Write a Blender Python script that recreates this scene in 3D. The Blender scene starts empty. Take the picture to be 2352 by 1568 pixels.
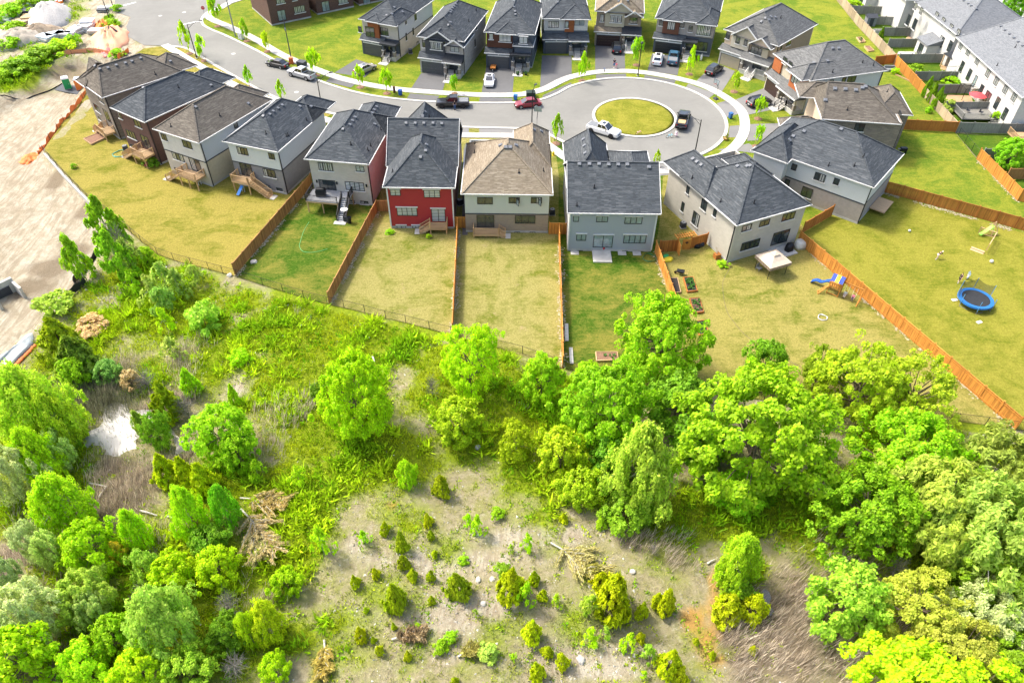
import bpy, math, random
import numpy as np
from mathutils import Vector, Matrix
R = math.radians
rnd = random.Random(7)
sc = bpy.context.scene
COL = sc.collection

# ---------------------------------------------------------------- camera (drone, 60 m up)
CAM_H, CAM_F, CAM_PITCH, CAM_ROLL = 60.12, 1700.0 / 2352.0, 0.75887, 0.01113
cam = bpy.data.cameras.new('camera'); cam_ob = bpy.data.objects.new('camera', cam); COL.objects.link(cam_ob)
cam.sensor_width = 36.0; cam.lens = 36.0 * CAM_F; cam.clip_start = 0.5; cam.clip_end = 6000
_f = Vector((0, math.cos(CAM_PITCH), -math.sin(CAM_PITCH)))
cam_ob.matrix_world = Matrix.Translation((0, 0, CAM_H)) @ (_f.to_track_quat('-Z', 'Y').to_matrix() @ Matrix.Rotation(CAM_ROLL, 3, 'Z')).to_4x4()
sc.camera = cam_ob

# ---------------------------------------------------------------- daylight
SUN_EL, SUN_AZ = R(54), R(-62)          # azimuth measured from +Y towards +X
w = bpy.data.worlds.new('World'); sc.world = w; w.use_nodes = True
_n = w.node_tree.nodes; _bg = _n['Background']
_sky = _n.new('ShaderNodeTexSky'); _sky.sky_type = 'NISHITA'; _sky.sun_disc = False
_sky.sun_elevation = SUN_EL; _sky.sun_rotation = SUN_AZ; _sky.air_density = 1.0; _sky.dust_density = 5.0
w.node_tree.links.new(_sky.outputs[0], _bg.inputs[0]); _bg.inputs[1].default_value = 0.15
sun = bpy.data.lights.new('sun', 'SUN'); sun.energy = 2.0; sun.angle = R(8); sun.color = (1, 0.95, 0.86)
sun_ob = bpy.data.objects.new('sun', sun); COL.objects.link(sun_ob)
_d = Vector((math.sin(SUN_AZ) * math.cos(SUN_EL), math.cos(SUN_AZ) * math.cos(SUN_EL), math.sin(SUN_EL)))
sun_ob.rotation_euler = _d.to_track_quat('Z', 'Y').to_euler(); sun_ob.location = (-60, 100, 90)
vs = sc.view_settings; vs.view_transform = 'Standard'; vs.look = 'None'; vs.gamma = 1.0; vs.use_curve_mapping = False
vs.exposure = 1.42
sc.cycles.max_bounces = 6; sc.cycles.diffuse_bounces = 3; sc.cycles.glossy_bounces = 3; sc.cycles.transmission_bounces = 4
sc.cycles.transparent_max_bounces = 8

# ---------------------------------------------------------------- surveying: where a sight line of the flight photo meets a height or a wall
_R = cam_ob.matrix_world.to_3x3()
def sight(p):
    return _R @ Vector(((p[0] - 1176) / 1700.0, -(p[1] - 784) / 1700.0, -1.0))
def G(p, z=0.0):
    d = sight(p); t = (z - CAM_H) / d.z
    return Vector((d.x * t, d.y * t, z))
def Gs(pts, z=0.0): return [G(p, z) for p in pts]

# ---------------------------------------------------------------- mesh builder
class MB:
    def __init__(s): s.v = []; s.f = []
    def poly(s, pts):
        n = len(s.v); s.v += [tuple(p) for p in pts]; s.f.append(tuple(range(n, n + len(pts)))); return s
    def add(s, vs_, fs):
        n = len(s.v); s.v += [tuple(p) for p in vs_]; s.f += [tuple(i + n for i in f) for f in fs]; return s
    def box(s, x0, y0, z0, x1, y1, z1, rz=0, at=None):
        c = [(x0, y0, z0), (x1, y0, z0), (x1, y1, z0), (x0, y1, z0), (x0, y0, z1), (x1, y0, z1), (x1, y1, z1), (x0, y1, z1)]
        if rz or at:
            a = at or (0, 0, 0); cc, ss = math.cos(rz), math.sin(rz)
            c = [(a[0] + x * cc - y * ss, a[1] + x * ss + y * cc, a[2] + z) for x, y, z in c]
        return s.add(c, [(0, 3, 2, 1), (4, 5, 6, 7), (0, 1, 5, 4), (1, 2, 6, 5), (2, 3, 7, 6), (3, 0, 4, 7)])
    def bar(s, a, b, wd, ht=None):            # a square bar between two points
        a = Vector(a); b = Vector(b); ht = ht or wd; d = (b - a).normalized()
        u = d.cross(Vector((0, 0, 1)))
        u = Vector((1, 0, 0)) if u.length < 1e-4 else u.normalized()
        v = u.cross(d); u = u * wd / 2; v = v * ht / 2
        return s.add([a - u - v, a + u - v, a + u + v, a - u + v, b - u - v, b + u - v, b + u + v, b - u + v],
                     [(0, 3, 2, 1), (4, 5, 6, 7), (0, 1, 5, 4), (1, 2, 6, 5), (2, 3, 7, 6), (3, 0, 4, 7)])
    def tube(s, pts, rs, n=6, cap=True):
        pts = [Vector(p) for p in pts]; base = len(s.v); m = len(pts)
        if not hasattr(rs, '__len__'): rs = [rs] * m
        for i, p in enumerate(pts):
            d = (pts[min(i + 1, m - 1)] - pts[max(i - 1, 0)]).normalized()
            u = d.cross(Vector((0, 0, 1)))
            u = Vector((1, 0, 0)) if u.length < 1e-3 else u.normalized()
            v = u.cross(d)
            for k in range(n):
                a = 2 * math.pi * k / n; q = p + (u * math.cos(a) + v * math.sin(a)) * rs[i]; s.v.append(tuple(q))
        for i in range(m - 1):
            for k in range(n):
                k2 = (k + 1) % n
                s.f.append((base + i * n + k, base + (i + 1) * n + k, base + (i + 1) * n + k2, base + i * n + k2))
        if cap:
            s.f.append(tuple(base + k for k in range(n))); s.f.append(tuple(base + (m - 1) * n + k for k in reversed(range(n))))
        return s
    def loft(s, secs, cap=True):
        n = len(secs[0]); b = len(s.v)
        for q in secs: s.v += [tuple(p) for p in q]
        for i in range(len(secs) - 1):
            for k in range(n):
                k2 = (k + 1) % n; s.f.append((b + i * n + k, b + i * n + k2, b + (i + 1) * n + k2, b + (i + 1) * n + k))
        if cap:
            s.f.append(tuple(b + k for k in reversed(range(n)))); s.f.append(tuple(b + (len(secs) - 1) * n + k for k in range(n)))
        return s
    def ball(s, c, rx, ry=None, rz=None, n=8, m=5):
        ry = ry or rx; rz = rz or rx
        secs = []
        for i in range(m + 1):
            t = math.pi * i / m; t = min(max(t, 0.12), math.pi - 0.12)
            secs.append([(c[0] + rx * math.sin(t) * math.cos(2 * math.pi * k / n), c[1] + ry * math.sin(t) * math.sin(2 * math.pi * k / n), c[2] - rz * math.cos(t)) for k in range(n)])
        return s.loft(secs)
    def disc(s, c, r, n=20, r2=None):
        return s.poly([(c[0] + r * math.cos(2 * math.pi * k / n), c[1] + (r2 or r) * math.sin(2 * math.pi * k / n), c[2]) for k in range(n)])
    def mesh(s, name, mat, smooth=False):
        me = bpy.data.meshes.new(name); me.from_pydata(s.v, [], s.f)
        add_uv(me)
        if mat: me.materials.append(mat)
        if smooth: me.polygons.foreach_set('use_smooth', [True] * len(me.polygons))
        return me
    def build(s, name, mat, parent=None, loc=None, rz=None, smooth=False):
        return put(name, s.mesh(name, mat, smooth), parent, loc, rz)

def add_uv(me):                                # every face gets metric UVs: u along the horizontal, v up the slope
    uv = me.uv_layers.new(name='UVMap'); d = np.zeros(len(me.loops) * 2, 'f')
    vs_ = [v.co for v in me.vertices]
    for p in me.polygons:
        n = p.normal; u = Vector((-n.y, n.x, 0))
        if u.length < 0.02: u = Vector((1, 0, 0)); v = Vector((0, 1, 0))
        else: u.normalize(); v = n.cross(u)
        for li, vi in zip(p.loop_indices, p.vertices):
            c = vs_[vi]; d[2 * li] = c.dot(u); d[2 * li + 1] = c.dot(v)
    uv.data.foreach_set('uv', d)
def put(name, me, parent=None, loc=None, rz=None):
    o = bpy.data.objects.new(name, me); COL.objects.link(o)
    if parent is not None: o.parent = parent
    if loc is not None: o.location = loc
    if rz is not None: o.rotation_euler = (0, 0, rz)
    return o
def tag(o, label=None, cat=None, group=None, kind=None):
    if label: o['label'] = label
    if cat: o['category'] = cat
    if group: o['group'] = group
    if kind: o['kind'] = kind
    return o
def thing(name, label, cat, loc=(0, 0, 0), rz=0, group=None):
    o = bpy.data.objects.new(name, None); COL.objects.link(o); o.empty_display_size = 0.3
    o.location = loc; o.rotation_euler = (0, 0, rz); return tag(o, label, cat, group)
def struct(o): o['kind'] = 'structure'; return o
def stuff(o): o['kind'] = 'stuff'; return o
def copy_tree(o, parent=None):
    c = o.copy(); COL.objects.link(c)
    if parent is not None: c.parent = parent
    for ch in list(o.children): copy_tree(ch, c)
    return c
def tri_fill(pts):                             # ear clipping for a flat outline (x, y)
    P = [(p[0], p[1]) for p in pts]; idx = list(range(len(P)))
    A = sum(P[i][0] * P[(i + 1) % len(P)][1] - P[(i + 1) % len(P)][0] * P[i][1] for i in range(len(P)))
    if A < 0: idx.reverse()
    def cr(o, a, b): return (a[0] - o[0]) * (b[1] - o[1]) - (a[1] - o[1]) * (b[0] - o[0])
    out = []; guard = 0
    while len(idx) > 3 and guard < 5000:
        guard += 1; done = False
        for k in range(len(idx)):
            a, b, c = idx[k - 1], idx[k], idx[(k + 1) % len(idx)]
            if cr(P[a], P[b], P[c]) <= 1e-9: continue
            if any(cr(P[a], P[b], P[q]) >= 0 and cr(P[b], P[c], P[q]) >= 0 and cr(P[c], P[a], P[q]) >= 0 for q in idx if q not in (a, b, c)): continue
            out.append((a, b, c)); idx.pop(k); done = True; break
        if not done: break
    out.append(tuple(idx[:3])); return out
def sheet(name, pts, z, mat, parent=None):
    mb = MB(); mb.add([(p[0], p[1], z) for p in pts], tri_fill(pts)); return mb.build(name, mat, parent)
def smooth_line(pts, n=6):                     # Catmull-Rom through points
    P = [Vector((p[0], p[1])) for p in pts]; out = []
    for i in range(len(P) - 1):
        a, b, c, d = P[max(i - 1, 0)], P[i], P[i + 1], P[min(i + 2, len(P) - 1)]
        for k in range(n):
            t = k / n
            out.append(0.5 * ((2 * b) + (c - a) * t + (2 * a - 5 * b + 4 * c - d) * t * t + (3 * b - a - 3 * c + d) * t ** 3))
    out.append(P[-1]); return out
def resample(pts, step):
    P = [Vector((p[0], p[1])) for p in pts]; out = [P[0].copy()]; need = step
    for a, b in zip(P, P[1:]):
        L = (b - a).length; pos = 0
        while L - pos >= need:
            pos += need; out.append(a + (b - a) * (pos / L)); need = step
        need -= (L - pos)
    return out
def offset_line(pts, d):
    out = []
    for i, p in enumerate(pts):
        t = (pts[min(i + 1, len(pts) - 1)] - pts[max(i - 1, 0)]).normalized(); out.append(p + Vector((-t.y, t.x)) * d)
    return out

# ---------------------------------------------------------------- materials (all node based)
class NT:
    def __init__(s, name):
        s.m = bpy.data.materials.new(name); s.m.use_nodes = True; s.t = s.m.node_tree
        s.b = s.t.nodes['Principled BSDF']; s.o = s.t.nodes['Material Output']
    def n(s, ty, **kw):
        x = s.t.nodes.new('ShaderNode' + ty)
        for k, v in kw.items():
            if hasattr(x, k): setattr(x, k, v)
            else: s.i(x, k, v)
        return x
    def i(s, node, key, v):
        sk = node.inputs[int(key[1:])] if key[0] == '_' else node.inputs[key.replace('_', ' ')]
        if isinstance(v, bpy.types.NodeSocket): s.t.links.new(v, sk)
        else: sk.default_value = v
    def noise(s, vec, scale, detail=3, rough=0.55, dist=0.0):
        return s.n('TexNoise', Vector=vec, Scale=scale, Detail=detail, Roughness=rough, Distortion=dist).outputs[0]
    def ramp(s, fac, *stops):
        r = s.n('ValToRGB', Fac=fac); e = r.color_ramp.elements
        while len(e) < len(stops): e.new(0.5)
        for q, (p, c) in zip(e, stops):
            q.position = p; q.color = (c, c, c, 1) if isinstance(c, (int, float)) else (*c, 1)
        return r.outputs[0]
    def mix(s, fac, a, b, blend='MIX'):
        x = s.n('Mix', data_type='RGBA', blend_type=blend)
        s.i(x, '_0', fac)
        for k, v in ((6, a), (7, b)):
            if isinstance(v, bpy.types.NodeSocket): s.t.links.new(v, x.inputs[k])
            else: x.inputs[k].default_value = (*v, 1) if len(v) == 3 else v
        return x.outputs[2]
    def math(s, op, a, b=0.0):
        x = s.n('Math', operation=op); s.i(x, '_0', a); s.i(x, '_1', b); return x.outputs[0]
    def geo(s): return s.n('NewGeometry').outputs['Position']
    def obj(s): return s.n('TexCoord').outputs['Object']
    def uv(s): return s.n('TexCoord').outputs['UV']
    def bump(s, h, strength=0.3, dist=0.05):
        s.i(s.b, 'Normal', s.n('Bump', Height=h, Strength=strength, Distance=dist).outputs[0])
    def col(s, c): s.i(s.b, 'Base_Color', c if isinstance(c, bpy.types.NodeSocket) else (*c, 1))
    def set(s, rough=0.8, metal=0.0, spec=0.3):
        s.b.inputs['Roughness'].default_value = rough; s.b.inputs['Metallic'].default_value = metal
        s.b.inputs['Specular IOR Level'].default_value = spec; return s.m

_cache = {}
def plain(name, c, rough=0.75, metal=0.0, var=0.18, scale=2.5, spec=0.3):
    if name in _cache: return _cache[name]
    t = NT(name); f = t.noise(t.geo(), scale, 4); lo = tuple(x * (1 - var) for x in c); hi = tuple(min(1, x * (1 + var)) for x in c)
    t.col(t.ramp(f, (0.3, lo), (0.7, hi))); _cache[name] = t.set(rough, metal, spec); return _cache[name]
def brickwork(name, c1, c2, mortar, bw=0.42, bh=0.12):
    t = NT(name); uv = t.uv()
    b = t.n('TexBrick', Vector=uv, Scale=1.0, Color1=(*c1, 1), Color2=(*c2, 1), Mortar=(*mortar, 1))
    for k, v in (('Mortar Size', 0.012), ('Brick Width', bw), ('Row Height', bh), ('Bias', 0.0)): b.inputs[k].default_value = v
    big = t.noise(uv, 0.9, 3)
    t.col(t.mix(0.35, b.outputs[0], t.ramp(big, (0.35, tuple(x * 0.75 for x in c1)), (0.65, tuple(min(1, x * 1.15) for x in c2)))))
    t.bump(b.outputs[1], -0.5, 0.02); return t.set(0.9)
def siding(name, c, course=0.17):
    t = NT(name); uv = t.uv(); y = t.n('SeparateXYZ', _0=uv).outputs[1]
    fr = t.math('FRACT', t.math('DIVIDE', y, course))
    line = t.ramp(fr, (0.0, tuple(x * 0.62 for x in c)), (0.12, c), (1.0, tuple(min(1, x * 1.03) for x in c)))
    t.col(t.mix(0.12, line, t.ramp(t.noise(uv, 1.1, 4), (0.3, tuple(x * 0.7 for x in c)), (0.7, c))))
    t.bump(fr, 0.5, 0.02); return t.set(0.55)
def shingle(name, base, light, dark):
    t = NT(name); uv = t.uv()
    def rows(w_, h_, c, bias, off):
        mp = t.n('Mapping', Vector=uv); mp.inputs['Location'].default_value = (off, off * 1.7, 0)
        b = t.n('TexBrick', Vector=mp.outputs[0], Scale=1.0, Color1=(0, 0, 0, 1), Color2=(1, 1, 1, 1), Mortar=(0, 0, 0, 1))
        for k, v in (('Mortar Size', 0.0), ('Brick Width', w_), ('Row Height', h_), ('Bias', bias)): b.inputs[k].default_value = v
        b.offset = 0.37; b.offset_frequency = 3; return b
    tone = rows(0.34, 0.145, None, 0.0, 3.3).outputs[0]
    fl = rows(0.95, 0.145, None, -0.55, 0.0).outputs[0]
    dk = rows(0.47, 0.145, None, -0.5, 7.9).outputs[0]
    c = t.mix(tone, tuple(x * 0.82 for x in base), tuple(x * 1.2 for x in base))
    c = t.mix(t.math('MULTIPLY', dk, 0.75), c, dark)
    patch = t.ramp(t.noise(uv, 0.35, 3), (0.35, 0.35), (0.65, 1.0))
    c = t.mix(t.math('MULTIPLY', fl, patch), c, light)
    y = t.n('SeparateXYZ', _0=uv).outputs[1]; fr = t.math('FRACT', t.math('DIVIDE', y, 0.145))
    c = t.mix(t.ramp(fr, (0.0, 0.45), (0.16, 0.0)), c, dark)
    t.col(c); t.bump(t.math('ADD', fr, tone), 0.55, 0.02); return t.set(0.92, 0, 0.15)
def lawnmat(name, green, tan, bias=0.5, bald=0.0, soil=(0.34, 0.26, 0.14)):
    t = NT(name); p = t.geo()
    a = t.noise(p, 0.16, 5, 0.62, 1.2); b = t.noise(p, 0.75, 6, 0.75, 0.8); s = t.noise(p, 6.0, 4, 0.75)
    st = t.n('Mapping', Vector=p); st.inputs['Scale'].default_value = (0.45, 2.2, 1); st.inputs['Rotation'].default_value = (0, 0, R(20))
    d = t.noise(st.outputs[0], 0.8, 4, 0.6, 0.8)
    m = t.math('ADD', t.math('ADD', t.math('MULTIPLY', a, 0.55), t.math('MULTIPLY', b, 0.3)), t.math('MULTIPLY', d, 0.22))
    c = t.mix(t.ramp(m, (bias - 0.065, 0.0), (bias + 0.075, 1.0)), green, tan)
    c = t.mix(t.ramp(s, (0.32, 0.55), (0.62, 0.0)), c, tuple(x * 0.55 for x in green))
    c = t.mix(t.ramp(t.noise(p, 2.3, 4, 0.8), (0.5, 0.0), (0.75, 0.35)), c, tuple(min(1, x * 1.3) for x in tan))
    if bald: c = t.mix(t.ramp(t.noise(p, 0.33, 5, 0.7), (0.66 - bald, 0.0), (0.76 - bald, 0.9)), c, soil)
    gr = t.noise(p, 3.6, 6, 0.85, 0.4); c = t.mix(t.ramp(gr, (0.36, 0.42), (0.5, 0.0)), c, tuple(x * 0.5 for x in green)); c = t.mix(t.ramp(gr, (0.52, 0.0), (0.68, 0.4)), c, tuple(min(1, x * 1.35) for x in tan))
    t.col(c); t.bump(t.math('ADD', s, t.noise(p, 18, 2)), 0.9, 0.12); return t.set(0.95, 0, 0.1)
def leafmat(name, trans=0.5, var=0.42):
    t = NT(name); oi = t.n('ObjectInfo'); rp = t.n('NewGeometry').outputs['Random Per Island']
    k = t.ramp(rp, (0.0, 1 - var), (0.5, 1.0), (1.0, 1 + var * 0.8))
    c = t.mix(1.0, oi.outputs['Color'], k, 'MULTIPLY')
    hue = t.n('HueSaturation', Color=c, Hue=t.math('ADD', 0.48, t.math('MULTIPLY', t.noise(t.geo(), 0.8, 2), 0.035)))
    t.col(hue.outputs[0]); t.set(0.55, 0, 0.25)
    tr = t.n('BsdfTranslucent', Color=hue.outputs[0]); mx = t.n('MixShader', _0=trans, _1=t.b.outputs[0], _2=tr.outputs[0])
    t.t.links.new(mx.outputs[0], t.o.inputs[0]); return t.m
def vcolmat(name, trans=0.3, var=0.45):           # small plants: colour stored per blade
    t = NT(name); at = t.n('Attribute', attribute_name='tint'); rp = t.n('NewGeometry').outputs['Random Per Island']
    c = t.mix(1.0, at.outputs[0], t.ramp(rp, (0.0, 1 - var), (1.0, 1 + var)), 'MULTIPLY')
    t.col(c); t.set(0.7, 0, 0.2); tr = t.n('BsdfTranslucent', Color=c)
    mx = t.n('MixShader', _0=trans, _1=t.b.outputs[0], _2=tr.outputs[0]); t.t.links.new(mx.outputs[0], t.o.inputs[0]); return t.m
def woodmat(name, c, var=0.4, axis=2):
    t = NT(name); p = t.obj(); oi = t.n('ObjectInfo').outputs['Random']
    mp = t.n('Mapping', Vector=p); s = [14, 14, 14]; s[axis] = 0.9; mp.inputs['Scale'].default_value = s
    g = t.noise(t.n('VectorMath', operation='ADD', _0=mp.outputs[0], _1=t.n('CombineXYZ', _0=t.math('MULTIPLY', oi, 40.0)).outputs[0]).outputs[0], 1.0, 4, 0.6, 0.6)
    cc = t.ramp(g, (0.25, tuple(x * (1 - var) for x in c)), (0.7, tuple(min(1, x * (1 + var * 0.5)) for x in c)))
    hs = t.n('HueSaturation', Color=cc, Value=t.math('ADD', 0.72, t.math('MULTIPLY', oi, 0.5)))
    t.col(hs.outputs[0]); t.bump(g, 0.3, 0.01); return t.set(0.72)
def glassmat(name, c, rough=0.06, stripe=None):
    t = NT(name)
    if stripe:
        y = t.n('SeparateXYZ', _0=t.obj()).outputs[stripe[0]]; fr = t.math('FRACT', t.math('DIVIDE', y, stripe[1]))
        t.col(t.ramp(fr, (0.0, stripe[2]), (0.5, stripe[2]), (0.56, c), (1.0, c)))
    else: t.col(t.ramp(t.noise(t.geo(), 1.4, 3), (0.3, tuple(x * 0.55 for x in c)), (0.7, c)))
    t.set(rough, 0, 0.9); t.b.inputs['Coat Weight'].default_value = 0.6; t.b.inputs['Coat Roughness'].default_value = 0.03; return t.m

def asphaltmat(name, c, cracks=0.5):
    t = NT(name); p = t.geo(); a = t.noise(p, 0.12, 5, 0.6, 0.8); b = t.noise(p, 1.6, 5, 0.7); f = t.noise(p, 30, 3, 0.8)
    cc = t.ramp(a, (0.3, tuple(x * 0.86 for x in c)), (0.7, tuple(x * 1.1 for x in c)))
    cc = t.mix(t.ramp(b, (0.3, 0.3), (0.7, 0.0)), cc, tuple(x * 0.72 for x in c))
    mp = t.n('Mapping', Vector=p); mp.inputs['Scale'].default_value = (0.25, 1.2, 1); mp.inputs['Rotation'].default_value = (0, 0, R(-30))
    cc = t.mix(t.ramp(t.noise(mp.outputs[0], 0.9, 4, 0.65, 1.5), (0.55, 0.0), (0.75, 0.35)), cc, tuple(min(1, x * 1.25) for x in c))
    t.col(t.mix(t.ramp(f, (0.25, 0.3), (0.6, 0.0)), cc, tuple(x * 0.6 for x in c))); t.bump(f, 0.3, 0.01); return t.set(0.9, 0, 0.2)

Mt = {}
Mt['asphalt'] = asphaltmat('asphalt', (0.200, 0.198, 0.180)); Mt['drive'] = asphaltmat('driveway_asphalt', (0.125, 0.125, 0.125))
Mt['drive_old'] = asphaltmat('driveway_grey_asphalt', (0.19, 0.188, 0.18))
Mt['concrete'] = plain('concrete', (0.45, 0.435, 0.395), 0.9, 0, 0.14, 1.2); Mt['concrete2'] = plain('concrete_grey', (0.40, 0.39, 0.36), 0.9, 0, 0.2, 0.8)
Mt['white'] = plain('white_trim', (0.62, 0.62, 0.60), 0.5, 0, 0.05); Mt['offwhite'] = plain('offwhite_stucco', (0.52, 0.51, 0.48), 0.8, 0, 0.07)
Mt['black'] = plain('black_metal', (0.015, 0.016, 0.018), 0.4, 0.2); Mt['darkframe'] = plain('dark_window_frame', (0.022, 0.022, 0.024), 0.45)
Mt['charcoal'] = plain('charcoal_panel', (0.05, 0.055, 0.065), 0.6); Mt['grey'] = plain('grey_paint', (0.22, 0.23, 0.24), 0.6)
Mt['slate'] = shingle('slate_shingles', (0.060, 0.068, 0.075), (0.185, 0.195, 0.20), (0.034, 0.039, 0.044))
Mt['slate2'] = shingle('grey_shingles', (0.115, 0.118, 0.116), (0.24, 0.24, 0.23), (0.07, 0.072, 0.073))
Mt['brownroof'] = shingle('brown_grey_shingles', (0.115, 0.102, 0.084), (0.27, 0.245, 0.20), (0.066, 0.056, 0.047))
Mt['tanroof'] = shingle('tan_shingles', (0.205, 0.170, 0.122), (0.42, 0.365, 0.28), (0.13, 0.102, 0.072))
Mt['townroof'] = shingle('plain_grey_shingles', (0.155, 0.165, 0.175), (0.185, 0.195, 0.205), (0.12, 0.128, 0.135))
Mt['blackroof'] = plain('black_metal_roof', (0.030, 0.034, 0.040), 0.5, 0.0, 0.25, 4)
Mt['brick_cream'] = brickwork('cream_brick', (0.50, 0.46, 0.38), (0.43, 0.39, 0.32), (0.47, 0.45, 0.40))
Mt['brick_ash'] = brickwork('ash_brick', (0.50, 0.47, 0.40), (0.43, 0.40, 0.34), (0.46, 0.44, 0.39))
Mt['brick_brown'] = brickwork('brown_brick', (0.135, 0.070, 0.055), (0.095, 0.052, 0.044), (0.16, 0.12, 0.10))
Mt['brick_tan'] = brickwork('tan_brick', (0.32, 0.255, 0.185), (0.25, 0.195, 0.140), (0.30, 0.26, 0.21))
Mt['stone_mix'] = brickwork('mixed_stone_brick', (0.30, 0.255, 0.205), (0.17, 0.145, 0.12), (0.30, 0.28, 0.25), 0.7, 0.2)
Mt['brick_grey'] = brickwork('grey_brick', (0.24, 0.235, 0.24), (0.19, 0.185, 0.19), (0.25, 0.25, 0.25))
Mt['stone_pale'] = brickwork('pale_stone', (0.45, 0.42, 0.38), (0.28, 0.26, 0.25), (0.42, 0.40, 0.37), 0.8, 0.22)
Mt['brick_peach'] = brickwork('peach_brick', (0.55, 0.43, 0.31), (0.48, 0.37, 0.27), (0.52, 0.45, 0.36))
Mt['stucco_tan'] = plain('tan_stucco', (0.43, 0.38, 0.28), 0.9, 0, 0.06); Mt['stucco_grey'] = plain('greige_stucco', (0.30, 0.27, 0.245), 0.9, 0, 0.08)
Mt['sid_white'] = siding('white_siding', (0.56, 0.59, 0.60)); Mt['sid_grey'] = siding('light_grey_siding', (0.36, 0.385, 0.415))
Mt['sid_red'] = siding('red_siding', (0.36, 0.032, 0.038)); Mt['sid_sage'] = siding('pale_sage_siding', (0.52, 0.54, 0.48))
Mt['sid_pink'] = siding('dusty_pink_siding', (0.40, 0.235, 0.205)); Mt['sid_navy'] = siding('blue_grey_siding', (0.075, 0.090, 0.115))
Mt['sid_bluewhite'] = siding('pale_blue_grey_siding', (0.44, 0.48, 0.53)); Mt['sid_beige'] = siding('beige_siding', (0.46, 0.42, 0.34))
Mt['orange_panel'] = woodmat('orange_wood_panel', (0.30, 0.095, 0.030), 0.3, 0); Mt['brown_panel'] = woodmat('brown_wood_panel', (0.11, 0.045, 0.028), 0.3, 0)
Mt['cedar'] = woodmat('stained_cedar', (0.55, 0.235, 0.045)); Mt['cedar_dk'] = woodmat('brown_stained_pine', (0.36, 0.185, 0.062)); Mt['cedar_red'] = woodmat('reddish_cedar', (0.40, 0.15, 0.032))
Mt['wood_grey'] = woodmat('weathered_grey_wood', (0.25, 0.245, 0.22)); Mt['wood_raw'] = woodmat('raw_pine', (0.50, 0.33, 0.17), 0.3, 0); Mt['wood_deck'] = woodmat('deck_pine', (0.50, 0.34, 0.19), 0.3, 0)
Mt['wood_pale'] = woodmat('pale_fence_wood', (0.42, 0.33, 0.22)); Mt['bark'] = plain('bark', (0.16, 0.125, 0.09), 0.9, 0, 0.4, 5); Mt['bark_pale'] = plain('pale_bark', (0.46, 0.44, 0.38), 0.9, 0, 0.25, 6)
Mt['mulch'] = plain('mulch', (0.20, 0.115, 0.075), 1, 0, 0.4, 12); Mt['soil'] = plain('dark_soil', (0.035, 0.030, 0.027), 1, 0, 0.5, 14); Mt['rock'] = plain('rock', (0.46, 0.43, 0.38), 0.9, 0, 0.3, 3)
Mt['leaf'] = leafmat('leaves'); Mt['needle'] = leafmat('needles', 0.42, 0.5); Mt['blade'] = vcolmat('ground_plants')
Mt['glass'] = glassmat('window_glass', (0.045, 0.060, 0.062)); Mt['glass_curtain'] = glassmat('curtained_glass', (0.10, 0.115, 0.11), 0.08, (0, 0.33, (0.42, 0.43, 0.41)))
Mt['glass_blind'] = glassmat('zebra_blind_glass', (0.16, 0.19, 0.19), 0.1, (2, 0.24, (0.52, 0.55, 0.55))); Mt['glass_car'] = glassmat('car_glass', (0.012, 0.016, 0.020), 0.04)
Mt['glass_pale'] = glassmat('bright_glass', (0.30, 0.37, 0.39), 0.05)
def colour(name, c, rough=0.5, metal=0.0): return plain(name, c, rough, metal, 0.06)
def paint(name, c):
    if name in _cache: return _cache[name]
    t = NT(name); t.col(t.ramp(t.noise(t.geo(), 3, 2), (0.3, tuple(x * 0.95 for x in c)), (0.7, c))); t.set(0.28, 0.15, 0.5); t.b.inputs['Coat Weight'].default_value = 0.7; _cache[name] = t.m; return t.m
# ---------------------------------------------------------------- land: survey outlines (picture points turned into ground points)
FENCE_BACK = Gs([(103, 352), (150, 405), (205, 462), (262, 502), (325, 556), (362, 584), (400, 598), (480, 619), (545, 636), (604, 655), (650, 669), (698, 684), (752, 698), (790, 706), (838, 718), (886, 731), (932, 741), (986, 755), (1036, 768), (1140, 797), (1200, 812), (1292, 845), (1375, 862), (1480, 884), (1640, 905), (1900, 935), (2130, 958), (2262, 975), (2331, 985), (2460, 1005)])
SITE = Gs([(-420, 420), (-160, 262), (0, 236), (90, 176), (150, 138), (262, 132), (262, 150), (200, 190), (196, 220), (100, 340), (100, 356), (226, 474), (262, 506), (236, 560), (205, 640), (120, 720), (30, 800), (-300, 990), (-800, 900)])
POND = Gs([(240, 922), (262, 930), (285, 937), (318, 941), (346, 945), (360, 958), (352, 975), (330, 978), (318, 990), (302, 1000), (305, 1018), (296, 1030), (262, 1035), (232, 1022), (200, 1012), (186, 998), (205, 985), (236, 975), (246, 955)])
CREEK = Gs([(362, 962), (384, 972), (402, 996), (418, 1008), (424, 1030), (414, 1046), (398, 1040), (402, 1020), (392, 1000), (372, 985), (354, 976)])
PUDDLE = Gs([(1752, 1352), (1765, 1340), (1776, 1360), (1768, 1385), (1780, 1400), (1772, 1412), (1756, 1405), (1750, 1385)])
def seg_dist(x, y, poly, closed=True):
    d = np.full(x.shape, 1e9); n = len(poly)
    for i in range(n if closed else n - 1):
        a, b = poly[i], poly[(i + 1) % n]; ex, ey = b.x - a.x, b.y - a.y
        t = np.clip(((x - a.x) * ex + (y - a.y) * ey) / (ex * ex + ey * ey + 1e-9), 0, 1)
        d = np.minimum(d, np.hypot(x - a.x - t * ex, y - a.y - t * ey))
    return d
def inside(x, y, poly):
    r = np.zeros(x.shape, bool); n = len(poly)
    for i in range(n):
        a, b = poly[i], poly[i - 1]
        c = (a.y > y) != (b.y > y)
        r ^= c & (x < (b.x - a.x) * (y - a.y) / ((b.y - a.y) if abs(b.y - a.y) > 1e-9 else 1e-9) + a.x)
    return r
def signed(x, y, poly): d = seg_dist(x, y, poly); return np.where(inside(x, y, poly), d, -d)
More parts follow.
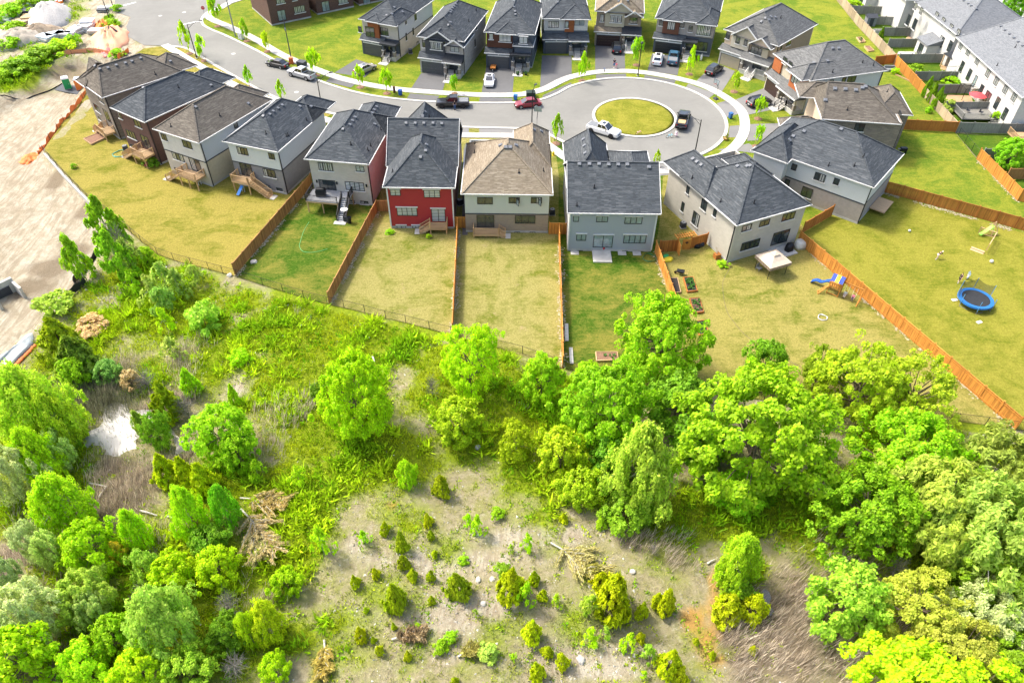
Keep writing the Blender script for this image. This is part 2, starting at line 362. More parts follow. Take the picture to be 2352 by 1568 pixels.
def sstep(a, b, v): t = np.clip((v - a) / (b - a), 0, 1); return t * t * (3 - 2 * t)
_ph = np.random.RandomState(3).uniform(0, 6.28, (12, 2)); _dr = np.random.RandomState(4).uniform(0, 6.28, 12)
def wave(x, y, f0=0.12, k=6, gain=0.6):
    s = 0
    for i in range(k):
        f = f0 * 1.7 ** i; a = _dr[i]; s = s + gain ** i * np.sin((x * math.cos(a) + y * math.sin(a)) * f + _ph[i, 0] + 1.3 * np.sin((y * math.cos(a) - x * math.sin(a)) * f * 0.8 + _ph[i, 1]))
    return s
_fx = np.array([p.x for p in FENCE_BACK]); _fy = np.array([p.y for p in FENCE_BACK])
def wild_mask(x, y): return sstep(0.0, 2.5, np.interp(x, _fx, _fy) - y)
def height(x, y):
    x = np.asarray(x, float); y = np.asarray(y, float)
    si = signed(x, y, SITE); wm = wild_mask(x, y) * sstep(1.5, -1.0, si)
    far = sstep(-86, -100, x) * sstep(140, 150, y)
    h = -0.06 + wm * (0.10 + 0.16 * wave(x, y, 0.22) + 0.05 * wave(x, y, 1.3, 4)) + 0
    h = h * (1 - sstep(-0.6, 1.2, si)) + sstep(-0.6, 1.6, si) * (-1.25 + 0.06 * wave(x, y, 0.5) + 0.05 * np.sin((x * 0.93 - y * 0.36) * 2.1 + 0.7 * wave(x, y, 0.3, 3)))
    bank = np.exp(-((si + 0.5) / 1.6) ** 2) * sstep(-60, -72, x) * sstep(105, 120, y); h = h + bank * (0.25 + 0.22 * wave(x, y, 1.1, 5))
    for poly, dep in ((POND, 0.5), (CREEK, 0.45), (PUDDLE, 0.35)):
        sg = signed(x, y, poly) + .35 * wave(x, y, 1.6, 4); h = h * (1 - .7 * sstep(-2.5, 0, sg)) - dep * sstep(-.9, 0.7, sg)
    return h
def hz(p): return float(height(np.array([p[0]]), np.array([p[1]]))[0])

def blob(x, y, px, py, rx, ry, rot=0):       # a soft patch of ground cover, centred on a surveyed point
    c = G((px, py)); a = G((px + rx, py)); b = G((px, py + ry)); ax = (a - c).length; ay = (b - c).length
    ca, sa = math.cos(R(rot)), math.sin(R(rot)); u = (x - c.x) * ca + (y - c.y) * sa; v = -(x - c.x) * sa + (y - c.y) * ca
    return np.exp(-1.3 * ((u / ax) ** 2 + (v / ay) ** 2))
GREEN = [(760, 780, 190, 150), (680, 900, 110, 130), (840, 1060, 130, 70), (620, 760, 90, 70), (1060, 820, 130, 60), (1250, 960, 160, 100), (420, 730, 110, 60), (620, 1150, 90, 100), (700, 680, 120, 50), (880, 800, 140, 60), (1000, 760, 90, 40), (780, 960, 150, 130), (900, 1040, 110, 90), (1000, 900, 90, 70), (1160, 900, 160, 90), (1150, 1010, 160, 70), (700, 1170, 100, 100), (760, 1110, 90, 70), (640, 1300, 90, 80), (1230, 1090, 130, 60), (1400, 1140, 120, 50), (1640, 1190, 200, 70), (1820, 1180, 150, 70), (1950, 1250, 110, 80), (1720, 1300, 60, 50), (2150, 1200, 260, 160), (2200, 1450, 230, 160), (2100, 1030, 160, 80), (520, 1120, 110, 80), (420, 1300, 220, 120), (300, 1440, 220, 120), (520, 1450, 150, 120), (100, 1100, 130, 120), (60, 960, 120, 120), (190, 830, 110, 70), (250, 740, 90, 50), (350, 700, 130, 60), (470, 760, 70, 60), (320, 610, 70, 50), (330, 870, 80, 40), (470, 850, 80, 60), (520, 800, 60, 50), (40, 1450, 70, 160), (2250, 980, 60, 20), (420, 640, 60, 35), (1130, 800, 120, 40), (570, 690, 60, 40), (120, 700, 60, 30), (2330, 1060, 40, 60), (660, 1470, 70, 60), (1250, 830, 60, 40), (20, 60, 130, 60), (110, 190, 130, 28), (40, 160, 60, 30), (180, 150, 50, 20), (250, 60, 20, 10), (250, 40, 12, 8), (115, 8, 40, 8)]
BROWN = [(280, 1130, 110, 90), (230, 1080, 80, 40), (640, 970, 60, 70), (690, 940, 50, 50), (60, 1230, 70, 110), (90, 1390, 70, 120), (150, 1500, 60, 110), (1790, 1450, 130, 130), (1880, 1380, 110, 110), (1950, 1270, 90, 60), (1700, 1500, 60, 110), (1960, 1500, 110, 90), (1530, 1270, 70, 40), (270, 870, 60, 50), (420, 830, 60, 50), (340, 960, 40, 60), (430, 1040, 40, 30), (400, 910, 60, 50), (340, 1240, 70, 60), (1490, 1240, 110, 30), (2070, 1480, 60, 60), (590, 1400, 70, 60), (110, 600, 60, 26), (60, 645, 70, 26), (160, 560, 40, 20), (60, 195, 70, 14), (150, 156, 60, 16), (225, 152, 40, 12), (125, 400, 26, 22), (190, 465, 26, 22), (30, 180, 40, 14)]
PALE = [(560, 880, 50, 40), (590, 910, 30, 30), (480, 700, 60, 25), (240, 690, 90, 30), (330, 780, 50, 22), (420, 800, 40, 20), (500, 840, 50, 20), (600, 670, 90, 18), (720, 700, 80, 16), (860, 745, 90, 18), (1000, 790, 80, 20), (2290, 1010, 80, 36), (2340, 1060, 40, 40), (1000, 1290, 260, 50), (1220, 1230, 240, 40), (1050, 1420, 260, 80), (1350, 1520, 240, 60), (820, 1250, 40, 40), (1480, 1230, 90, 20), (320, 860, 40, 16), (100, 660, 80, 26), (200, 640, 50, 30), (40, 760, 70, 40), (130, 650, 60, 30), (450, 620, 60, 14)]
HALF = [(820, 1380, 150, 170), (900, 1200, 130, 80), (960, 1490, 150, 80), (1250, 1180, 220, 50), (1350, 1450, 120, 70), (1150, 1440, 110, 50), (1030, 1250, 100, 50), (740, 1480, 90, 100), (1480, 1300, 60, 40), (200, 680, 120, 60), (330, 760, 140, 60), (480, 690, 120, 40), (720, 690, 160, 30), (900, 745, 160, 30), (1560, 1240, 90, 30)]
RUST = [(1660, 1400, 50, 70), (1640, 1480, 50, 60), (1590, 1420, 40, 40), (1660, 1320, 20, 40), (900, 1160, 16, 14), (1640, 1330, 20, 30)]
def cover(x, y):
    def acc(lst):
        s = np.zeros(x.shape)
        for b in lst: s = np.maximum(s, blob(x, y, *b))
        return s
    n = wave(x, y, 0.5, 6, 0.7) * 0.12
    g = np.maximum(acc(GREEN), .30 * acc(HALF)) + n; br = acc(BROWN) + wave(y, x, 0.6, 5, 0.7) * 0.10; pa = acc(PALE) + wave(y + 9, x, 0.7, 5, 0.7) * 0.12; ru = acc(RUST) + n * 0.8
    si = sstep(-1.0, 1.0, signed(x, y, SITE)); up = sstep(-66, -70, x + 0.25 * (y - 130)) * sstep(118, 124, y)
    return np.clip(g * (1 - 0.85 * si), 0, 1), np.clip(br, 0, 1), np.clip(np.maximum(pa, np.maximum(si, up)), 0, 1), np.clip(ru, 0, 1)

def make_ground():
    xs = np.concatenate([[-3000, -1200, -500, -260], np.arange(-170, -70, 1.6), np.arange(-70, 62, 0.62), np.arange(62, 150, 2.5), [220, 500, 1200, 3000]])
    ys = np.concatenate([[-900, -300, -80, -20, 2], np.arange(12, 76, 0.55), np.arange(76, 215, 1.3), [260, 400, 800, 2000, 5000]])
    X, Y = np.meshgrid(xs, ys); Z = height(X, Y)
    nx, ny = len(xs), len(ys); co = np.c_[X.ravel(), Y.ravel(), Z.ravel()]
    i = np.arange(nx * ny).reshape(ny, nx); q = np.stack([i[:-1, :-1], i[:-1, 1:], i[1:, 1:], i[1:, :-1]], -1).reshape(-1, 4)
    me = bpy.data.meshes.new('ground'); me.from_pydata(co.tolist(), [], q.tolist()); me.polygons.foreach_set('use_smooth', [True] * len(q))
    g, b, p, r = cover(X.ravel(), Y.ravel()); at = me.attributes.new('cover', 'FLOAT_COLOR', 'POINT')
    at.data.foreach_set('color', np.c_[g, b, p, r].astype('f').ravel())
    t = NT('wild_ground'); P = t.geo(); a = t.n('Attribute', attribute_name='cover'); sp = t.n('SeparateColor', Color=a.outputs[0]); g_, b_, p_ = sp.outputs[0], sp.outputs[1], sp.outputs[2]; r_ = a.outputs['Alpha']
    n1 = t.noise(P, 0.5, 6, 0.7, 0.6); n2 = t.noise(P, 2.4, 6, 0.75); n3 = t.noise(P, 11, 4, 0.8)
    vo = t.n('TexVoronoi', Vector=P, Scale=4.5).outputs['Distance']
    soil = t.ramp(n2, (0.25, (0.20, 0.165, 0.085)), (0.5, (0.35, 0.30, 0.185)), (0.75, (0.45, 0.395, 0.275)))
    soil = t.mix(t.ramp(vo, (0.05, 0.55), (0.22, 0.0)), soil, (0.52, 0.48, 0.41))
    soil = t.mix(t.ramp(n1, (0.40, 0.0), (0.60, 0.7)), soil, (0.25, 0.26, 0.06))
    sand = t.ramp(n1, (0.3, (0.31, 0.26, 0.17)), (0.48, (0.46, 0.415, 0.31)), (0.72, (0.55, 0.51, 0.41)))
    sand = t.mix(t.ramp(n2, (0.3, 0.5), (0.6, 0.0)), sand, (0.27, 0.21, 0.14))
    _tv = FENCE_BACK[3] - FENCE_BACK[0]; mq = t.n('Mapping', Vector=P); mq.inputs['Rotation'].default_value = (0, 0, -math.atan2(_tv.y, _tv.x) + R(82)); wv = t.n('TexWave', Vector=mq.outputs[0], Scale=0.16, Distortion=7.0, Detail=4.0); wv.inputs['Detail Scale'].default_value = 0.35
    sand = t.mix(t.ramp(wv.outputs[1], (0.0, 0.12), (0.22, 0.0)), sand, (0.36, 0.25, 0.17)); sand = t.mix(t.ramp(wv.outputs[1], (0.7, 0.0), (1.0, 0.12)), sand, (0.60, 0.56, 0.47))
    mp = t.n('Mapping', Vector=P); mp.inputs['Scale'].default_value = (0.7, 0.12, 1); mp.inputs['Rotation'].default_value = (0, 0, R(-52))
    sand = t.mix(t.ramp(t.noise(mp.outputs[0], 1.5, 4, 0.65, 1.6), (0.46, 0.0), (0.6, 0.75)), sand, (0.29, 0.235, 0.16))
    def thr(v, lo, hi, k=0.5): return t.ramp(t.math('ADD', v, t.math('MULTIPLY', t.math('SUBTRACT', t.math('ADD', t.math('MULTIPLY', n1, 0.5), t.math('MULTIPLY', n2, 0.5)), 0.5), k)), (lo, 0.0), (hi, 1.0))
    n4 = t.noise(P, 1.3, 6, 0.8, 0.5); soil = t.mix(t.ramp(n4, (0.36, 0.8), (0.5, 0.0)), soil, (0.29, 0.265, 0.15)); soil = t.mix(t.ramp(n4, (0.54, 0.0), (0.66, 0.7)), soil, (0.50, 0.455, 0.345))
    c = t.mix(thr(p_, 0.35, 0.75, 0.9), soil, sand)
    c = t.mix(thr(r_, 0.3, 0.8, 1.0), c, (0.48, 0.28, 0.08))
    c = t.mix(thr(b_, 0.25, 0.65, 0.9), c, t.ramp(n3, (0.3, (0.15, 0.115, 0.075)), (0.7, (0.31, 0.25, 0.175))))
    grn = t.ramp(n2, (0.28, (0.10, 0.16, 0.006)), (0.5, (0.22, 0.30, 0.008)), (0.72, (0.32, 0.37, 0.02)))
    c = t.mix(thr(g_, 0.10, 0.50, 0.8), c, grn)
    c = t.mix(t.ramp(n3, (0.25, 0.45), (0.55, 0.0)), c, (0.10, 0.09, 0.04))
    t.col(c); t.bump(t.math('ADD', n3, t.math('MULTIPLY', n2, 1.5)), 0.9, 0.18); me.materials.append(t.set(0.95, 0, 0.15))
    return struct(put('ground', me))
make_ground()

def watermat(name, c, rough):
    t = NT(name); t.col(c); t.bump(t.noise(t.geo(), 2.0, 2), 0.05, 0.05); return t.set(rough, 0, 0.6)
def grown(P, k): c = sum(P, Vector()) / len(P); return [c + (p - c) * k for p in P]
struct(sheet('pond_water', grown(POND, 1.3), -0.22, watermat('pond_water', (0.36, 0.345, 0.31), 0.32)))
struct(sheet('creek_water', grown(CREEK, 1.12), -0.24, watermat('creek_water', (0.30, 0.27, 0.22), 0.3)))
struct(sheet('puddle_water', PUDDLE, -0.2, watermat('puddle_water', (0.14, 0.14, 0.13), 0.08)))

# ---------------------------------------------------------------- street
KERB_FAR = smooth_line(Gs([(700, -45), (560, -2), (486, 24), (464, 40), (463, 56), (480, 68), (520, 85), (588, 118), (660, 157), (720, 183), (780, 204), (840, 219), (900, 228), (980, 235), (1076, 238), (1176, 238), (1241, 231), (1280, 217), (1312, 200), (1351, 189)]))
CC = Vector((20.86, 120.4)); R_IN, R_OUT = 7.1, 15.5
_a0 = math.atan2(KERB_FAR[-1].y - CC.y, KERB_FAR[-1].x - CC.x)
_arc = [CC + Vector((math.cos(_a0 - k * (_a0 + R(128)) / 70), math.sin(_a0 - k * (_a0 + R(128)) / 70))) * R_OUT for k in range(1, 71)]
KERB_NEAR = smooth_line(Gs([(392, 106), (425, 110), (450, 122), (500, 152), (535, 172), (588, 201), (640, 226), (678, 240), (763, 260), (860, 278), (960, 287), (1058, 291), (1130, 293), (1196, 295), (1240, 301)]))
_j = G((1266, 310)).xy
KERB = list(KERB_FAR) + _arc + [(_arc[-1] * 0.45 + _j * 0.55)] + [_j] + list(reversed(KERB_NEAR))
_junction = [G(p).xy for p in [(392, 106), (330, 104), (296, 86), (290, 62), (300, 40), (262, 26), (268, -40), (330, -110), (600, -110), (720, -52)]]
road_outline = list(KERB) + _junction[1:]
struct(sheet('road', road_outline, 0.012, Mt['asphalt']))
def ribbon(name, line, w0, w1, z0, z1, mat, parent=None, closed=False, step=None):
    a = offset_line(line, w0); b = offset_line(line, w1); mb = MB()
    secs = [[(p.x, p.y, z0), (p.x, p.y, z1), (q.x, q.y, z1), (q.x, q.y, z0)] for p, q in zip(a, b)]
    if closed: secs.append(secs[0])
    mb.loft(secs, cap=not closed); return mb.build(name, mat, parent)
struct(ribbon('kerb', KERB, -0.05, 0.5, -0.02, 0.12, Mt['concrete']))
_ic = [CC + Vector((math.cos(2 * math.pi * k / 72), math.sin(2 * math.pi * k / 72))) * R_IN for k in range(73)]
struct(ribbon('island_kerb', _ic, -0.25, 0.25, -0.02, 0.14, Mt['concrete']))
lawn_ye = lawnmat('yellow_green_lawn', (0.150, 0.175, 0.012), (0.295, 0.275, 0.040), 0.50)
lawn_front = lawnmat('front_lawn', (0.100, 0.180, 0.012), (0.270, 0.280, 0.030), 0.53)
lawn_tan = lawnmat('dry_lawn', (0.140, 0.165, 0.016), (0.335, 0.298, 0.100), 0.495, 0.05)
lawn_green = lawnmat('green_lawn', (0.042, 0.115, 0.005), (0.240, 0.220, 0.040), 0.53)
lawn_mid = lawnmat('mid_lawn', (0.130, 0.160, 0.014), (0.350, 0.300, 0.085), 0.485)
lawn_left = lawnmat('golden_lawn', (0.150, 0.165, 0.012), (0.345, 0.285, 0.065), 0.485)
lawn_town = lawnmat('dark_green_town_lawn', (0.055, 0.125, 0.008), (0.130, 0.190, 0.015), 0.55)  # townhouse yards: a darker, greener grass than the other lawns
def mound(c, r, z, mat, name):
    mb = MB(); n = 48; rings = [(1.0, 0.1), (0.9, 0.16), (0.6, 0.24), (0.3, 0.28)]
    mb.loft([[(c.x + r * f * math.cos(2 * math.pi * k / n), c.y + r * f * math.sin(2 * math.pi * k / n), z + h) for k in range(n)] for f, h in rings]); return mb.build(name, mat, smooth=True)
struct(mound(CC, R_IN - 0.2, -0.02, lawn_ye, 'island_lawn'))
def lawn(pts, mat, z=0.004, name='lawn'): return struct(sheet(name, [p if isinstance(p, Vector) else G(p) for p in pts], z, mat))
lawn([(196, 205), (103, 340), (103, 352), (150, 405), (205, 462), (262, 502), (325, 556), (362, 584), (400, 598), (480, 619), (540, 634), (716, 424), (716, 300), (764, 259), (678, 239), (640, 225), (588, 200), (535, 171), (500, 151), (450, 121), (425, 109), (392, 105), (330, 112), (270, 150)], lawn_left)
lawn([(540, 634), (604, 655), (698, 684), (756, 699), (867, 484), (900, 300), (905, 284), (860, 277), (764, 259), (716, 300), (716, 424)], lawn_green)
lawn([(756, 699), (838, 718), (932, 741), (1038, 769), (1052, 526), (1062, 400), (1066, 291), (960, 287), (905, 284), (900, 300), (867, 484)], lawn_tan)
lawn([(1038, 769), (1140, 797), (1291, 845), (1283, 540), (1283, 400), (1272, 312), (1240, 300), (1196, 294), (1130, 292), (1066, 291), (1062, 400), (1052, 526)], lawn_tan)
lawn([(1291, 845), (1375, 862), (1480, 884), (1556, 760), (1505, 580), (1520, 470), (1524, 372), (1440, 372), (1330, 346), (1272, 312), (1283, 400), (1283, 540)], lawn_green)
lawn([(1480, 884), (1640, 905), (1900, 935), (2130, 958), (2262, 975), (2331, 985), (1832, 556), (1846, 520), (1720, 420), (1560, 372), (1524, 372), (1520, 470), (1505, 580), (1556, 760)], lawn_mid)
lawn([(2331, 985), (2460, 1005), (2560, 800), (2480, 566), (2352, 536), (2027, 441), (1990, 460), (1920, 490), (1846, 520), (1832, 556)], lawn_ye)
_arcpts = [Vector((p.x, p.y, 0)) for p in _arc]
_kf = [Vector((p.x, p.y, 0)) for p in KERB_FAR]
lawn(_kf[8:] + _arcpts + [G(p) for p in [(1600, 372), (1720, 420), (1846, 520), (1920, 490), (1990, 460), (2027, 441), (2352, 536), (2480, 566), (2480, 470), (2336, 462), (2246, 368), (2194, 305), (2119, 221), (2053, 150), (1969, 61), (1920, 0), (1850, -90), (1300, -120), (760, -110), (700, -50)]], lawn_front)
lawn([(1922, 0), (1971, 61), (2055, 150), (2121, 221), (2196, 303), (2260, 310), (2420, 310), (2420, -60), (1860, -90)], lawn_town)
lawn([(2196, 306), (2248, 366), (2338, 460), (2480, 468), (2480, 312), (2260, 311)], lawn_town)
struct(sheet('town_street', Gs([(2240, -8), (2330, 40), (2500, 130), (2700, 100), (2600, -90), (2200, -60)]), 0.02, Mt['concrete2']))

def line_walk(name, pts, wd, z):
    ln = smooth_line(Gs(pts), 8); base = struct(ribbon(name, ln, -wd / 2 + 0.03, wd / 2 - 0.03, -0.02, z - 0.03, Mt['concrete2']))
    st = resample(ln, 1.55); a = offset_line(st, -wd / 2); b = offset_line(st, wd / 2)
    for i in range(len(st) - 1):
        g = 0.02; mb = MB(); p0, p1, q0, q1 = a[i].lerp(a[i + 1], g), a[i].lerp(a[i + 1], 1 - g), b[i].lerp(b[i + 1], g), b[i].lerp(b[i + 1], 1 - g); dz = rnd.uniform(-0.006, 0.006)
        mb.loft([[(p0.x, p0.y, 0), (q0.x, q0.y, 0), (q0.x, q0.y, z + dz), (p0.x, p0.y, z + dz)], [(p1.x, p1.y, 0), (q1.x, q1.y, 0), (q1.x, q1.y, z + dz), (p1.x, p1.y, z + dz)]])
        mb.build('slab', Mt['concrete'], base)
    return base
line_walk('sidewalk', [(560, -12), (505, 20), (476, 34), (490, 47), (530, 64), (588, 92), (648, 127), (738, 165), (803, 186), (898, 204), (1013, 214), (1108, 219), (1176, 219), (1208, 216), (1251, 205), (1301, 181), (1351, 169), (1413, 164), (1476, 167), (1551, 180), (1613, 197), (1663, 222), (1701, 252), (1711, 287), (1703, 317), (1681, 343), (1650, 365)], 1.7, 0.10)
line_walk('near_sidewalk', [(378, 104), (455, 150), (530, 192), (600, 222), (690, 256), (780, 284), (900, 305), (1058, 311), (1190, 313), (1238, 322), (1275, 345), (1310, 368), (1400, 395), (1513, 394), (1600, 386)], 1.6, 0.10)

def drive(pts, mat='drive', z=0.03): return struct(sheet('driveway', Gs(pts), z, Mt[mat]))
drive([(818, 137), (866, 152), (838, 178), (768, 168)]); drive([(760, 178), (818, 192), (806, 202), (748, 188)])
drive([(968, 168), (1028, 171), (1016, 211), (944, 204)]); drive([(942, 215), (1010, 221), (1000, 232), (934, 227)])
drive([(1117, 154), (1182, 156), (1177, 216), (1106, 215)]); drive([(1103, 224), (1177, 226), (1177, 235), (1100, 234)])
drive([(1245, 128), (1313, 129), (1313, 176), (1240, 208)]); drive([(1248, 219), (1312, 190), (1313, 199), (1242, 231)])
drive([(1367, 102), (1434, 104), (1436, 161), (1367, 165)]); drive([(1369, 172), (1438, 170), (1438, 179), (1369, 187)])
drive([(1498, 124), (1564, 130), (1556, 174), (1487, 163)]); drive([(1481, 173), (1552, 185), (1548, 195), (1479, 182)])
drive([(1643, 145), (1688, 164), (1656, 214), (1598, 188)], 'drive_old'); drive([(1581, 193), (1642, 215), (1628, 227), (1574, 203)], 'drive_old')
drive([(1772, 196), (1806, 212), (1784, 250), (1715, 265), (1684, 232)], 'drive_old'); drive([(1646, 238), (1682, 228), (1697, 262), (1668, 270)], 'drive_old')
drive([(1720, 286), (1830, 282), (1830, 318), (1716, 324)], 'drive_old'); drive([(1676, 290), (1702, 288), (1696, 316), (1672, 316)], 'drive_old')
drive([(1650, 344), (1672, 352), (1700, 348), (1760, 356), (1720, 330)], 'drive_old')
drive([(1060, 293), (1077, 293), (1077, 307), (1060, 307)], 'drive_old'); drive([(1101, 294), (1188, 296), (1188, 309), (1101, 308)], 'drive_old'); drive([(1512, 372), (1548, 372), (1560, 400), (1516, 404)], 'drive_old')
drive([(600, 218), (630, 232), (622, 244), (596, 236)], 'drive_old'); drive([(524, 184), (548, 196), (560, 214), (520, 206)], 'drive_old')
drive([(1062, 540), (1074, 540), (1078, 430), (1066, 330), (1062, 400)], 'drive')
# painted stop lines, manhole covers
def painted(a, b, wd, name='painted_line'):
    a, b = G(a).xy, G(b).xy; d = (b - a).normalized(); n = Vector((-d.y, d.x)) * wd / 2
    struct(sheet(name, [a - n, b - n, b + n, a + n], 0.017, Mt['white']))
painted((277, 15), (312, 6), 0.5); painted((417, 58), (462, 48), 0.5)
for p in [(368, 37), (423, 29), (681, 212), (536, 124)]:
    q = G(p); tag(MB().disc((q.x, q.y, 0.018), 0.42).build('manhole_cover', Mt['concrete2']), None); struct(bpy.data.objects[-1] if False else COL.objects[-1])
# ---------------------------------------------------------------- houses
from mathutils.bvhtree import BVHTree
class House:
    def __init__(s, name, label, x, y, rot, w, d, ze, roof, low, up, split=3.1, ov=0.4, sides=None, trim='white', cat='house', group='detached houses round the cul-de-sac', base=0.32, band='charcoal', corner=None, far=True):
        s.o = thing(name, label, cat, (x, y, 0), R(rot), group)
        s.x, s.y, s.rot, s.w, s.d, s.ze, s.ov, s.roofm, s.low, s.up, s.split = x, y, R(rot), w, d, ze, ov, roof, low, up, split
        s.M = Matrix.Translation((x, y, 0)) @ Matrix.Rotation(s.rot, 4, 'Z'); s.Mi = s.M.inverted(); s.roofs = []; s.nodeck = True
        sides = sides or {}; T = 0.25; o = ov
        rect = {'near': (o, o, w - o, o + T), 'far': (o, d - o - T, w - o, d - o), 'left': (o, o + T, o + T, d - o - T), 'right': (w - o - T, o + T, w - o, d - o - T)}
        for sd, (x0, y0, x1, y1) in rect.items():
            lo, u = sides.get(sd, (low, up))
            if base:
                g = 0.02; MB().box(x0 - g, y0 - g, -0.06, x1 + g, y1 + g, base).build('foundation', Mt['concrete2'], s.o)
            if split and lo != u:
                MB().box(x0, y0, base, x1, y1, split).build('wall', Mt[lo], s.o); MB().box(x0, y0, split, x1, y1, ze + 0.02).build('wall', Mt[u], s.o)
            else: MB().box(x0, y0, base, x1, y1, ze + 0.02).build('wall', Mt[u], s.o)
        if split and band and low != up: s.ring('trim_band', o - 0.03, split - 0.09, split + 0.09, 0.06, Mt[band])
        if corner:
            for cx in (o, w - o):
                for cy in (o, d - o): MB().box(cx - 0.09, cy - 0.09, base, cx + 0.09, cy + 0.09, ze - 0.05).build('corner_trim', Mt[corner], s.o)
    def ring(s, name, ins, z0, z1, t, mat):
        mb = MB(); a, b = ins, ins; x1, y1 = s.w - ins, s.d - ins
        mb.box(a, b, z0, x1, b + t, z1).box(a, y1 - t, z0, x1, y1, z1).box(a, b + t, z0, a + t, y1 - t, z1).box(x1 - t, b + t, z0, x1, y1 - t, z1)
        return mb.build(name, mat, s.o)
    def roof(s, x0=0, x1=None, y0=0, y1=None, z=None, pitch=0.68, axis='y', e0=1.0, e1=1.0, gmat=None, mat=None, gut='white'):
        x1 = s.w if x1 is None else x1; y1 = s.d if y1 is None else y1; z = s.ze if z is None else z; mat = mat or s.roofm
        W_, L_ = (x1 - x0, y1 - y0) if axis == 'y' else (y1 - y0, x1 - x0); h = W_ / 2; zr = z + pitch * h
        a, b = e0 * h, L_ - e1 * h
        def q(u, v, zz): return (x0 + u, y0 + v, zz) if axis == 'y' else (x0 + v, y0 + W_ - u, zz)
        A, B, C, D, P1, P2 = q(0, 0, z), q(W_, 0, z), q(W_, L_, z), q(0, L_, z), q(h, a, zr), q(h, b, zr)
        mb = MB(); n = [A, B, C, D, P1, P2]; fs = [(1, 2, 5, 4), (3, 0, 4, 5), (3, 2, 1, 0)]
        if e0 > 0: fs.append((0, 1, 4))
        if e1 > 0: fs.append((2, 3, 5))
        mb.add(n, fs); r = mb.build('roof', Mt[mat], s.o); s.roofs.append((r, mb))
        # ridge and hip caps: a proud strip of cap shingles
        cap = MB(); lift = Vector((0, 0, 0.03))
        for p_, q_ in [(P1, P2)] + ([(A, P1), (B, P1)] if e0 > 0 else []) + ([(C, P2), (D, P2)] if e1 > 0 else []):
            p_, q_ = Vector(p_) + lift, Vector(q_) + lift
            if (p_ - q_).length > 0.3: cap.bar(p_, q_, 0.26, 0.07)
        cap.build('ridge_cap', Mt[mat], r)
        if gut:
            g = MB(); t = 0.1; zz0, zz1 = z - 0.1, z + 0.035
            if axis == 'y':
                g.box(x0 - t, y0 - (t if e0 > 0 else 0), zz0, x0, y1 + (t if e1 > 0 else 0), zz1).box(x1, y0 - (t if e0 > 0 else 0), zz0, x1 + t, y1 + (t if e1 > 0 else 0), zz1)
                if e0 > 0: g.box(x0, y0 - t, zz0, x1, y0, zz1)
                if e1 > 0: g.box(x0, y1, zz0, x1, y1 + t, zz1)
            else:
                g.box(x0 - (t if e0 > 0 else 0), y0 - t, zz0, x1 + (t if e1 > 0 else 0), y0, zz1).box(x0 - (t if e0 > 0 else 0), y1, zz0, x1 + (t if e1 > 0 else 0), y1 + t, zz1)
                if e0 > 0: g.box(x0 - t, y0, zz0, x0, y1, zz1)
                if e1 > 0: g.box(x1, y0, zz0, x1 + t, y1, zz1)
            for k_ in range(0, len(g.v), 8): q_ = MB(); q_.add(g.v[k_:k_ + 8], [(0, 3, 2, 1), (4, 5, 6, 7), (0, 1, 5, 4), (1, 2, 6, 5), (2, 3, 7, 6), (3, 0, 4, 7)]); q_.build('gutter', Mt[gut], r)
        for e, pa, pb, pr, sg in ((e0, A, B, P1, -1), (e1, C, D, P2, 1)):
            if e == 0:
                pa, pb, pr = Vector(pa), Vector(pb), Vector(pr); out = (Vector((0, sg, 0)) if axis == 'y' else Vector((sg, 0, 0)))
                inn = out * -0.4; k = 0.93; c = (pa + pb) / 2; dn = Vector((0, 0, -0.12))
                t3 = [c + (v - c) * k + inn + dn for v in (pa, pb, pr)]
                MB().loft([[v for v in t3], [v - out * 0.15 for v in t3]]).build('gable', Mt[gmat or s.up], s.o)
                rk = MB(); rk.bar(pa + out * 0.03, pr + out * 0.03, 0.06, 0.22); rk.bar(pb + out * 0.03, pr + out * 0.03, 0.06, 0.22); rk.build('rake_trim', Mt[gut or 'white'], r)
        return r
    def tree(s):
        return [(r, BVHTree.FromPolygons([Vector(v) for v in mb.v], mb.f)) for r, mb in s.roofs]
    def vents(s, *px, size=0.36, pipes=()):
        tr = s.tree()
        def hit(p):
            o = s.Mi @ Vector((0, 0, CAM_H)); d = (s.Mi.to_3x3() @ sight(p)).normalized(); best = None
            for r, t in tr:
                h = t.ray_cast(o, d)
                if h[0] is not None and (best is None or h[3] < best[0]): best = (h[3], h[0], h[1], r)
            return best
        for p in px:
            h = hit(p)
            if not h: continue
            n = h[2]; up = n if n.z > 0 else -n; u = Vector((-up.y, up.x, 0)); u = u.normalized() if u.length > 0.01 else Vector((1, 0, 0)); v = up.cross(u)
            c = h[1]; mb = MB(); k = size / 2
            def P_(a, b, e): return c + u * a * k + v * b * k + up * e
            mb.add([P_(-1.25, -1.25, 0.01), P_(1.25, -1.25, 0.01), P_(1.25, 1.25, 0.01), P_(-1.25, 1.25, 0.01), P_(-1, -1, 0.22), P_(1, -1, 0.22), P_(1, 1, 0.12), P_(-1, 1, 0.12)],
                   [(0, 1, 5, 4), (1, 2, 6, 5), (2, 3, 7, 6), (3, 0, 4, 7), (4, 5, 6, 7)])
            mb.build('roof_vent', Mt['ventcap'], h[3])
        for p in pipes:
            h = hit(p)
            if h: MB().tube([h[1], h[1] + Vector((0, 0, 0.5))], 0.06, 6).tube([h[1] - Vector((0, 0, .05)), h[1] + Vector((0, 0, 0.09))], [0.2, 0.1], 8).build('vent_pipe', Mt['black'], h[3])
